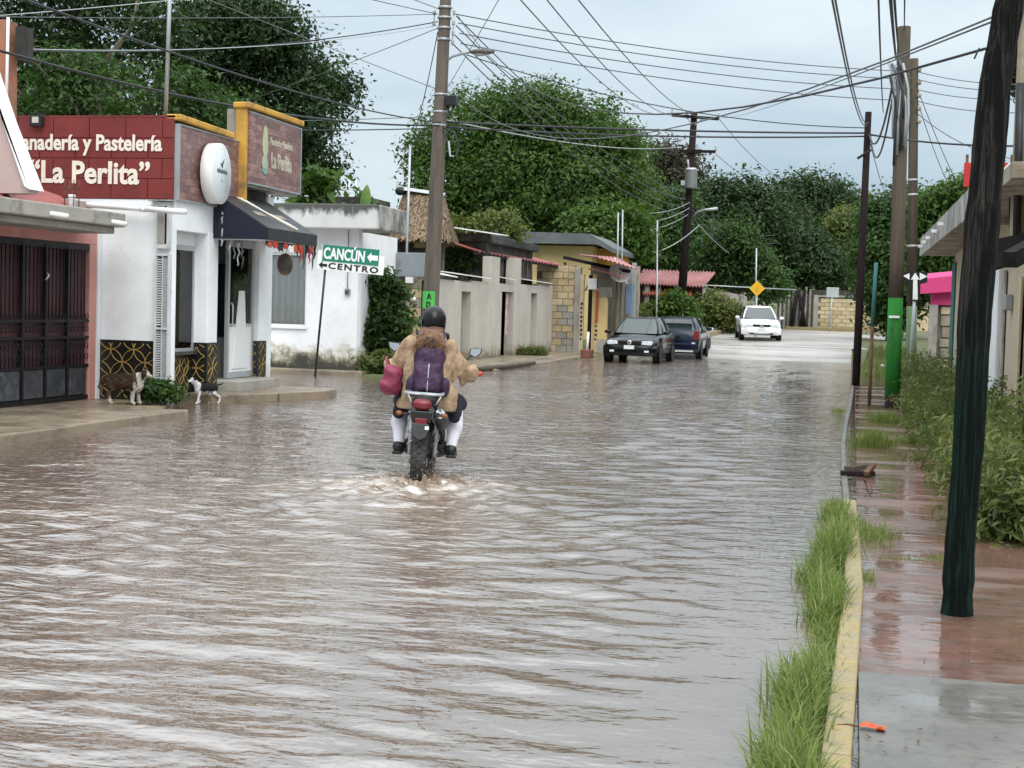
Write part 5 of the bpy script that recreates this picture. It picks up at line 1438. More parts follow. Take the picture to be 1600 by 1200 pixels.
# ================================================================== FAR END
fw = thing('far_wall', 'tan block boundary wall closing the far end of the road', 'wall', (-1, 90, .8))
FWY = 90.0
def fx(px): return at_y(px, 490, FWY).x
zt = at_y(1330, 462, FWY).z
B().box(fx(1275), fx(1460), FWY + .04, FWY + .3, .3, zt).build('mortar_core', m_mortar, fw)
rw = random.Random(12)
nb = 0
for row in range(10):
    z0 = .78 + row * .24; x = fx(1275) + (.25 if row % 2 else 0)
    if z0 + .23 > zt: break
    while x < fx(1392):
        B().box(x + .012, x + .488, FWY + rw.uniform(-.015, .005), FWY + .05, z0 + .012, z0 + .23).build('block', rw.choice((m_tan, m_tan2, m_tan2)), fw); x += .5
B().box(fx(1392), fx(1460), FWY - .02, FWY + .1, .3, zt - .5).build('plain_panel', m_tan2, fw)
for px in (1271, 1386): B().box(fx(px), fx(px + 7), FWY - .06, FWY + .3, .3, zt + .1).build('column', m_conc, fw)
B().box(fx(1270), fx(1400), FWY - .08, FWY + .32, zt + .02, zt + .28).build('coping', m_conc_dark, fw)
B().box(fx(1278), fx(1390), FWY - .05, FWY + .02, zt - .12, zt).build('pale_band', m_conc, fw)
B().box(fx(1230), fx(1420), FWY - 1.6, FWY - 1.3, .4, .98).build('kerb_stone', m_kerb, fw)
sh = thing('board_fence', 'grey weathered board fence left of the far block wall', 'fence', (-3.5, 90, .8))
for k, px in enumerate(np.arange(1214, 1272, 3.3)):
    zt2 = at_y(px, 455 + 7 * math.sin(k * 2.3), FWY).z
    B().box(fx(px), fx(px + 2.9), FWY + .1 + .05 * (k % 2), FWY + .16 + .05 * (k % 2), .3, zt2).build('board', (m_pole_old, m_conc, m_conc_dark, m_mould)[(k * 3) % 4], sh)
for px, lean in ((1236, .1), (1262, -.2), (1252, .05)):
    B().tube([(fx(px), FWY - .3, .5), (fx(px) + lean * 3, FWY - .3, 3.2)], .12, 7).build('prop_post', m_pole_wood, sh)

ys_ = thing('warning_sign', 'yellow diamond road sign on the left verge', 'road sign', (-5.9, 68, .6))
c0 = at_y(1183, 451, 68); hd = .36
Mq = Matrix.Translation(c0) @ Matrix.Rotation(R(45), 4, 'Y')
B().box(-hd * .71, hd * .71, -.012, .012, -hd * .71, hd * .71, Mq).build('plate', m_sign_yellow, ys_, bevel=.02)
B().tube([(c0.x, 68.05, .4), (c0.x, 68.05, c0.z + .2)], .035, 6).build('post', m_galv, ys_)
B().bar(c0 + Vector((0, -.016, -.16)), c0 + Vector((0, -.016, .05)), .045, .006, up=(0, 1, 0)).build('arrow_mark', mat('faded_mark', (.42, .22, .02), .5), ys_)
wb = thing('road_sign', 'pale rectangular road sign seen from behind before the far wall', 'road sign', (-1.6, 86, .8))
c0 = at_y(1301, 457, 86)
B().box(c0.x - .34, c0.x + .34, 85.98, 86.0, c0.z - .28, c0.z + .28).build('plate', m_alu, wb, bevel=.02)
B().tube([(c0.x - .12, 86.05, .5), (c0.x, 86.05, c0.z + .2)], .04, 6).build('post', m_galv, wb)

# ================================================================== RIGHT SIDE
POST_G = [at_y(1394, 640, 26.5), at_y(1413, 42, 26.5)]
def on_p(pts, z):
    a, b = pts; return a.lerp(b, (z - a.z) / (b.z - a.z))
gp = thing('utility_pole', 'stout timber utility pole with a bright green painted foot', 'utility pole', POST_G[0])
B().tube([on_p(POST_G, -.3), on_p(POST_G, .25)], [.135, .132], 12).build('foot', m_pole_wood, gp)
B().tube([on_p(POST_G, .25), on_p(POST_G, 1.95)], [.133, .126], 12).build('green_band', m_greenpaint, gp)
B().tube([on_p(POST_G, 1.95), on_p(POST_G, 2.6), POST_G[1]], [.125, .122, .11], 12).build('shaft', m_pole_old, gp)
g = B()
a = on_p(POST_G, 1.62)
B().box(a.x - .11, a.x + .07, a.y - .145, a.y - .13, 1.60, 1.64).build('tag_plate', m_sign_white, gp)
rc = random.Random(14)
for k in range(9):
    z1 = 6.1 - rc.uniform(0, .5); z0 = z1 - rc.uniform(.8, 1.6)
    a, b = on_p(POST_G, z1), on_p(POST_G, z0); of = Vector((-.15 + .03 * k, -.13 - .02 * (k % 3), 0))
    B().tube([a + of + Vector((-.1, 0, 0)), a.lerp(b, .3) + of, a.lerp(b, .6) + of + Vector((.02 * math.sin(k), -.03, 0)), b + of * .9], .022, 6).build('cable_coil', (m_cable_pale, m_cable, m_cable_grey, m_cable_pale)[k % 4], gp)
P3 = [at_y(1424, 575, 42), at_y(1428, 92, 42)]
p3 = thing('utility_pole', 'grey timber pole with worn green foot behind the bright green one', 'utility pole', P3[0])
B().tube([on_p(P3, -.3), on_p(P3, 1.95)], [.145, .14], 12).build('green_band', m_greenworn, p3)
B().tube([on_p(P3, 1.95), P3[1]], [.139, .12], 12).build('shaft', m_pole_old, p3)
for z in np.linspace(7.0, 8.4, 5):
    q = on_p(P3, z) + Vector((.15, -.1, 0)); B().lathe([(.03, -.08), (.06, 0), (.03, .08)], 8, Matrix.Translation(q)).build('insulator', m_ins, p3)
for z in (3.6, 5.0, 5.4): B().tube([on_p(P3, z - .03), on_p(P3, z + .03)], .142, 12).build('band', m_galv, p3)
PT = [at_y(1337, 605, 34.6), at_y(1357, 175, 34.6)]
tp_ = thing('utility_pole', 'slim near-black timber pole standing in the flooded kerb', 'utility pole', PT[0])
B().tube([on_p(PT, -.3), on_p(PT, 2.9), PT[1]], [.092, .086, .072], 10).build('shaft', m_pole_wood, tp_)
B().tube([on_p(PT, 5.3) + Vector((-.2, -.05, -.1)), on_p(PT, 5.35) + Vector((.1, -.05, .05))], .03, 6).build('cable_clamp', m_black, tp_)
# near pole, bent and dark
NPX = [(1494, 985, 8.07), (1500, 850, 8.07), (1513, 700, 8.07), (1523, 490, 8.08), (1541, 280, 8.1), (1555, 130, 8.12), (1578, 0, 8.15), (1600, -90, 8.2)]
npts = [at_y(*p) for p in NPX]
m_near, n_, l_, b_ = _new('near_pole_timber')
co_ = n_.new('ShaderNodeTexCoord'); sp_ = n_.new('ShaderNodeSeparateXYZ'); l_.new(co_.outputs['Object'], sp_.inputs[0])
gr = _noise(n_, l_, 6, 8, .7, stretch=(5, 5, .22)); pt_ = _noise(n_, l_, 3, 7, .7, stretch=(2, 2, .5))
wood = _mix(n_, l_, _range(n_, l_, gr.outputs['Fac'], .50, .68), (.006, .006, .006), (.060, .055, .048))
green = _mix(n_, l_, _range(n_, l_, gr.outputs['Fac'], .48, .66), (.003, .006, .005), (.012, .045, .030))
adn = n_.new('ShaderNodeMath'); adn.operation = 'ADD'; l_.new(_range(n_, l_, sp_.outputs['Z'], .3, 2.3, .75, 0), adn.inputs[0]); l_.new(pt_.outputs['Fac'], adn.inputs[1])
c_ = _mix(n_, l_, _range(n_, l_, adn.outputs[0], .72, .95), wood, green)
l_.new(c_, b_.inputs['Base Color']); b_.inputs['Roughness'].default_value = .8; b_.inputs['Specular IOR Level'].default_value = .1
bp_ = n_.new('ShaderNodeBump'); bp_.inputs['Strength'].default_value = 1.0; bp_.inputs['Distance'].default_value = .03
l_.new(gr.outputs['Fac'], bp_.inputs['Height']); l_.new(bp_.outputs[0], b_.inputs['Normal'])
npole = thing('utility_pole', 'nearest dark bent timber pole with flaking green paint on the pavement', 'utility pole', npts[0])
# resample smoothly with knots and small bumps
fine = []; rad = []
rn = np.random.default_rng(2)
for i in range(len(npts) - 1):
    for k in range(7):
        t = k / 7; fine.append(npts[i].lerp(npts[i + 1], t)); u_ = (i + t) / (len(npts) - 1)
        rad.append(.084 - .006 * math.sin(u_ * 9) + rn.normal(0, .0022) - .004 * u_ + (.006 if u_ < .03 else 0))
fine.append(npts[-1]); rad.append(.075)
B().tube(fine, rad, 20).build('shaft', m_near, npole)
q = npts[4]; B().tube([at_y(1530, 75, 8.03), at_y(1522, 92, 8.03)], .005, 5).build('wire_stub', m_cable, npole)

tl = B().tube([on_ground(1358, 636) - Vector((0, 0, .2)), at_y(1364, 500, 27.2)], .03, 8).build('post', m_rust)
bpy.data.objects.remove(tl)
tpost = thing('sign_post', 'thin teal and rusty steel post beside the bright green pole', 'post', on_ground(1358, 636))
B().tube([on_ground(1358, 636) - Vector((0, 0, .2)), at_y(1363, 510, 27.2)], .032, 8).build('lower_tube', m_rust, tpost)
B().tube([at_y(1363, 510, 27.2), at_y(1369, 410, 27.2)], .034, 8).build('upper_tube', m_teal, tpost)
ar = thing('arrow_sign', 'black sign with three white arrows on a galvanised post', 'road sign', (1.6, 38, 0))
AY = 38.0
c0 = at_y(1430, 436, AY)
B().tube([(c0.x - .05, AY + .05, -.1), (c0.x + .02, AY + .05, c0.z + .1)], .04, 8).build('post', m_galv, ar)
S1 = AY / math.cos(YAW) / F_PX * .99
def apx(px, py): q = at_y(px, py, AY); return (q.x, q.z)
B().prism([apx(*p) for p in ((1412, 425), (1449, 425), (1449, 441), (1438, 444), (1438, 470), (1423, 470), (1423, 444), (1412, 441))], 'y', AY - .012, AY + .012).build('plate', m_sign_black, ar)
B().prism([apx(*p) for p in ((1430, 426), (1437, 437), (1433.2, 436.5), (1434, 468), (1426, 468), (1426.8, 436.5), (1423, 437))], 'y', AY - .020, AY - .013).build('arrow', m_sign_white, ar)
B().prism([apx(*p) for p in ((1411, 431), (1421, 427), (1421, 437))], 'y', AY - .020, AY - .013).build('arrow', m_sign_white, ar)
B().prism([apx(*p) for p in ((1449, 432), (1437, 426), (1437, 438))], 'y', AY - .020, AY - .013).build('arrow', m_sign_white, ar)

# pink-roofed kiosk
pk = thing('kiosk', 'stone kiosk with bright magenta awning on the right', 'kiosk', (2.4, 40, 0))
KY = 40.0
def kp_(px, py, y=KY): return at_y(px, py, y)
a, b, c, d = kp_(1437, 436), kp_(1500, 430), kp_(1500, 455), kp_(1438, 459)
B().add([a, b, c, d] + [p + Vector((0, 1.0, .15)) for p in (a, b, c, d)], [(0, 1, 2, 3), (4, 7, 6, 5), (0, 4, 5, 1), (1, 5, 6, 2), (2, 6, 7, 3), (3, 7, 4, 0)]).build('awning', m_magenta, pk)
B().box(kp_(1456, 470).x, kp_(1520, 470).x, KY + .3, KY + .6, kp_(1460, 476).z, kp_(1460, 452).z).build('fascia', m_magenta, pk)
B().box(kp_(1454, 470).x, kp_(1467, 470).x, KY + .25, KY + .6, -.1, kp_(1460, 476).z).build('column', m_conc, pk)
x0, x1, zt_ = kp_(1467, 500).x, kp_(1520, 500).x, kp_(1480, 476).z
B().box(x0, x1, KY + .45, KY + .6, -.1, zt_).build('wall_core', m_mortar, pk)
rk = random.Random(6); z = 0.0
while z < zt_ - .1:
    hgt = rk.uniform(.22, .32); x = x0 + rk.uniform(0, .1)
    while x < x1:
        wdt = rk.uniform(.28, .5)
        B().box(x + .015, min(x + wdt, x1) - .015, KY + .36 + rk.uniform(0, .04), KY + .5, z + .015, min(z + hgt, zt_) - .015).build('stone', rk.choice((m_stone, m_tan, m_tan2)), pk, bevel=.02)
        x += wdt
    z += hgt

# nearer building with the concrete canopy
rbld = thing('corner_house', 'weathered beige house on the right with a cracked concrete canopy', 'house', (2.6, 28, 0))
RX = 2.2
m_beige_wall = mat_wall('beige_old_plaster', (0.52, 0.44, 0.32), stain=(.10, .075, .05), low=-.1, high=1.3, amt=.85, stain2=(.34, .23, .13))
B().box(RX, RX + .25, 20.9, 35.6, -.2, 3.15).build('wall', m_beige_wall, rbld)
B().box(RX, RX + .25, 12, 19.6, -.2, 3.15).build('wall', m_beige_wall, rbld)
B().box(RX, RX + .25, 19.6, 20.9, 2.15, 3.15).build('wall', m_beige_wall, rbld)
B().box(RX + .05, RX + .12, 19.65, 20.85, 0, 2.15).build('door', m_brown_door, rbld)
B().box(RX - .03, RX + .03, 20.9, 21.15, 0, 2.2).build('door_jamb', m_tan2, rbld)
B().box(RX, 6.5, 35.4, 35.6, -.2, 3.15).build('wall', m_beige_wall, rbld)
B().box(RX - .03, RX + .002, 24.1, 25.2, 0, 2.4).build('white_patch', m_white, rbld)
B().box(RX - .05, RX - .02, 23.0, 23.35, 0.35, 2.35).build('grey_board', m_mould, rbld)
B().tube([(RX - .06, 25.4, 0), (RX - .06, 25.4, 2.9)], .05, 8).build('drain_pipe', m_pvc, rbld)
B().box(RX - .12, RX + .0, 22.1, 22.4, 1.75, 1.98).build('meter', m_galv, rbld, bevel=.02)
B().box(RX - .04, RX + .06, 34.6, 35.62, -.1, 2.9).build('teal_panel', m_teal, rbld)
m_soffit = mat('stained_soffit', (.36, .31, .25), .9, var=.3, stain=(.12, .09, .06), stain_amt=.7, stain_scale=1.4, bump=.5)
B().add([(1.5, 36.6, 3.12), (RX + .3, 36.6, 3.12), (RX + .3, 17.0, 3.16), (1.62, 17.0, 3.16), (1.5, 36.6, 3.30), (RX + .3, 36.6, 3.30), (RX + .3, 17.0, 3.34), (1.62, 17.0, 3.34)],
        [(0, 1, 2, 3), (4, 7, 6, 5), (0, 4, 5, 1), (1, 5, 6, 2), (2, 6, 7, 3), (3, 7, 4, 0)]).build('canopy_slab', m_soffit, rbld)
B().add([(1.46, 36.64, 3.10), (1.5 - .002, 36.64, 3.10), (1.62 - .002, 22.5, 3.12), (1.58, 22.5, 3.12), (1.46, 36.64, 3.52), (1.498, 36.64, 3.52), (1.618, 22.5, 3.54), (1.58, 22.5, 3.54)],
        [(0, 1, 2, 3), (4, 7, 6, 5), (0, 4, 5, 1), (1, 5, 6, 2), (2, 6, 7, 3), (3, 7, 4, 0)]).build('canopy_fascia', m_mould, rbld)
B().box(RX - .1, 6.5, 17, 36.3, 3.34, 3.75).build('parapet', m_conc_dark, rbld)
B().box(1.66, RX + .2, 21.8, 22.3, 3.345, 3.72).build('canopy_upstand', m_conc_dark, rbld)
for k, y in enumerate((27.2, 29.4, 31.8, 33.6, 35.4)):
    B().box(1.38, 1.47, y, y + .28, 3.26, 3.32).build('canopy_spout', m_pvc, rbld)
for k, y in enumerate((23.2, 24.6, 26.0)):
    B().box(1.62, RX, y, y + .09, 3.04, 3.13).build('soffit_batten', m_soffit, rbld)
tb = thing('timber_awning', 'dark timber awning frame projecting from the beige house on the right', 'awning frame', (2.0, 16.5, 2.4))
q1, q2 = at_y(1545, 412, 17.0), at_y(1640, 385, 16.6)
B().bar(q1, q2, .12, .16).build('beam', m_timber, tb)
q3, q4 = at_y(1540, 388, 18.5), at_y(1640, 368, 17.8)
B().bar(q3, q4, .12, .15).build('beam', m_timber, tb)
q5, q6 = at_y(1578, 406, 15.2), at_y(1640, 372, 15.8)
B().bar(q5, q6, .14, .16).build('beam', m_timber, tb)

tanp = thing('utility_pole', 'tan concrete pole cut off by the right edge of the photo', 'utility pole', (2.2, 18.3, 0))
a, b = at_y(1596, 372, 19.5), at_y(1612, -60, 19.5)
B().tube([(a.x - .03, 19.5, 3.3), a, b], [.15, .15, .12], 8, smooth=False).build('shaft', mat('tan_concrete', (.33, .28, .21), .85, stain=(.06, .05, .04), stain_amt=.5), tanp)
B().tube([at_y(1588, 380, 19.3), at_y(1594, 130, 19.3)], .05, 7).build('conduit', m_black, tanp)

rsn = thing('roof_sign', 'red rooftop sign with a white letter fragment on the right', 'sign', (3.2, 27, 3.8))
def rp(px, py, y=27.0): return at_y(px, py, y)
a, b = rp(1507, 254), rp(1588, 292)
B().box(a.x, b.x, 27.0, 27.06, b.z, a.z).build('board', mat('sign_red', (.50, .03, .03), .45, var=.15), rsn)
text('lettering', 'K', m_sign_white, rsn, (rp(1556, 290).x, 26.985, rp(1556, 289).z), (1, 0, 0), (0, 0, 1), .52, width=.36, bold=.05)
for px in (1510, 1545, 1580):
    q = rp(px, 292); B().tube([(q.x, 27.1, 3.5), (q.x, 27.1, a.z + .15)], .025, 6).build('prop', m_rust, rsn)

# ================================================================== CARS
m_tyre = mat('tyre_rubber', (.018, .018, .018), .8, var=.3, bump=.3)
m_rim = mat('alloy_rim', (.38, .39, .40), .35, metal=.7, bump=0)
m_lens = mat('headlamp_lens', (.62, .66, .68), .12, var=.25, vscale=9, bump=.05, spec=.8)
m_tail = mat('tail_lamp_red', (.17, .006, .010), .3, var=.2, bump=.05, spec=.6)
m_trim = mat('black_trim', (.008, .008, .009), .6, spec=.2, bump=.05)
m_plate = mat('number_plate', (.62, .63, .62), .5, var=.25, vscale=12, bump=0)
m_chrome = mat('chrome', (.6, .61, .62), .15, metal=1.0, bump=0)
m_carglass = mat_glass('car_glass', (.02, .032, .03), .06)

def car(name, label, loc, rz, paint, style, roll=0.0, pitch=0.0, group='cars parked along the road'):
    """front towards local -y, the origin on the ground under the middle of the front bumper"""
    t = thing(name, label, 'car', loc, group=group, rot=(pitch, roll, rz))
    if style == 'sedan':
        L, H, W = 4.35, 1.44, .865
        ys_ = [0, .05, .22, .6, 1.1, 1.35, 2.0, 2.9, 3.5, 3.85, 4.2, 4.31, 4.35]
        zt_ = [.52, .64, .72, .80, .89, .93, .95, .97, .99, 1.0, .97, .86, .62]
        hw = [.60, .72, .81, .855, .865, .865, .865, .865, .86, .85, .80, .74, .66]
        g0, g1, g2, g3 = 1.12, 1.92, 3.02, 3.78
    else:
        L, H, W = 3.85, 1.41, .83
        ys_ = [0, .05, .2, .5, .85, 1.1, 1.8, 2.6, 3.2, 3.5, 3.72, 3.81, 3.85]
        zt_ = [.54, .66, .75, .83, .91, .95, .97, 1.0, 1.02, 1.03, 1.02, .96, .6]
        hw = [.58, .70, .78, .82, .83, .83, .83, .83, .825, .82, .80, .78, .72]
        g0, g1, g2, g3 = .88, 1.65, 3.18, 3.74
    b = B(); prof = []
    for y, z, w in zip(ys_, zt_, hw):
        zb = .24 if .1 < y < L - .1 else .30
        half = [(0, zb), (w * .9, zb), (w * .985, zb + .08), (w, zb + .5 * (z - zb)), (w * .985, zb + .78 * (z - zb)), (w * .93, zb + .93 * (z - zb)), (w * .80, z - .004), (w * .4, z + .015), (0, z + .022)]
        prof.append([(x, y, zz) for x, zz in half] + [(-x, y, zz) for x, zz in half[-2:0:-1]])
    n = len(prof[0]); vs = [p for r_ in prof for p in r_]; fs = []
    for i in range(len(prof) - 1):
        for k in range(n):
            a, c = i * n + k, i * n + (k + 1) % n
            fs.append((a, c, c + n, a + n))
    fs += [tuple(range(n - 1, -1, -1)), tuple(range((len(prof) - 1) * n, len(prof) * n))]
    b.add(vs, fs, True); body = b.build('body', paint, t, local=True)
    # greenhouse
    def ring(u, inset=0.0):
        ya, yb = g0 + (g1 - g0) * u, g3 + (g2 - g3) * u
        w = (.80 if style == 'sedan' else .775) * (1 - u) + .575 * u + .03 * math.sin(PI * u)
        z = .93 + (H - .955) * u if style == 'sedan' else .95 + (H - .975) * u
        cy, hy = (ya + yb) / 2, (yb - ya) / 2
        pts = []
        for k in range(40):
            a = 2 * PI * k / 40; c, s = math.cos(a), math.sin(a); e = 2 / 7.0
            pts.append(((w - inset) * abs(c) ** e * (1 if c > 0 else -1), cy + (hy - inset) * abs(s) ** e * (1 if s > 0 else -1), z + (-.03 * u * abs(s) ** 6)))
        return pts
    us = (0, .3, .65, 1.0); rr = [ring(u) for u in us]
    vs = [p for r_ in rr for p in r_]; fs = [(i * 40 + k, i * 40 + (k + 1) % 40, i * 40 + 40 + (k + 1) % 40, i * 40 + 40 + k) for i in range(3) for k in range(40)]
    B().add(vs, fs, True).build('glass', m_carglass, t, local=True)
    top = ring(1.0); cyy = (g1 + g2) / 2
    r2_ = [(x * .985, cyy + (y - cyy) * .985, z + .018) for x, y, z in top]; r3 = [(x * .6, cyy + (y - cyy) * .7, z + .04) for x, y, z in top]
    low = [(x * 1.012, cyy + (y - cyy) * 1.01, z - .03) for x, y, z in top]
    vs = low + r2_ + r3 + [(0, cyy, H + .03)]
    fs = [(i * 40 + k, i * 40 + (k + 1) % 40, i * 40 + 40 + (k + 1) % 40, i * 40 + 40 + k) for i in range(2) for k in range(40)] + [(80 + k, 80 + (k + 1) % 40, 120) for k in range(40)]
    B().add(vs, fs, True).build('roof', paint, t, local=True)
    def gp_(k, u):
        r_ = ring(u); return Vector(r_[k % 40]) * 1.0
    for k in ((26, 34) if True else ()):
        B().tube([gp_(k if k != 26 else 26, u) for u in us], .035, 6).build('pillar', paint, t, local=True)
    for k in (6, 14, 0, 20):
        B().tube([gp_(k, u) for u in us], .045 if k in (6, 14) else .03, 6).build('pillar', paint if k in (6, 14) else m_trim, t, local=True)
    # wheels
    for y in (.80, L - .80 if style != 'sedan' else 3.32):
        for s in (-1, 1):
            Mw = Matrix.Translation((s * (W - .12), y, .30)) @ Matrix.Rotation(s * PI / 2, 4, 'Y')
            B().lathe([(.33, .055), (.36, .118), (.345, .14), (.33, .132)], 24, Mw).build('wheel_arch', m_trim, t, local=True)
            wh = B().lathe([(.19, -.06), (.29, -.07), (.305, -.03), (.305, .09), (.29, .125), (.20, .13)], 24, Mw).build('tyre', m_tyre, t, local=True)
            B().lathe([(.03, .11), (.19, .128), (.205, .135), (.205, .10), (.17, .10), (.16, .08), (.03, .08)], 20, Mw).build('rim', m_rim, wh, local=True)
    # face
    zf = zt_[1]
    if style == 'sedan':
        for s in (-1, 1):
            B().prism([(s * .36, .60), (s * .68, .585), (s * .72, .66), (s * .66, .715), (s * .38, .70)], 'y', .015, .16).build('headlight', m_lens, t, local=True, bevel=.01)
            B().box(s * .52 - .09, s * .52 + .09, -.022, .05, .36, .42).build('fog_light', m_lens, t, local=True)
            B().ball((s * (W + .08), 1.28, .96), (.10, .06, .065), 10, 6).build('mirror', paint, t, local=True)
        B().prism([(-.345, .61), (.345, .61), (.37, .70), (-.37, .70)], 'y', .004, .1).build('grille', m_trim, t, local=True)
        B().lathe([(.075, 0), (.075, .025), (.06, .03)], 20, Matrix.Translation((0, .012, .655)) @ Matrix.Rotation(PI / 2, 4, 'X')).build('badge', m_chrome, t, local=True)
        bp2 = B(); N = 12
        pts = [(-.84 + 1.68 * k / N, -.045 + .16 * abs(2 * k / N - 1) ** 3.5) for k in range(N + 1)]
        vv = [(x, y, z) for z in (.27, .34, .50, .55) for x, y in pts]
        vv = [(x, y + (.03 if z in (.27, .55) else 0), z) for x, y, z in vv]
        ff = [(r_ * (N + 1) + k, r_ * (N + 1) + k + 1, (r_ + 1) * (N + 1) + k + 1, (r_ + 1) * (N + 1) + k) for r_ in range(3) for k in range(N)]
        bp2.add(vv, ff, True).build('bumper', paint, t, local=True)
        B().box(-.5, .5, -.035, .03, .285, .345).build('air_intake', m_trim, t, local=True)
        B().box(-.16, .16, -.058, -.046, .455, .57).build('number_plate', m_plate, t, local=True)
        for s in (-1, 1): B().box(s * .60 - .13, s * .60 + .13, L - .12, L - .005, .68, .84).build('tail_light', m_tail, t, local=True, bevel=.02)
        B().bar((-.62, 1.16, .94), (.1, 1.20, .95), .02).build('wiper', m_trim, t, local=True)
    else:
        for s in (-1, 1):
            B().prism([(s * .60, .70), (s * .81, .70), (s * .80, 1.0), (s * .69, 1.02), (s * .62, .90)], 'y', L - .14, L + .012).build('tail_light', m_tail, t, local=True, bevel=.02)
            B().ball((s * (W + .08), 1.05, .98), (.10, .06, .07), 10, 6).build('mirror', paint, t, local=True)
            B().prism([(s * .36, .60), (s * .66, .60), (s * .70, .72), (s * .42, .72)], 'y', .015, .16).build('headlight', m_lens, t, local=True)
            B().box(s * .62 - .06, s * .62 + .06, L + .02, L + .035, .45, .60).build('reflector', m_lens, t, local=True)
        B().box(-.74, .74, L - .06, L + .055, .34, .56).build('bumper', paint, t, local=True, bevel=.03)
        B().box(-.62, .62, L - .02, L + .02, .27, .335).build('lower_trim', m_plate, t, local=True)
        B().box(-.17, .17, L - .0, L + .015, .70, .82).build('number_plate', m_trim, t, local=True)
        B().box(-.55, .55, L - .55, L - .30, H - .0, H + .035).build('spoiler', paint, t, local=True, bevel=.015)
    return t

def paint(name, col, metal=.0, rough=.14):
    return mat(name, col, rough, var=.06, vscale=1, bump=.0, metal=metal, spec=.25, rvar=.03, coat=.12)
p_black = paint('black_car_paint', (.003, .0035, .004)); p_blue = paint('navy_car_paint', (.005, .009, .024), .0); p_white = paint('white_car_paint', (.72, .73, .74)); p_silver = paint('silver_car_paint', (.55, .57, .58), .3)
car('car', 'black sedan facing the camera at the edge of the flood', (-6.72, 45.0, -.02), R(-1.5), p_black, 'sedan')
car('car', 'dark blue hatchback seen from behind, parked beyond the black sedan', (-5.98, 54.3, .10), R(180.5), p_blue, 'hatch', pitch=R(-1.6))
car('car', 'silver car mostly hidden beyond the dark blue hatchback', (-6.30, 58.5, .06), R(180), p_silver, 'hatch', pitch=R(-2.4))
car('car', 'white sedan on the dry road further up the street', (-3.80, 63.0, .50), R(8), p_white, 'sedan', pitch=R(1.0))

# ================================================================== MOTORCYCLE
BLOC = (BIKE.x + fwd[0] * .27, BIKE.y + fwd[1] * .27, -.14)
BROT = (0, R(2.6), HEAD)
m_bikeplastic = mat('black_bike_plastic', (.012, .012, .014), .38, var=.3, bump=.05, spec=.5)
m_engine = mat('engine_metal', (.055, .055, .058), .5, var=.4, vscale=6, metal=.4, bump=.2)
m_seat = mat('seat_vinyl', (.012, .012, .012), .6, bump=.15)
m_mud = mat('muddy_tyre', (.03, .028, .026), .6, var=.5, vscale=8, bump=.4)
m_flap = mat('grey_mudflap', (.05, .053, .053), .6, var=.3, vscale=6)
bike = thing('motorcycle', 'black trail motorcycle ridden away through the flood water', 'motorcycle', BLOC, rot=BROT)
def wheel(yc, zc, r, wdt, nm):
    My = Matrix.Translation((0, yc, zc)) @ Matrix.Rotation(PI / 2, 4, 'Y')
    w = B().lathe([(r - .085, -wdt * .5), (r - .03, -wdt * .56), (r - .008, -wdt * .35), (r, 0), (r - .008, wdt * .35), (r - .03, wdt * .56), (r - .085, wdt * .5), (r - .10, 0)], 40, My)
    nk = 30
    for k in range(nk):
        a = 2 * PI * k / nk
        for j, (ox, wd, dr_) in enumerate(((-.33, .2, -.012), (0, .24, .002), (.33, .2, -.012))):
            aa = a + (PI / nk if j == 1 else 0)
            Mk = Matrix.Translation((0, yc, zc)) @ Matrix.Rotation(aa, 4, 'X') @ Matrix.Translation((ox * wdt, 0, r + dr_))
            w.box(-wd * wdt / 2, wd * wdt / 2, -.017, .017, -.014, .012, Mk)
    t = w.build('tyre', m_mud, bike, local=True)
    B().lathe([(r - .09, -wdt * .42), (r - .105, -wdt * .3), (r - .105, wdt * .3), (r - .09, wdt * .42), (r - .085, 0)], 32, My).build('rim', m_engine, t, local=True)
    g = B()
    for k in range(18):
        a = 2 * PI * k / 18; s = .03 if k % 2 else -.03
        g.tube([(s, yc + .03 * math.cos(a + .4), zc + .03 * math.sin(a + .4)), (0, yc + (r - .1) * math.cos(a), zc + (r - .1) * math.sin(a))], .0025, 4)
    g.lathe([(.035, -.06), (.045, -.05), (.03, 0), (.045, .05), (.035, .06)], 14, My)
    g.build('spokes', m_galv, t, local=True)
wheel(0, .31, .31, .125, 'rear'); wheel(1.33, .34, .34, .085, 'front')
g = B(); g.tube([(-.085, 0, .31), (-.09, .25, .34), (-.10, .48, .38)], .022, 8).tube([(.085, 0, .31), (.09, .25, .34), (.10, .48, .38)], .022, 8).tube([(-.10, .0, .31), (.10, .0, .31)], .014, 8)
g.build('swingarm', m_engine, bike, local=True)
g = B()
for s in (-1, 1):
    g.tube([(s * .09, .48, .38), (s * .10, .50, .60), (s * .09, .42, .80), (s * .10, -.12, .84)], .016, 7)
    g.tube([(s * .10, .50, .60), (s * .05, .95, .82), (0, 1.02, .92)], .018, 7)
    g.tube([(s * .09, .48, .40), (s * .06, .85, .36), (s * .02, .98, .80)], .016, 7)
    g.tube([(s * .10, .45, .55), (s * .10, .10, .80)], .012, 6)
g.build('frame', m_bikeplastic, bike, local=True)
sd = SDF((-.25, .3, .2), (.25, 1.0, .8), .012)
sd.rbox((0, .62, .42), (.12, .17, .11), .04, 0).cone((0, .70, .48), (0, .80, .70), .085, .075, .03).cone((-.13, .56, .40), (.13, .56, .40), .09, .09, .03).cone((-.15, .70, .38), (.15, .70, .38), .06, .06, .02)
v, q = sd.mesh(); np_mesh('engine', v, q, m_engine, bike, True, True)
g = B()
for k in range(7): g.box(-.10, .10, .68, .86, .54 + k * .025, .548 + k * .025)
g.build('cooling_fins', m_engine, bike, local=True)
sd = SDF((-.25, -.3, .7), (.25, 1.1, 1.1), .012)
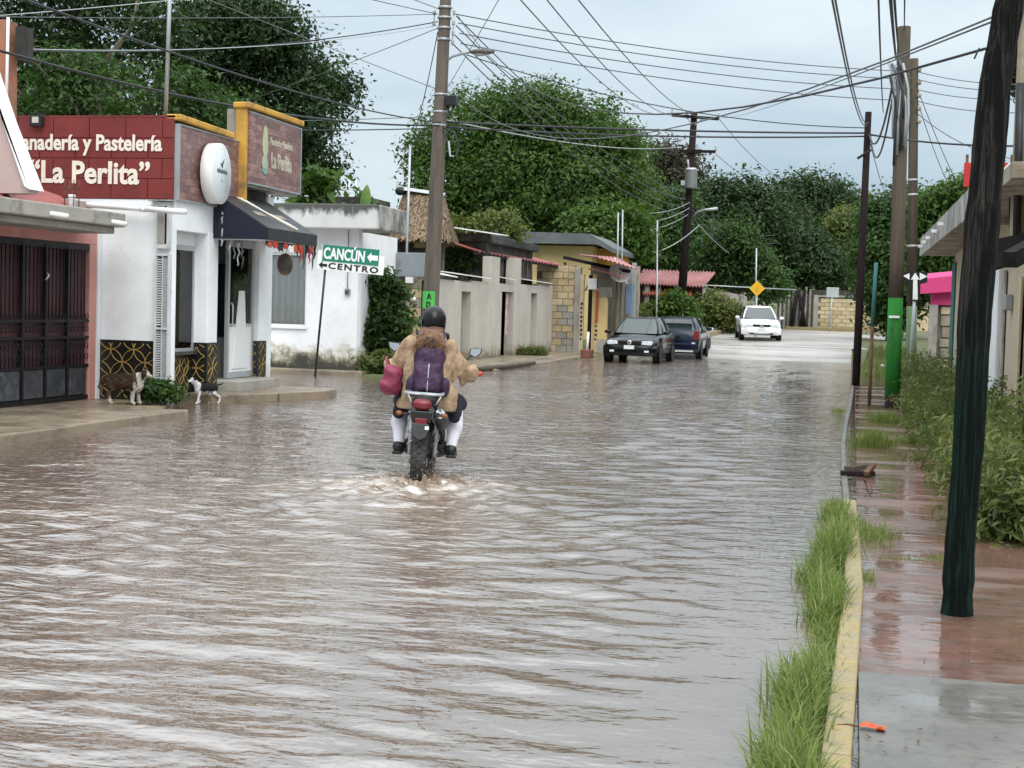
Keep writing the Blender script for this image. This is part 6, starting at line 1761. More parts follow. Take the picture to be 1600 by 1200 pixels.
sd.cone((0, -.02, .86), (0, .45, .85), .075, .085, .04, flat=(.65, 1, 1)).cone((0, .45, .86), (0, .62, .88), .085, .06, .03, flat=(.7, 1, 1))
v, q = sd.mesh(); np_mesh('seat', v, q, m_seat, bike, True, True)
sd = SDF((-.3, .45, .65), (.3, 1.2, 1.15), .012)
sd.ell((0, .80, .88), (.13, .22, .13), .03).cone((-.14, .95, .82), (-.16, .80, .70), .05, .03, .04).cone((.14, .95, .82), (.16, .80, .70), .05, .03, .04)
v, q = sd.mesh(); np_mesh('tank', v, q, m_bikeplastic, bike, True, True)
# rear fender, tail lamp, mud flap
g = B(); N = 9
for j in range(8):
    pass
prof = [(.15, .74), (.0, .80), (-.16, .80), (-.28, .76), (-.33, .71)]
vv = []
for y, z in prof:
    for k in range(N):
        a = -1.2 + 2.4 * k / (N - 1); vv.append((.11 * math.sin(a), y, z + .05 * math.cos(a)))
ff = [(i * N + k, i * N + k + 1, (i + 1) * N + k + 1, (i + 1) * N + k) for i in range(len(prof) - 1) for k in range(N - 1)]
g.add(vv, ff, True).build('rear_fender', m_bikeplastic, bike, local=True)
sd = SDF((-.2, -.5, .6), (.2, -.1, 1.0), .008)
sd.ell((0, -.30, .855), (.085, .055, .052), .01).rbox((0, -.28, .855), (.075, .045, .038), .03, .02)
v, q = sd.mesh(); np_mesh('tail_light', v, q, m_tail, bike, True, True)
B().prism([(-.10, .80), (.10, .80), (.085, .70), (-.085, .70)], 'y', -.335, -.27).build('tail_panel', m_bikeplastic, bike, local=True, bevel=.01)
B().box(-.055, .055, -.352, -.335, .685, .735).build('reflector', m_tail, bike, local=True, bevel=.006)
B().prism([(-.075, .69), (.07, .69), (.075, .63), (.05, .57), (.0, .545), (-.045, .57), (-.08, .63)], 'y', -.36, -.345).build('mud_flap', m_flap, bike, local=True, bevel=.006)
B().tube([(-.07, -.32, .66), (.07, -.32, .66)], .02, 8).build('plate_lamp', m_engine, bike, local=True)
B().box(.04, .075, -.365, -.35, .64, .67).build('plate_bolt', m_pvc, bike, local=True)
for s in (-1, 1):
    B().tube([(s * .10, -.27, .76), (s * .19, -.28, .765)], .008, 6).build('indicator_stem', m_bikeplastic, bike, local=True)
    B().ball((s * .20, -.285, .765), (.032, .025, .022), 8, 6).build('indicator', mat('amber_lens', (.22, .07, .015), .3), bike, local=True)
# rack
g = B()
for s in (-1, 1):
    g.tube([(s * .08, .22, .93), (s * .165, .02, .945), (s * .17, -.22, .945), (s * .11, -.30, .945), (0, -.315, .945)], .010, 7)
    g.tube([(s * .16, -.05, .94), (s * .10, -.10, .83)], .009, 6)
for y in (-.05, -.15, -.24): g.tube([(-.165, y, .94), (.165, y, .94)], .008, 6)
g.build('rack', m_galv, bike, local=True)
# exhaust on the right
Mm = lambda y: None
g = B(); g.tube([(.13, .60, .42), (.17, .35, .52), (.165, .12, .62)], [.02, .022, .03], 10)
g.tube([(.165, .12, .62), (.165, .05, .66), (.16, -.18, .755), (.158, -.22, .77)], [.03, .058, .06, .045], 14)
g.build('muffler', m_engine, bike, local=True)
ax = Vector((-.01, -.27, .11)).normalized(); c0 = Vector((.158, -.222, .772))
B().tube([c0, c0 + ax * .02, c0 + ax * .024, c0 + ax * .01], [.046, .044, .026, .022], 16).build('muffler_tip', m_chrome, bike, local=True)
g = B()
for s in (-1, 1):
    g.tube([(s * .08, .46, .44), (s * .20, .46, .36), (s * .27, .46, .35)], .012, 6)
    g.box(s * .235 - .045, s * .235 + .045, .43, .49, .345, .362)
g.build('foot_pegs', m_engine, bike, local=True)
B().tube([(-.13, .52, .40), (-.17, .58, .36), (-.17, .66, .36)], .010, 6).build('gear_lever', m_galv, bike, local=True)
g = B()
for s in (-1, 1): g.tube([(s * .09, 1.33, .34), (s * .09, 1.10, .92), (s * .085, 1.07, 1.0)], [.03, .028, .024], 9)
g.build('fork', m_engine, bike, local=True)
B().tube([(-.09, 1.08, .98), (.09, 1.08, .98)], .025, 8).build('fork_yoke', m_engine, bike, local=True)
g = B(); g.tube([(-.40, .90, 1.09), (-.22, 1.0, 1.10), (-.08, 1.05, 1.03), (.08, 1.05, 1.03), (.22, 1.0, 1.10), (.40, .90, 1.09)], .011, 8)
hb = g.build('handlebar', m_bikeplastic, bike, local=True)
for s in (-1, 1):
    B().tube([(s * .30, .955, 1.096), (s * .43, .885, 1.088)], .018, 10).build('grip', m_seat, hb, local=True)
    B().tube([(s * .27, .985, 1.10), (s * .36, 1.02, 1.10), (s * .43, .97, 1.09)], .007, 6).build('lever', m_galv, hb, local=True)
    B().tube([(s * .24, .99, 1.11), (s * .30, 1.0, 1.22), (s * .355, .985, 1.275)], .007, 6).build('mirror_stem', m_bikeplastic, bike, local=True)
    Mr = Matrix.Translation((s * .385, .975, 1.30)) @ Matrix.Rotation(R(-4), 4, 'X') @ Matrix.Rotation(R(s * 4), 4, 'Z')
    mo = B().prism([(-.055 * s, -.02), (-.045 * s, .045), (.075 * s, .05), (.06 * s, -.0), (.01 * s, -.045)], 'y', .0, .03, Mr).build('mirror', m_bikeplastic, bike, local=True, bevel=.008)
    B().prism([(-.045 * s, -.016), (-.037 * s, .037), (.062 * s, .041), (.05 * s, .0), (.008 * s, -.036)], 'y', -.003, .0, Mr).build('mirror_glass', m_chrome, mo, local=True)
B().ball((0, 1.16, .96), (.10, .07, .11), 14, 10).build('headlight', m_bikeplastic, bike, local=True)
prof = [(1.05, .74), (1.25, .76), (1.5, .72), (1.66, .66)]; vv = []
for y, z in prof:
    for k in range(7): a = -1.1 + 2.2 * k / 6; vv.append((.07 * math.sin(a), y, z + .03 * math.cos(a)))
B().add(vv, [(i * 7 + k, i * 7 + k + 1, i * 7 + k + 8, i * 7 + k + 7) for i in range(3) for k in range(6)], True).build('front_fender', m_bikeplastic, bike, local=True)
g = B()
for s in (-1, 1):
    pts = [(s * .12, .10, .45 + .0)]
    g.tube([(s * .11, .10, .36), (s * .12, .16, .76)], .022, 8)
    g.tube([(s * .11 + .03 * math.cos(a), .10 + .02 * a / 20 + .03 * math.sin(a), .40 + .018 * a) for a in np.linspace(0, 18, 60)], .006, 5)
g.build('shock_absorbers', m_galv, bike, local=True)
B().tube([(.40, .90, 1.09), (.455, .93, 1.10), (.46, .99, 1.105), (.40, 1.04, 1.11)], .022, 8).build('hand_guard', mat('red_handguard', (.42, .035, .03), .5), bike, local=True)

# ================================================================== RIDER
m_skin = mat('skin', (.36, .205, .135), .6, var=.08, bump=.08, spec=.35)
m_jacket = mat('beige_knit', (.40, .285, .185), .95, var=.35, vscale=16, bump=.7, bscale=34, stain=(.24, .155, .10), stain_scale=9, stain_amt=.45, spec=.1)
m_skirt = mat('dark_navy_cloth', (.014, .016, .028), .85, var=.3, bump=.3, bscale=50)
m_sock = mat('white_knee_sock', (.68, .66, .74), .9, var=.06, bump=.3, bscale=120)
m_shoe = mat('black_shoe', (.012, .012, .012), .45, bump=.1)
m_helmet = mat('black_helmet', (.003, .0035, .0035), .2, var=.1, bump=.0, spec=.3)
m_hair = mat('brown_hair', (.12, .062, .033), .6, var=.45, vscale=14, stretch=(3, 3, .5), bump=.8, bscale=60)
m_pack = mat('purple_nylon', (.046, .016, .052), .6, var=.35, vscale=6, bump=.8, bscale=14)
m_pack2 = mat('dark_purple_nylon', (.032, .014, .045), .65, var=.2, vscale=5, bump=.3, bscale=14)
m_bag = mat('magenta_bag', (.21, .026, .062), .55, var=.25, vscale=5, bump=.4, bscale=10)
rider = thing('person', 'rider in black helmet, beige jacket, dark skirt and white knee socks on the motorcycle', 'person', BLOC, rot=BROT)
HIP, SHO = .10, .175
J = {}
for s in (-1, 1):
    J[s] = dict(hip=(s * HIP, .34, .99), knee=(s * .255, .70, .80), ankle=(s * .245, .46, .44), toe=(s * .26, .62, .40),
                sh=(s * SHO * .9, .43, 1.345), elbow=(s * .365, .56, 1.145), wrist=(s * .385, .85, 1.115), hand=(s * .375, .915, 1.10))
sd = SDF((-.6, .02, .32), (.6, 1.12, 1.80), .0085)
sd.cone((0, .36, 1.00), (0, .37, 1.18), .13, .105, .05, flat=(.82, 1.15, 1)).cone((0, .37, 1.18), (0, .42, 1.33), .105, .105, .05, flat=(.8, 1.2, 1))
sd.cone((-.12, .43, 1.35), (.12, .43, 1.35), .045, .045, .04).cone((0, .44, 1.38), (0, .475, 1.50), .055, .05, .03)
sd.ell((0, .50, 1.585), (.078, .098, .115), .02).ell((0, .575, 1.54), (.045, .03, .05), .02).ell((0, .602, 1.565), (.013, .018, .024), .012)
for s in (-1, 1):
    j = J[s]
    sd.cone(j['hip'], j['knee'], .088, .062, .04).cone(j['knee'], (s * .262, .55, .60), .058, .058, .02).cone((s * .262, .55, .60), j['ankle'], .058, .038, .02)
    sd.cone(j['ankle'], j['toe'], .038, .034, .02)
    sd.cone(j['sh'], j['elbow'], .042, .036, .03).cone(j['elbow'], j['wrist'], .036, .027, .02)
    sd.ell((s * .080, .50, 1.575), (.012, .026, .036), .01)                                       # ear
    # hand closed round the grip: palm, four fingers, thumb
    p0 = Vector(j['wrist']); p1 = Vector((s * .372, .895, 1.120))
    sd.cone(p0, p1, .026, .026, .015, flat=(1, 1, 1.25))
    for k in range(4):
        bx = s * (.335 + .022 * k); by = .925 - (.012 * k if k < 3 else .045)
        L_ = (.9, 1.0, .95, .78)[k]
        a_ = Vector((bx, by - .012, 1.128)); b__ = a_ + Vector((0, .036 * L_, -.004)); c__ = b__ + Vector((0, .006, -.034 * L_)); d__ = c__ + Vector((0, -.024 * L_, -.012))
        sd.cone(a_, b__, .0105, .0098, .006).cone(b__, c__, .0098, .0092, .004).cone(c__, d__, .0092, .0082, .004)
    ta = Vector((s * .335, .885, 1.108)); sd.cone(ta, ta + Vector((-s * .03, .02, -.012)), .0125, .0110, .008).cone(ta + Vector((-s * .03, .02, -.012)), ta + Vector((-s * .038, .05, -.018)), .011, .0095, .004)
v, q = sd.mesh(); np_mesh('body', v, q, m_skin, rider, True, True)
# jacket: loose shoulders and sleeves, open hem hanging over the hips
sd = SDF((-.62, .02, .68), (.62, 1.0, 1.56), .010)
sd.cone((0, .36, .94), (0, .36, 1.15), .190, .165, .05, flat=(.84, 1.12, 1)).cone((0, .37, 1.15), (0, .42, 1.32), .165, .150, .05, flat=(.80, 1.15, 1))
sd.cone((-.12, .43, 1.350), (.12, .43, 1.350), .072, .072, .05).cone((0, .45, 1.38), (0, .465, 1.45), .085, .075, .03)
for s in (-1, 1):
    j = J[s]; e = Vector(j['elbow'])
    sd.cone((s * .17, .43, 1.355), e + Vector((0, 0, .01)), .064, .060, .04).cone(e + Vector((s * .0, -.01, -.02)), Vector(j['wrist']) + Vector((0, -.06, .0)), .072, .045, .04)
    sd.cone(e + Vector((0, 0, -.02)), e + Vector((-s * .06, -.03, -.13)), .06, .035, .05).cone((s * .17, .40, 1.25), e + Vector((-s * .05, 0, -.06)), .05, .05, .05)
sd.cone((0, .34, .96), (.01, .34, .82), .185, .205, .04, flat=(.82, 1.05, 1)).cone((.17, .30, .90), (.205, .33, .80), .07, .065, .05).cone((-.16, .30, .90), (-.19, .32, .80), .06, .055, .05)
sd.wrinkle(.026, 20, 3, aniso=(1.2, 1, .45)).wrinkle(.022, 44, 5, aniso=(1.3, 1, .5))
sd.rbox((0, .40, .60), (.6, .6, .165), .01, .02, sub=True)
v, q = sd.mesh(); np_mesh('jacket', v, q, m_jacket, rider, True, True)
sd = SDF((-.5, .05, .55), (.5, 1.0, 1.1), .011)
sd.cone((0, .35, .91), (0, .37, .87), .16, .17, .04, flat=(.78, 1, 1))
for s in (-1, 1):
    j = J[s]
    sd.cone((s * .12, .37, .90), Vector(j['knee']) + Vector((s * .005, -.02, .01)), .115, .09, .06).cone((s * .19, .42, .86), (s * .255, .56, .74), .085, .065, .05)
    sd.cone((s * .23, .40, .85), (s * .265, .42, .71), .055, .05, .05)
sd.wrinkle(.010, 30, 8)
v, q = sd.mesh(); np_mesh('skirt', v, q, m_skirt, rider, True, True)
for s in (-1, 1):
    j = J[s]
    sd = SDF((s * .27 - .14, .30, .36), (s * .27 + .14, .85, .86), .007)
    k_ = Vector(j['knee'])
    sd.cone(k_ + Vector((0, -.03, -.03)), (s * .262, .555, .605), .070, .072, .02).cone((s * .262, .555, .605), j['ankle'], .072, .047, .02).cone(j['ankle'], (s * .25, .50, .41), .043, .04, .01)
    sd.wrinkle(.003, 60, 4)
    v, q = sd.mesh(); np_mesh('sock', v, q, m_sock, rider, True, True)
    sd = SDF((s * .25 - .12, .32, .28), (s * .25 + .12, .80, .52), .007)
    a_ = Vector(j['ankle']) + Vector((0, -.02, -.045))
    sd.cone(a_, a_ + Vector((s * .01, .17, -.03)), .050, .042, .02, flat=(1, 1, 1.15)).cone(a_ + Vector((0, 0, .0)), a_ + Vector((0, .02, .04)), .05, .047, .02)
    sd.rbox(a_ + Vector((s * .005, .08, -.055)), (.048, .135, .014), .01, .01)
    v, q = sd.mesh(); np_mesh('shoe', v, q, m_shoe, rider, True, True)
# helmet
sd = SDF((-.2, .25, 1.4), (.2, .78, 1.80), .007)
sd.ell((0, .495, 1.605), (.112, .136, .125), .02).cone((0, .46, 1.53), (0, .49, 1.51), .105, .105, .05)
sd.rbox((0, .50, 1.40), (.2, .3, .075), .01, .015, sub=True).ell((0, .66, 1.55), (.085, .10, .075), .02, sub=True)
v, q = sd.mesh(); hm = np_mesh('helmet', v, q, m_helmet, rider, True, True)
B().tube([(.108 * math.sin(a), .485 - .122 * math.cos(a), 1.487 + .0 * a) for a in np.linspace(-1.9, 1.9, 24)], .008, 6).build('rim_trim', m_trim, hm, local=True)
# hair: a mass of wavy locks falling from the helmet over the shoulders
rh = np.random.default_rng(77)
sd = SDF((-.25, .10, 1.15), (.25, .55, 1.58), .008)
for k in range(17):
    x = -.10 + .20 * k / 16
    p = Vector((x * .75, .40 - .05 * math.cos(x * 9), 1.51)); L_ = .11 + rh.uniform(-.02, .04) + (.06 if abs(x) > .08 else 0)
    for i in range(7):
        t = (i + 1) / 7
        qn = Vector((x * (.75 + .5 * t) + rh.normal(0, .013), .375 - .17 * math.sin(t * 1.7) - .03 * math.cos(x * 9), 1.51 - L_ * t))
        sd.cone(p, qn, .021 * (1 - .4 * t), .019 * (1 - .5 * t), .006); p = qn
sd.wrinkle(.010, 75, 6, aniso=(1.3, 1.2, .4))
v, q = sd.mesh(); hr = np_mesh('hair', v, q, m_hair, rider, True, True)
g = B()
for k in range(230):
    x = rh.uniform(-.105, .105); L_ = rh.uniform(.10, .18) + 7.5 * x * x; ph = rh.uniform(0, 6); am = rh.uniform(.008, .02)
    pts = [(x * (.8 + .8 * t) + am * math.sin(11 * t + ph), .35 - .17 * math.sin(t * 1.6) - .035 * math.cos(x * 9) + am * .7 * math.cos(10 * t + ph) - .012, 1.51 - L_ * t) for t in np.linspace(0, 1, 10)]
    g.tube(pts, [.0042] * 6 + [.0038, .003, .002, .001], 4)
g.build('loose_strands', mat('light_brown_hair', (.20, .11, .06), .55, var=.5, vscale=12, bump=0), hr, local=True)

# backpack and bag
pack = thing('backpack', 'purple nylon backpack with a pale zip line on the rider’s back', 'backpack', BLOC, rot=BROT)
sd = SDF((-.30, -.12, .80), (.30, .40, 1.50), .008)
rt = Matrix.Rotation(R(-9), 3, 'X').to_quaternion()
sd.rbox((.01, .175, 1.12), (.138, .085, .19), .06, .02, rt).cone((-.035, .19, 1.28), (.05, .19, 1.28), .082, .082, .05, flat=(1, 1.1, 1))
sd.rbox((.01, .085, 1.07), (.108, .06, .13), .04, .03, rt)
sd.wrinkle(.012, 24, 9).wrinkle(.006, 60, 2)
v, q = sd.mesh(); np_mesh('main_compartment', v, q, m_pack, pack, True, True)
for s in (-1, 1):
    sd = SDF((-.35, .0, .8), (.35, .35, 1.15), .009)
    sd.ell((s * .15 + .01, .17, .99), (.052, .08, .095), .02).wrinkle(.005, 30, 5)
    v, q = sd.mesh(); np_mesh('side_pocket', v, q, m_pack2, pack, True, True)
    B().tube([(s * .10, .20, 1.36), (s * .12, .34, 1.475), (s * .14, .46, 1.47), (s * .15, .56, 1.37), (s * .15, .54, 1.15)], .016, 6).build('strap', m_pack2, pack, local=True)
def pack_back(z): return .0 + (1.14 - z) * -.16
zz = np.linspace(.945, 1.20, 9)
sf = np.array([.012 + .02 * ((z - 1.07) / .13) ** 2 for z in zz])
B().tube([(.012, .021 + (z - 1.07) * .16 + (.012 if abs(z - 1.07) > .1 else 0), z) for z in zz], .006, 6).build('zip_line', m_cable_pale, pack, local=True)
B().tube([(-.05, .17, 1.385), (-.02, .15, 1.43), (.03, .15, 1.43), (.06, .17, 1.385)], .009, 6).build('haul_loop', m_pack2, pack, local=True)
bag = thing('handbag', 'slouchy magenta handbag hanging on the rider’s left side', 'handbag', BLOC, rot=BROT)
sd = SDF((-.56, .10, .82), (-.14, .62, 1.30), .008)
sd.rbox((-.335, .33, 1.03), (.085, .145, .115), .06, .02, Matrix.Rotation(R(14), 3, 'Y').to_quaternion()).ell((-.34, .33, .96), (.10, .15, .07), .04)
sd.wrinkle(.022, 24, 12).wrinkle(.009, 60, 13)
v, q = sd.mesh(); np_mesh('body', v, q, m_bag, bag, True, True)
B().tube([(-.36, .24, 1.12), (-.40, .32, 1.20), (-.41, .42, 1.22), (-.37, .46, 1.12)], .012, 6).build('handle', m_bag, bag, local=True)

# splash thrown up by the rear wheel
m_splash = mat('muddy_splash', (.25, .18, .13), .3, var=.25, vscale=12, bump=.2, spec=.7)
rsp = np.random.default_rng(41); sp = B()
for k in range(420):
    a = rsp.uniform(0, 2 * PI); d = abs(rsp.normal(0, .33)) + .05; hgt = max(0, .26 * math.exp(-((d - .2) / .22) ** 2) * rsp.uniform(0, 1) ** 1.6)
    x, y = d * math.cos(a) * 1.15, -.18 + d * math.sin(a) * .9
    w = Vector((BLOC[0], BLOC[1], 0)) + Vector((sde[0] * x + fwd[0] * y, sde[1] * x + fwd[1] * y, .01 + hgt))
    s_ = rsp.uniform(.002, .0058); st = 1 + 1.5 * rsp.uniform()
    sp.ball(w, (s_, s_, s_ * st), 5, 4)
sd = SDF((-.9, -.9, -.06), (.9, .6, .24), .012)
for k in range(90):
    a = rsp.uniform(0, 2 * PI); d = abs(rsp.normal(0, .30)) + .08
    x, y = d * math.cos(a) * 1.3, -.2 + d * math.sin(a) * .9
    hgt = .11 * math.exp(-(d / .35) ** 2) * rsp.uniform(.2, 1)
    if abs(x) < .09 and y > -.25: continue
    e = rsp.uniform(.02, .05)
    sd.cone((x, y, -.01), (x * 1.12, y - .03, hgt), e, .008, .03)
sd.wrinkle(.010, 45, 15)
v, q = sd.mesh()
vw = np.stack([BLOC[0] + sde[0] * v[:, 0] + fwd[0] * v[:, 1], BLOC[1] + sde[1] * v[:, 0] + fwd[1] * v[:, 1], v[:, 2]], 1)
k0 = len(sp.v)
sp.add([tuple(p) for p in vw], [tuple(int(i) for i in r_) for r_ in q], True)
so = sp.build('splash', m_splash, fix=False)
tag(so, 'brown foam and spray thrown up around the rear wheel', 'splash', kind='stuff')

# ================================================================== DOGS
m_fur = mat_attr('dog_fur', .92, .9, 55, None, .15)
def dog(name, label, loc, rz, scale, colour, seed, head_turn=0.0, tail_up=True, fluff=.009, walk=.05, bulk=1.0, hz=0.0):
    """faces local +x, stands on z = 0, shoulder about 0.55 high"""
    t = thing(name, label, 'dog', loc, rz, scale=scale)
    sd = SDF((-.62, -.26, -.02), (.72, .26, .95), .009)
    sd.cone((.20, 0, .46), (-.05, 0, .465), .135 * bulk, .125 * bulk, .05, flat=(1, 1.15, 1)).cone((-.05, 0, .465), (-.26, 0, .475), .122 * bulk, .118 * bulk, .05, flat=(1, 1.1, 1))
    sd.ell((.24, 0, .44), (.13 * bulk, .11 * bulk, .15 * bulk), .05)
    hx, hy = .46, .10 * head_turn
    sd.cone((.25, 0, .52), (hx - .05, hy * .5, .69 + hz), .108 * bulk, .080, .05)
    sd.ell((hx, hy, .745 + hz), (.088, .072, .074), .03)
    mz = Vector((hx + .075, hy + .03 * head_turn, .722 + hz)); sd.cone(mz, mz + Vector((.085, .035 * head_turn, -.018)), .040, .026, .025)
    for s in (-1, 1):
        sd.cone((hx - .03, hy + s * .055, .785 + hz), (hx - .04, hy + s * .085, .80 + hz), .024, .017, .012).cone((hx - .04, hy + s * .088, .80 + hz), (hx - .015, hy + s * .10, .745 + hz), .016, .010, .01)
        w = walk * s
        sd.cone((.24, s * .075, .44), (.235 + w * .4, s * .085, .26), .058 * bulk, .038 * bulk, .03).cone((.235 + w * .4, s * .085, .26), (.235 + w, s * .085, .06), .035 * bulk, .027 * bulk, .015).cone((.235 + w, s * .085, .045), (.275 + w, s * .085, .028), .030, .027, .015)
        sd.cone((-.27, s * .07, .46), (-.22 - w * .3, s * .085, .30), .088, .058, .04).cone((-.22 - w * .3, s * .085, .30), (-.335 - w, s * .085, .185), .050, .031, .02)
        sd.cone((-.335 - w, s * .085, .185), (-.315 - w, s * .085, .055), .028, .025, .015).cone((-.315 - w, s * .085, .042), (-.275 - w, s * .085, .027), .029, .026, .015)
    if tail_up:
        sd.cone((-.36, 0, .52), (-.47, .02, .46), .040, .045, .03).cone((-.47, .02, .46), (-.52, .03, .34), .048, .04, .03).cone((-.52, .03, .34), (-.49, .03, .24), .04, .02, .02)
    else:
        sd.cone((-.36, 0, .53), (-.50, .02, .55), .024, .016, .02).cone((-.50, .02, .55), (-.58, .03, .60), .016, .010, .02)
    if fluff:
        sd.wrinkle(fluff, 70, seed).wrinkle(fluff * .5, 140, seed + 1)
    v, q = sd.mesh()
    np_mesh('body', v, q, m_fur, t, True, True, coat=colour(v - np.array([0, 0, hz]) * (v[:, :1] > .33), np.array([hx, hy, .745])))
    nose = mz + Vector((.11, .045 * head_turn, -.008))
    B().ball(nose, (.014, .016, .013), 8, 6).build('nose', m_black, t, local=True)
    for s in (-1, 1): B().ball((hx + .062, hy + s * .040 + .02 * head_turn, .762 + hz), .0105, 8, 6).build('eye', mat('dog_eye', (.02, .012, .008), .15), t, local=True)
    return t
def lerpc(a, b, m): return a * (1 - m[:, None]) + b * m[:, None]
def sst(x, a, b): t = np.clip((x - a) / (b - a), 0, 1); return t * t * (3 - 2 * t)
def coat_brown(v, hd):
    n = .03 * np.sin(v[:, 0] * 31 + v[:, 2] * 17) + .02 * np.sin(v[:, 1] * 60 + v[:, 0] * 43)
    c = np.tile(np.array([.060, .036, .022]), (len(v), 1))
    c = lerpc(c, np.array([[.028, .019, .014]]), sst(v[:, 2] + n, .48, .56) * sst(-v[:, 0], -.30, -.0))
    c = lerpc(c, np.array([[.17, .12, .075]]), sst(-v[:, 0], .22, .32) * sst(.46 - v[:, 2] + n, 0, .08))
    wh = np.array([[.58, .54, .48]])
    c = lerpc(c, wh, sst(v[:, 0] + n, .25, .31) * sst(.66 - v[:, 2] + n, -.02, .06))
    c = lerpc(c, wh, sst(.30 - v[:, 2] + n, 0, .05) * (v[:, 0] > 0))
    c = lerpc(c, wh, sst(.16 - v[:, 2] + n, 0, .05) * (v[:, 0] < 0))
    c = lerpc(c, wh, sst(v[:, 0], hd[0] + .05, hd[0] + .08) * (v[:, 2] > .62))
    c = lerpc(c, wh, (np.abs(v[:, 1] - hd[1]) < .018) * (v[:, 2] > .77) * (v[:, 0] > hd[0] - .05) * 1.0)
    c = lerpc(c, wh, sst(v[:, 0], .33, .36) * sst(hd[0] - .05 - v[:, 0], 0, .03) * (v[:, 2] > .58))
    c = lerpc(c, np.array([[.018, .014, .012]]), (v[:, 2] > .78) * (np.abs(v[:, 1] - hd[1]) > .03) * (v[:, 0] > .35) * 1.0)
    return c
def coat_bw(v, hd):
    n = .03 * np.sin(v[:, 0] * 29 + v[:, 2] * 23)
    c = np.tile(np.array([.015, .015, .017]), (len(v), 1)); wh = np.array([[.66, .65, .64]])
    c = lerpc(c, wh, sst(.36 - v[:, 2] + n, 0, .03))
    c = lerpc(c, wh, sst(v[:, 0] + n, .22, .27))
    c = lerpc(c, np.array([[.015, .015, .017]]), (v[:, 2] > .745) * (v[:, 0] > .38) * (v[:, 0] < .49) * (np.abs(v[:, 1] - hd[1]) > .02) * 1.0)
    c = lerpc(c, np.array([[.015, .015, .017]]), sst(v[:, 2], .80, .82) * (v[:, 0] > .35) * (v[:, 0] < .47))
    return c
dp = on_ground(197, 630, .065)
dog('dog', 'shaggy brown and white dog standing on the pavement by the garage gate', (dp.x - .03, dp.y, .05), R(8), .70, coat_brown, 5, head_turn=-.9, fluff=.013, bulk=1.28, hz=-.10)
dp = on_ground(323, 631, .0)
dog('dog', 'small black and white dog in front of the bakery step', (dp.x - .02, dp.y, .0), R(238), .53, coat_bw, 9, head_turn=.5, tail_up=False, fluff=.004, walk=.09, bulk=.95, hz=-.05)

# ================================================================== TREES
lf_dark = mat_leaf('leaf_dark', (.009, .024, .008), (.048, .098, .020), .26)
lf_mid = mat_leaf('leaf_mid', (.015, .040, .009), (.070, .140, .024), .3)
lf_bright = mat_leaf('leaf_bright', (.022, .058, .009), (.105, .195, .030), .32)
lf_olive = mat_leaf('leaf_olive', (.05, .075, .02), (.19, .215, .05), .35)
lf_blue = mat_leaf('leaf_grey_green', (.014, .036, .012), (.065, .115, .036), .26)
lf_rust = mat_leaf('leaf_rusty', (.03, .032, .022), (.10, .085, .05), .25)
lf_grass = mat_leaf('grass_blade', (.052, .088, .018), (.26, .32, .085), .38)
lf_weed = mat_leaf('weed_leaf', (.040, .066, .018), (.185, .215, .062), .35)
gz = lambda x, y: float(land_z(np.array([x]), np.array([y]))[0])
def tree_at(name, label, lm, bm, px, y, blobs, n, leaf, seed, **k):
    b = at_y(px, 480, y); return tree(name, label, lm, bm, (b.x, y, gz(b.x, y)), blobs, y, n, leaf, seed, **k)
G_ = 'trees behind the houses'
tree_at('tree', 'dark tall tree with bare pale stems behind the red parapet at far left', lf_dark, m_bark_pale, 100, 44,
        [(40, 30, 85), (130, 20, 75), (215, 10, 55), (20, 120, 75), (120, 120, 85), (-60, 60, 90), (225, 70, 45), (60, 190, 70), (160, -60, 90), (40, -60, 90)], 30000, .21, 1, clump=.50, per=44, shell=.25, group=G_, trunk_r=.2)
tree_at('tree', 'lighter green tree just behind the red bakery sign', lf_mid, m_bark, 180, 36,
        [(85, 112, 34), (120, 140, 30), (140, 100, 18), (100, 165, 34), (240, 160, 22), (50, 168, 24), (300, 150, 34), (270, 120, 16), (190, 176, 22), (330, 185, 24)], 12000, .16, 2, clump=.30, per=26, shell=.3, group=G_, trunk_r=.14)
tree_at('tree', 'large dark drooping tree behind the bakery sign box', lf_dark, m_bark, 400, 50,
        [(330, 30, 50), (405, 50, 58), (465, 115, 52), (370, 120, 66), (290, 130, 50), (490, 190, 36), (425, 195, 60), (340, 190, 50), (465, 245, 34), (410, 265, 42), (385, 10, 34), (440, 60, 42)], 56000, .19, 3, clump=.42, group=G_, trunk_r=.32, per=34, shell=.35)
tree_at('banana_plant', 'banana plant with torn upright leaves behind the annex roof', lf_bright, m_bark, 500, 36, [(495, 285, 18), (482, 320, 14)], 600, .3, 44, clump=.2, trunk_r=.1, cat='plant', limbs=2)
tree_at('tree', 'big rounded bright green tree behind the concrete lamp pole', lf_bright, m_bark, 820, 74,
        [(740, 215, 75), (830, 205, 72), (915, 228, 72), (695, 280, 55), (790, 290, 85), (885, 300, 85), (955, 290, 52), (670, 235, 32), (860, 170, 40), (790, 175, 40), (950, 230, 42), (700, 340, 55), (820, 360, 70), (930, 370, 60)], 110000, .235, 4, clump=.40, group=G_, trunk_r=.45, per=18, shell=.58, gap=.85)
tree_at('tree', 'lower bushy tree right of the big rounded tree', lf_bright, m_bark, 960, 66,
        [(915, 355, 30), (955, 350, 36), (990, 380, 28), (940, 385, 34), (985, 340, 20)], 20000, .22, 5, clump=.3, group=G_, trunk_r=.2)
tree_at('tree', 'thin rusty-brown tree behind the transformer pole', lf_rust, m_bark, 1050, 118,
        [(1040, 245, 30), (1070, 262, 30), (1020, 268, 26), (1050, 285, 34), (1085, 290, 18)], 9000, .34, 6, clump=.5, group=G_, trunk_r=.35, shell=.3)
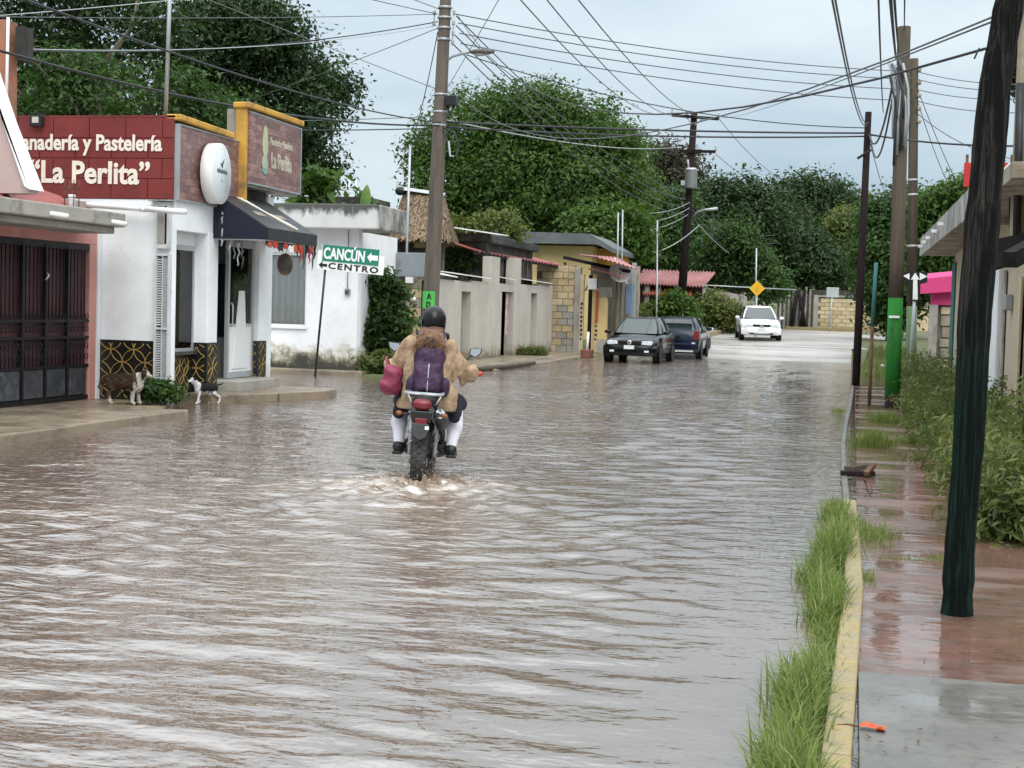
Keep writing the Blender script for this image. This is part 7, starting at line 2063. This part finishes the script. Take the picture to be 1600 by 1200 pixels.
tree_at('tree', 'dense dark green tree right of the transformer', lf_dark, m_bark, 1140, 100,
        [(1125, 318, 38), (1165, 312, 36), (1190, 335, 34), (1140, 350, 45), (1100, 345, 35), (1195, 375, 40), (1150, 395, 45)], 42000, .30, 7, clump=.42, group=G_, trunk_r=.35)
tree_at('tree', 'mid green tree behind the tiled house', lf_mid, m_bark, 1050, 90,
        [(1010, 330, 38), (1050, 330, 40), (1035, 375, 45), (1085, 385, 40), (1005, 395, 40)], 34000, .28, 8, clump=.42, group=G_, trunk_r=.3)
tree_at('tree', 'bright green tree above the yellow diamond sign', lf_mid, m_bark, 1135, 84,
        [(1120, 395, 34), (1150, 380, 30), (1170, 415, 34), (1130, 430, 36), (1200, 440, 28)], 26000, .25, 9, clump=.36, group=G_, trunk_r=.25)
tree_at('tree', 'tall airy grey-green tree on the skyline above the far wall', lf_blue, m_bark, 1280, 128,
        [(1235, 300, 28), (1268, 296, 28), (1305, 305, 26), (1250, 330, 36), (1295, 335, 38), (1330, 330, 20), (1230, 360, 35)], 26000, .34, 10, clump=.55, group=G_, trunk_r=.4, shell=.35)
tree_at('tree', 'drooping dark tree above the board fence', lf_blue, m_bark, 1240, 104,
        [(1220, 385, 38), (1260, 395, 42), (1225, 425, 32), (1290, 420, 34), (1190, 400, 30), (1250, 360, 30)], 34000, .28, 11, clump=.4, group=G_, trunk_r=.3)
tree_at('tree', 'yellowish tree above the far block wall', lf_olive, m_bark, 1325, 108,
        [(1320, 350, 26), (1345, 365, 26), (1310, 385, 30), (1340, 405, 30), (1300, 430, 22), (1350, 430, 22)], 20000, .28, 12, clump=.4, group=G_, trunk_r=.3)
tree_at('tree', 'full green tree behind the slim black pole on the right', lf_mid, m_bark, 1395, 68,
        [(1378, 345, 30), (1405, 330, 30), (1385, 395, 45), (1425, 380, 40), (1370, 440, 30), (1400, 460, 40), (1440, 430, 40), (1370, 390, 26), (1440, 330, 26), (1395, 495, 24)], 52000, .22, 13, clump=.32, group=G_, trunk_r=.25)
tree_at('tree', 'leafy tree behind the concrete canopy of the corner house', lf_bright, m_bark, 1480, 52,
        [(1470, 325, 32), (1500, 310, 30), (1530, 300, 34), (1455, 350, 26), (1480, 385, 45), (1540, 350, 40), (1450, 410, 34), (1490, 430, 30)], 34000, .18, 14, clump=.25, group=G_, trunk_r=.2)
tree_at('tree', 'small branch of leaves at the top right edge behind the tan pole', lf_dark, m_bark, 1640, 40,
        [(1612, 85, 26), (1640, 120, 40), (1600, 120, 16), (1640, 60, 40)], 9000, .18, 15, clump=.22, group=G_, trunk_r=.18)
tree_at('tree', 'pale distant hillside tree left of the slim black pole', lf_olive, m_bark, 1340, 150, [(1335, 325, 16), (1350, 318, 14), (1325, 345, 18)], 6000, .4, 16, clump=.6, group=G_, trunk_r=.3)
# low growth
def bush(label, lm, px, y, blobs, n, leaf, seed, **k):
    return tree_at('bush', label, lm, m_bark, px, y, blobs, n, leaf, seed, cat='bush', trunk_r=.05, limbs=4, limb_r=.03, **k)
bush('dark leafy bush in the gap between annex and lamp pole', lf_mid, 590, 34.5, [(578, 455, 20), (598, 480, 26), (585, 520, 28), (605, 540, 24), (575, 560, 20), (590, 440, 20), (612, 500, 22), (615, 455, 16)], 20000, .15, 20, clump=.14)
bush('low weeds at the foot of the lamp pole behind the rider', lf_weed, 590, 31.5, [(578, 572, 14), (598, 566, 16), (618, 572, 12)], 3000, .12, 21, clump=.09)
bush('scrubby yellow-green bush on the roof of the old dark house', lf_olive, 700, 46, [(672, 350, 14), (700, 352, 14), (725, 352, 12), (655, 357, 10), (690, 340, 10)], 2200, .16, 22, clump=.18)
bush('thin scrub above the old dark house', lf_olive, 770, 47, [(760, 348, 15), (785, 345, 16), (800, 362, 12), (745, 360, 12)], 2000, .16, 23, clump=.2)
bush('grass clump growing at the foot of the grey wall', lf_weed, 815, 46.5, [(806, 553, 9), (825, 553, 11), (843, 551, 8)], 2600, .14, 24, clump=.08, aspect=.2)
bush('round bright green hedge bush beside the blue hatchback', lf_bright, 1050, 67, [(1035, 485, 20), (1060, 480, 22), (1050, 470, 16), (1010, 492, 16), (1075, 492, 15)], 11000, .17, 25, clump=.16)
bush('olive shrubs along the verge between hatchback and white sedan', lf_olive, 1115, 72, [(1100, 490, 20), (1128, 487, 22), (1150, 492, 18), (1115, 470, 18), (1090, 500, 14), (1140, 505, 14)], 10000, .18, 26, clump=.18)
bush('pale dry bush before the tiled house porch', lf_olive, 985, 63, [(985, 488, 14), (1000, 495, 14), (970, 495, 12)], 3500, .16, 27, clump=.15)
bush('vines hanging on the old dark house wall', lf_mid, 720, 42.8, [(706, 405, 12), (722, 398, 14), (735, 412, 10)], 1500, .13, 28, clump=.12)
bush('low plants growing at the bakery corner behind the brown dog', lf_mid, 250, 19.6, [(238, 616, 11), (256, 610, 12), (268, 614, 9), (212, 612, 8), (228, 604, 8)], 2600, .08, 29, clump=.07)
bush('banana-like broad leaves beside the annex roof edge', lf_bright, 570, 38, [(565, 318, 12), (585, 322, 10)], 260, .3, 30, clump=.12)

# single upright banana leaf above the annex
bl = thing('banana_leaf', 'single upright banana leaf above the mouldy annex eave', 'plant', (-11.4, 36, 3.3))
g = B(); a, b = at_y(571, 330, 36.8), at_y(573, 289, 36.8); vs = []; 
for i in range(9):
    t = i / 8; c = a.lerp(b, t); w = .17 * math.sin(PI * (.12 + .85 * t)) ** .8
    vs += [c + Vector((-w, .03, -.05 * w)), c + Vector((0, -.02, 0)), c + Vector((w * .75, .03, .1 * w))]
g.add(vs, [(i * 3 + k, i * 3 + k + 1, i * 3 + k + 4, i * 3 + k + 3) for i in range(8) for k in range(2)], True)
lfm = mat('banana_green', (.12, .22, .045), .5, var=.25, vscale=6, stretch=(.5, .5, 8))
g.build('blade', lfm, bl)
B().tube([(a.x, a.y, 3.3), a, b], [.02, .018, .006], 6).build('midrib', lfm, bl)

# grass growing out of the drowned gutter along the kerb
rg_ = np.random.default_rng(63)
def blades(name, label, x0y, n, hgt, lean, mt, wid=.0042, seg=4):
    """x0y: function giving (x, y, height factor) arrays"""
    x, y, hf = x0y(n)
    L = hgt * hf * rg_.uniform(.55, 1.25, n)
    az = rg_.uniform(0, 2 * PI, n); bend = rg_.uniform(.25, 1.25, n) * lean
    d = np.stack([np.cos(az), np.sin(az)], 1); s = np.stack([-np.sin(az), np.cos(az)], 1)
    V = []
    for i in range(seg + 1):
        t = i / seg; a = bend * t
        hor = L * (1 - np.cos(a)) / np.maximum(bend, .05); ver = L * np.sin(a) / np.maximum(bend, .05)
        w = wid * (1 - t) ** .7 * rg_.uniform(.8, 1.2, n) if i < seg else np.zeros(n) + .0004
        cx = x + d[:, 0] * hor; cy = y + d[:, 1] * hor
        V.append(np.stack([cx - s[:, 0] * w, cy - s[:, 1] * w, ver - .03], 1)); V.append(np.stack([cx + s[:, 0] * w, cy + s[:, 1] * w, ver - .03], 1))
    V = np.stack(V, 1); k = 2 * (seg + 1)
    base = np.arange(n)[:, None] * k
    F = np.concatenate([base + np.array([[2 * i, 2 * i + 1, 2 * i + 3, 2 * i + 2]]) for i in range(seg)])
    tint = np.repeat(np.clip(rg_.normal(.42, .32, n), 0, 1), k)
    o = np_mesh(name, V.reshape(-1, 3), F, mt, None, smooth=True, tint=tint, kind='stuff')
    o['label'] = label
    return o
def strip(n):
    y = 4.6 + (12.6 - 4.6) * rg_.uniform(0, 1, n) ** 1.0
    c = -.10 + .05 * np.sin(y * 1.9) + .03 * np.sin(y * 4.7) - .05 * np.clip((6.5 - y) / 2, 0, 1) + .06 * np.clip((y - 8) / 4, 0, 1)
    x = c + rg_.normal(0, .046, n)
    hf = .72 + .42 * np.sin(y * 2.3 + 1) * np.sin(y * 1.1) + .12 * rg_.normal(size=n) + .15 * np.clip((6.2 - y), 0, 1)
    return x, y, np.clip(hf, .35, 1.5)
o = blades('grass', 'strip of long grass growing along the yellow kerb', strip, 9500, .25, 1.7, lf_grass, .0050)
o['category'] = 'grass'
def tuftf(cx, cy, rx, ry):
    def f(n): return cx + rg_.normal(0, rx, n), cy + rg_.normal(0, ry, n), np.ones(n)
    return f
for (px, py, rx, ry, h, n, lab) in ((1383, 660, .13, .18, .24, 900, 'grass tuft on the flooded pavement at the foot of the green pole'), (1365, 697, .11, .16, .27, 1000, 'larger grass tuft on the flooded pavement before the green pole'), (1421, 692, .07, .12, .17, 500, 'small grass tuft on the flooded pavement beside the weeds'),
                                     (1365, 838, .08, .25, .13, 600, 'grass growing between kerb and pavement where the long grass ends'), (1410, 872, .26, .05, .07, 900, 'low line of grass in a joint of the red pavement'), (1470, 872, .05, .05, .08, 250, 'short grass in the pavement joint at the near pole'),
                                     (1352, 905, .03, .14, .10, 200, 'few grass blades on the kerb joint'), (1310, 640, .05, .3, .10, 200, 'grass blades poking from the water by the slim black pole')):
    c = on_ground(px, py, .03)
    o = blades('grass_tuft', lab, tuftf(c.x, c.y, rx, ry), n, h, 1.0, lf_grass, .004, 3)
    o['category'] = 'grass tuft'

# weeds along the right-hand houses
def weeds():
    rng = np.random.default_rng(91); P, O, T = [], [], []; stems = B()
    for k in range(330):
        y = 10.7 + 25 * rng.uniform() ** 1.35
        xe = np.interp(y, [9.6, 10.3, 12, 16, 22, 30, 36], [1.05, .98, 1.05, 1.05, 1.05, 1.15, 1.35])
        x = xe + abs(rng.normal(0, .45)); x = min(x, 2.12)
        h = rng.uniform(.25, .62) * (1.0 + .5 * (x > 1.35)) * (1.25 if y < 13 else 1)
        lean = rng.normal(0, .18, 2); 
        top = np.array([x + lean[0] - .08, y + lean[1], h])
        stems.tube([(x, y, -.05), ((x + top[0]) / 2, (y + top[1]) / 2 + .02, h * .6), tuple(top)], [.006, .005, .002], 4)
        m = int(70 + 60 * rng.uniform())
        t = rng.uniform(.05, 1.05, m)
        sp = .16 * (1 - .5 * t)
        p = np.stack([x + (top[0] - x) * t + rng.normal(0, 1, m) * sp, y + (top[1] - y) * t + rng.normal(0, 1, m) * sp, h * t + rng.normal(0, .03, m)], 1)
        p[:, 2] = np.maximum(p[:, 2], .01)
        P.append(p); O.append(np.stack([p[:, 0] - x, p[:, 1] - y - .1, np.full(m, .35)], 1) * 2); T.append(np.full(m, rng.uniform(.05, .95)) + rng.normal(0, .12, m))
    o = leaf_cloud('weeds', lf_weed, None, np.concatenate(P), np.concatenate(O), .085, rng, np.concatenate(T), .30, kind='stuff')
    tag(o, 'overgrown weeds along the foot of the right-hand houses', 'weeds')
    stems.build('weed_stems', lf_weed, o, kind='stuff')
weeds()

# verge grass far left
def verge(n):
    y = rg_.uniform(57, 80, n); x = -7.2 - rg_.uniform(0, 2.6, n)
    return x, y, np.ones(n)
o = blades('verge_grass', 'short grass on the verge behind the parked cars', verge, 3000, .28, 1.0, lf_bright, .03, 2); 
me = o.data; co_v = np.zeros(len(me.vertices) * 3, np.float32); me.vertices.foreach_get('co', co_v); co_v = co_v.reshape(-1, 3); co_v[:, 2] += road_z(co_v[:, 1]) + .12; me.vertices.foreach_set('co', co_v.ravel()); me.update()
o['category'] = 'grass'
def verge2(n):
    y = rg_.uniform(40, 60, n); x = .2 + rg_.uniform(0, 1.6, n) + (y - 40) * .02
    return x, y, np.ones(n)
o = blades('verge_grass', 'rough grass at the right edge of the road beyond the poles', verge2, 3500, .34, 1.0, lf_weed, .018, 2); o['category'] = 'grass'
me = o.data; co_v = np.zeros(len(me.vertices) * 3, np.float32); me.vertices.foreach_get('co', co_v); co_v = co_v.reshape(-1, 3); co_v[:, 2] += np.maximum(land_z(co_v[:, 0], co_v[:, 1]), 0); me.vertices.foreach_set('co', co_v.ravel()); me.update()

# ================================================================== SMALL DEBRIS
lfo = thing('crumpled_wrapper', 'crumpled orange leaf-like scrap on the grey pavement', 'litter', on_ground(1363, 1138, .06))
c = lfo.location; rd = random.Random(5); vs = []
for i in range(5):
    for k in range(6):
        vs.append((c.x - .045 + .018 * k + rd.uniform(-.004, .004), c.y - .03 + .014 * i + rd.uniform(-.004, .004), c.z + .004 + .022 * math.sin(k * 1.1) * math.sin(i * .9) ** 2 + rd.uniform(0, .008)))
B().add(vs, [(i * 6 + k, i * 6 + k + 1, i * 6 + k + 7, i * 6 + k + 6) for i in range(4) for k in range(5)]).build('scrap', m_orange, lfo)
B().tube([(c.x - .13, c.y, c.z), (c.x - .09, c.y + .01, c.z + .004), (c.x - .05, c.y, c.z + .003)], .004, 5).build('stalk', m_rust, lfo)
rl = np.random.default_rng(19); nl = 170
ly = 4.6 + 8.5 * rl.uniform(size=nl) ** 1.2; lx = .1 + 1.5 * rl.uniform(size=nl) ** 1.6
lp_ = np.stack([lx, ly, np.where(ly < 6.5, .066, .042) + .002 * rl.uniform(size=nl)], 1)
o = leaf_cloud('leaf_litter', mat_leaf('dead_leaf', (.03, .02, .012), (.14, .085, .04), .1), None, lp_, np.tile([0, 0, 4.0], (nl, 1)), .022, rl, rl.uniform(size=nl), .5, kind='stuff')
o['label'] = 'small dead leaf bits scattered over the right pavement'; o['category'] = 'leaf litter'
db = thing('driftwood', 'dark broken plank debris lying across the flooded kerb', 'debris', on_ground(1340, 742, .04))
c = on_ground(1340, 744, .04)
B().bar(c + Vector((-.16, 0, .02)), c + Vector((.16, .05, .03)), .10, .05).build('plank', m_pole_wood, db, bevel=.008)
B().bar(c + Vector((-.12, .25, .04)), c + Vector((.10, .32, .07)), .09, .05).build('plank', m_pole_old, db, bevel=.008)
B().bar(c + Vector((.08, -.05, .03)), c + Vector((.15, .2, .10)), .05, .04).build('stick', m_rust, db)
B().tube([c + Vector((.06, -.3, 0)), c + Vector((.10, -.9, .05)), c + Vector((.12, -1.4, .02))], .008, 5).build('twig', m_rust, db)
pb = thing('pipe', 'thin dark pipe lying along the pavement before the grey wall', 'pipe', on_ground(800, 572, .05))
B().tube([on_ground(745, 577, .06), on_ground(790, 573, .08), on_ground(835, 567, .08)], .05, 8).build('tube', m_pole_old, pb)
gg = random.Random(17)
for k, lab in enumerate(('white pebble pile edge at the right kerb beyond the poles', 'red painted kerb stone at the right kerb beyond the poles')):
    c = on_ground(1376 + 4 * k, 582 - 6 * (1 - k), .06)
    t = thing('kerb_rubble', lab, 'stones', c)
    for j in range(5):
        B().ball(c + Vector((gg.uniform(-.5, .5), gg.uniform(-.2, .2), gg.uniform(-.02, .05))), (gg.uniform(.12, .2), .1, gg.uniform(.05, .09)), 8, 5).build('stone', (m_pvc, mat('red_kerb_paint', (.34, .06, .04), .7))[k], t)

# ================================================================== OVERHEAD CABLES
def cable(label, a, b, sag, r=.011, m=None, name='overhead_cable', n=18, group='overhead cables'):
    a, b = Vector(a), Vector(b)
    pts = [a.lerp(b, i / n) - Vector((0, 0, sag * 4 * (i / n) * (1 - i / n))) for i in range(n + 1)]
    o = B().tube(pts, r, 5).build(name, m or m_cable_grey)
    tag(o, label, 'cable', group)
    return o
A = at_y
rk4 = ('topmost', 'second', 'third', 'lowest')
for i, (p, q) in enumerate((((712, 22), (1430, 112)), ((716, 36), (1430, 124)), ((718, 52), (1430, 140)), ((720, 68), (1430, 158)))):
    cable(f'{rk4[i]} of four parallel wires from the lamp pole across to the right', A(*p, 31), A(*q, 42), .22, .013)
for i, (p, q) in enumerate((((1433, 112), (1610, 132)), ((1433, 124), (1610, 142)), ((1433, 140), (1610, 155)), ((1433, 158), (1610, 176)))):
    cable(f'{rk4[i]} of four wires running right from the worn green pole', A(*p, 42), A(*q, 36), .1, .012)
for i, (p, q) in enumerate((((713, 25), (1074, 300)), ((713, 40), (1073, 312)), ((711, 55), (1072, 324)), ((709, 70), (1071, 336)))):
    cable(f'{rk4[i]} of four street wires from lamp pole to transformer pole', A(*p, 31), A(*q, 75), .75, .014)
cable('thick twisted cable sagging from the lamp pole over to the nearest dark pole', A(714, 22, 31), A(1540, 76, 8.1), 1.05, .008, m_cable)
cable('cable from the lamp arm to the top of the slim black pole', A(730, 86, 31), A(1356, 200, 34.6), .35, .012, m_cable)
cable('upper of two thick black cables crossing the street at mid height', A(690, 190, 31), A(1357, 208, 34.6), .06, .022, m_cable)
cable('lower of two thick black cables crossing the street at mid height', A(688, 198, 31), A(1357, 213, 34.6), .10, .020, m_cable)
cable('pale thin cable slanting before the big rounded tree', A(690, 186, 31), A(1060, 230, 75), .3, .016, m_cable_pale)
cable('thick cable continuing from the slim pole to the right edge', A(1357, 210, 34.6), A(1610, 228, 30), .08, .022, m_cable)
cable('cable bundle drooping from the stout green pole to the slim pole', A(1395, 130, 26.5), A(1358, 210, 34.6), .55, .020, m_cable)
cable('second drooping cable between stout green pole and slim pole', A(1395, 150, 26.5), A(1360, 212, 34.6), .75, .018, m_cable)
cable('long diagonal cable from upper left to the lamp pole', A(-330, -145, 9), A(690, 192, 31), .25, .013, m_cable)
cable('thick cable crossing the left trees to the lamp pole', A(-60, 62, 17), A(690, 196, 31), .3, .020, m_cable)
cable('lower sagging cable left of the lamp pole', A(-60, 160, 44), A(690, 200, 31), .35, .014, m_cable)
cable('thin wire just above the thick cable left of the lamp pole', A(-60, 178, 48), A(684, 182, 31), .2, .010)
cable('level wire crossing the far left trees', A(-20, 26, 22), A(684, 22, 31), .05, .008)
cable('wavy wire before the far left trees', A(-20, 26, 19), A(698, -58, 31), .1, .008, m_cable_pale)
cable('lower wire crossing the far left trees', A(20, 76, 20), A(682, 40, 31), .2, .008, m_cable_pale)
cable('cable ending on the left side of the lamp pole below the top', A(-60, 74, 25), A(684, 34, 31), .3, .012, m_cable)
cable('wire rising left from the lamp pole past the top edge', A(-60, -159, 18), A(684, 22, 31), .05, .009)
cable('steeper wire rising left from the lamp pole past the top edge', A(303, -150, 18), A(686, 14, 31), .05, .009)
cable('wire slanting down left from the lamp pole', A(300, 188, 45), A(684, 44, 31), .05, .009)
cable('wire running down right into the lamp pole at mid height', A(-38, -150, 34), A(684, 140, 31), .05, .009)
cable('service wire from the lamp pole down to the thin grey mast', A(684, 50, 31), A(641, 227, 38), .25, .012, m_cable_grey)
cable('left one of three high wires coming down to the transformer pole', A(686, -150, 17), A(1051, 176, 74.8), .9, .012)
cable('middle one of three high wires coming down to the transformer pole', A(738, -150, 17), A(1074, 178, 74.8), .9, .012)
cable('right one of three high wires coming down to the transformer pole', A(790, -150, 17), A(1122, 182, 74.8), .9, .012)
cable('wire climbing right from the transformer pole to the nearest pole', A(1124, 184, 74.8), A(1560, 30, 8.1), .15, .006)
cable('faint wire from the lamp pole up to the nearest pole', A(700, 130, 31), A(1562, 22, 8.1), .9, .006)
cable('thin wire crossing steeply above the street lamp', A(864, -150, 18), A(700, 136, 31), .02, .007)
cable('left of two wires dropping from the top to the slim black pole', A(1273, -150, 8), A(1355, 196, 34.6), .35, .009, m_cable_grey)
cable('right of two wires dropping from the top to the slim black pole', A(1279, -150, 8), A(1357, 192, 34.6), .35, .009, m_cable_grey)
cable('black wire dropping from the top just left of the stout green pole', A(1368, -150, 8), A(1380, 176, 30), .1, .009, m_cable)
cable('thick cable dropping from the top onto the stout green pole', A(1380, -150, 8), A(1400, 92, 26.4), .05, .018, m_cable)
cable('second cable dropping from the top onto the stout green pole', A(1388, -150, 8), A(1404, 80, 26.4), .05, .014, m_cable)
cable('short wire rising from the top of the stout green pole', A(1415, -150, 8), A(1413, 44, 26.4), .0, .010, m_cable)
cable('guy wire running down right from the worn green pole', A(1434, 140, 42), A(1495, 285, 52), .1, .012)
cable('second guy wire running down right from the worn green pole', A(1434, 160, 42), A(1480, 285, 54), .1, .012)
cable('drooping wire from the worn green pole behind the nearest pole', A(1434, 178, 42), A(1610, 250, 40), .3, .012)
cable('wire running down from the slim black pole toward the far trees', A(1360, 225, 34.6), A(1400, 330, 60), .3, .010)
cable('pale sagging cable left of the transformer pole', A(905, 372, 60.4), A(1092, 352, 74.6), 1.1, .022, m_cable_pale)
for i, (p, q) in enumerate((((955, 318), (1078, 316)), ((955, 335), (1077, 325)), ((955, 350), (1075, 335)))):
    cable(('highest', 'middle', 'lowest')[i] + ' of three short pale wires ending at the transformer pole', A(*p, 68), A(*q, 74.7), .5, .016, m_cable_pale)
cable('pale cable sagging from transformer pole toward the far pole', A(1090, 350, 74.6), A(1262, 402, 112), 1.6, .024, m_cable_pale)
for i in range(4):
    cable(('topmost', 'second', 'third', 'lowest')[i] + ' of the far wires sagging between the two distant poles', A(1082, 322 + 6 * i, 74.8), A(1262, 345 + 9 * i, 112), 1.3 + .2 * i, .02, m_cable_grey)
for i, (p, q) in enumerate((((1124, 186), (1255, 290)), ((1118, 240), (1245, 296)))):
    cable(('upper', 'lower')[i] + ' faint wire running from the crossarms to the far skyline trees', A(*p, 74.8), A(*q, 125), .8, .016)
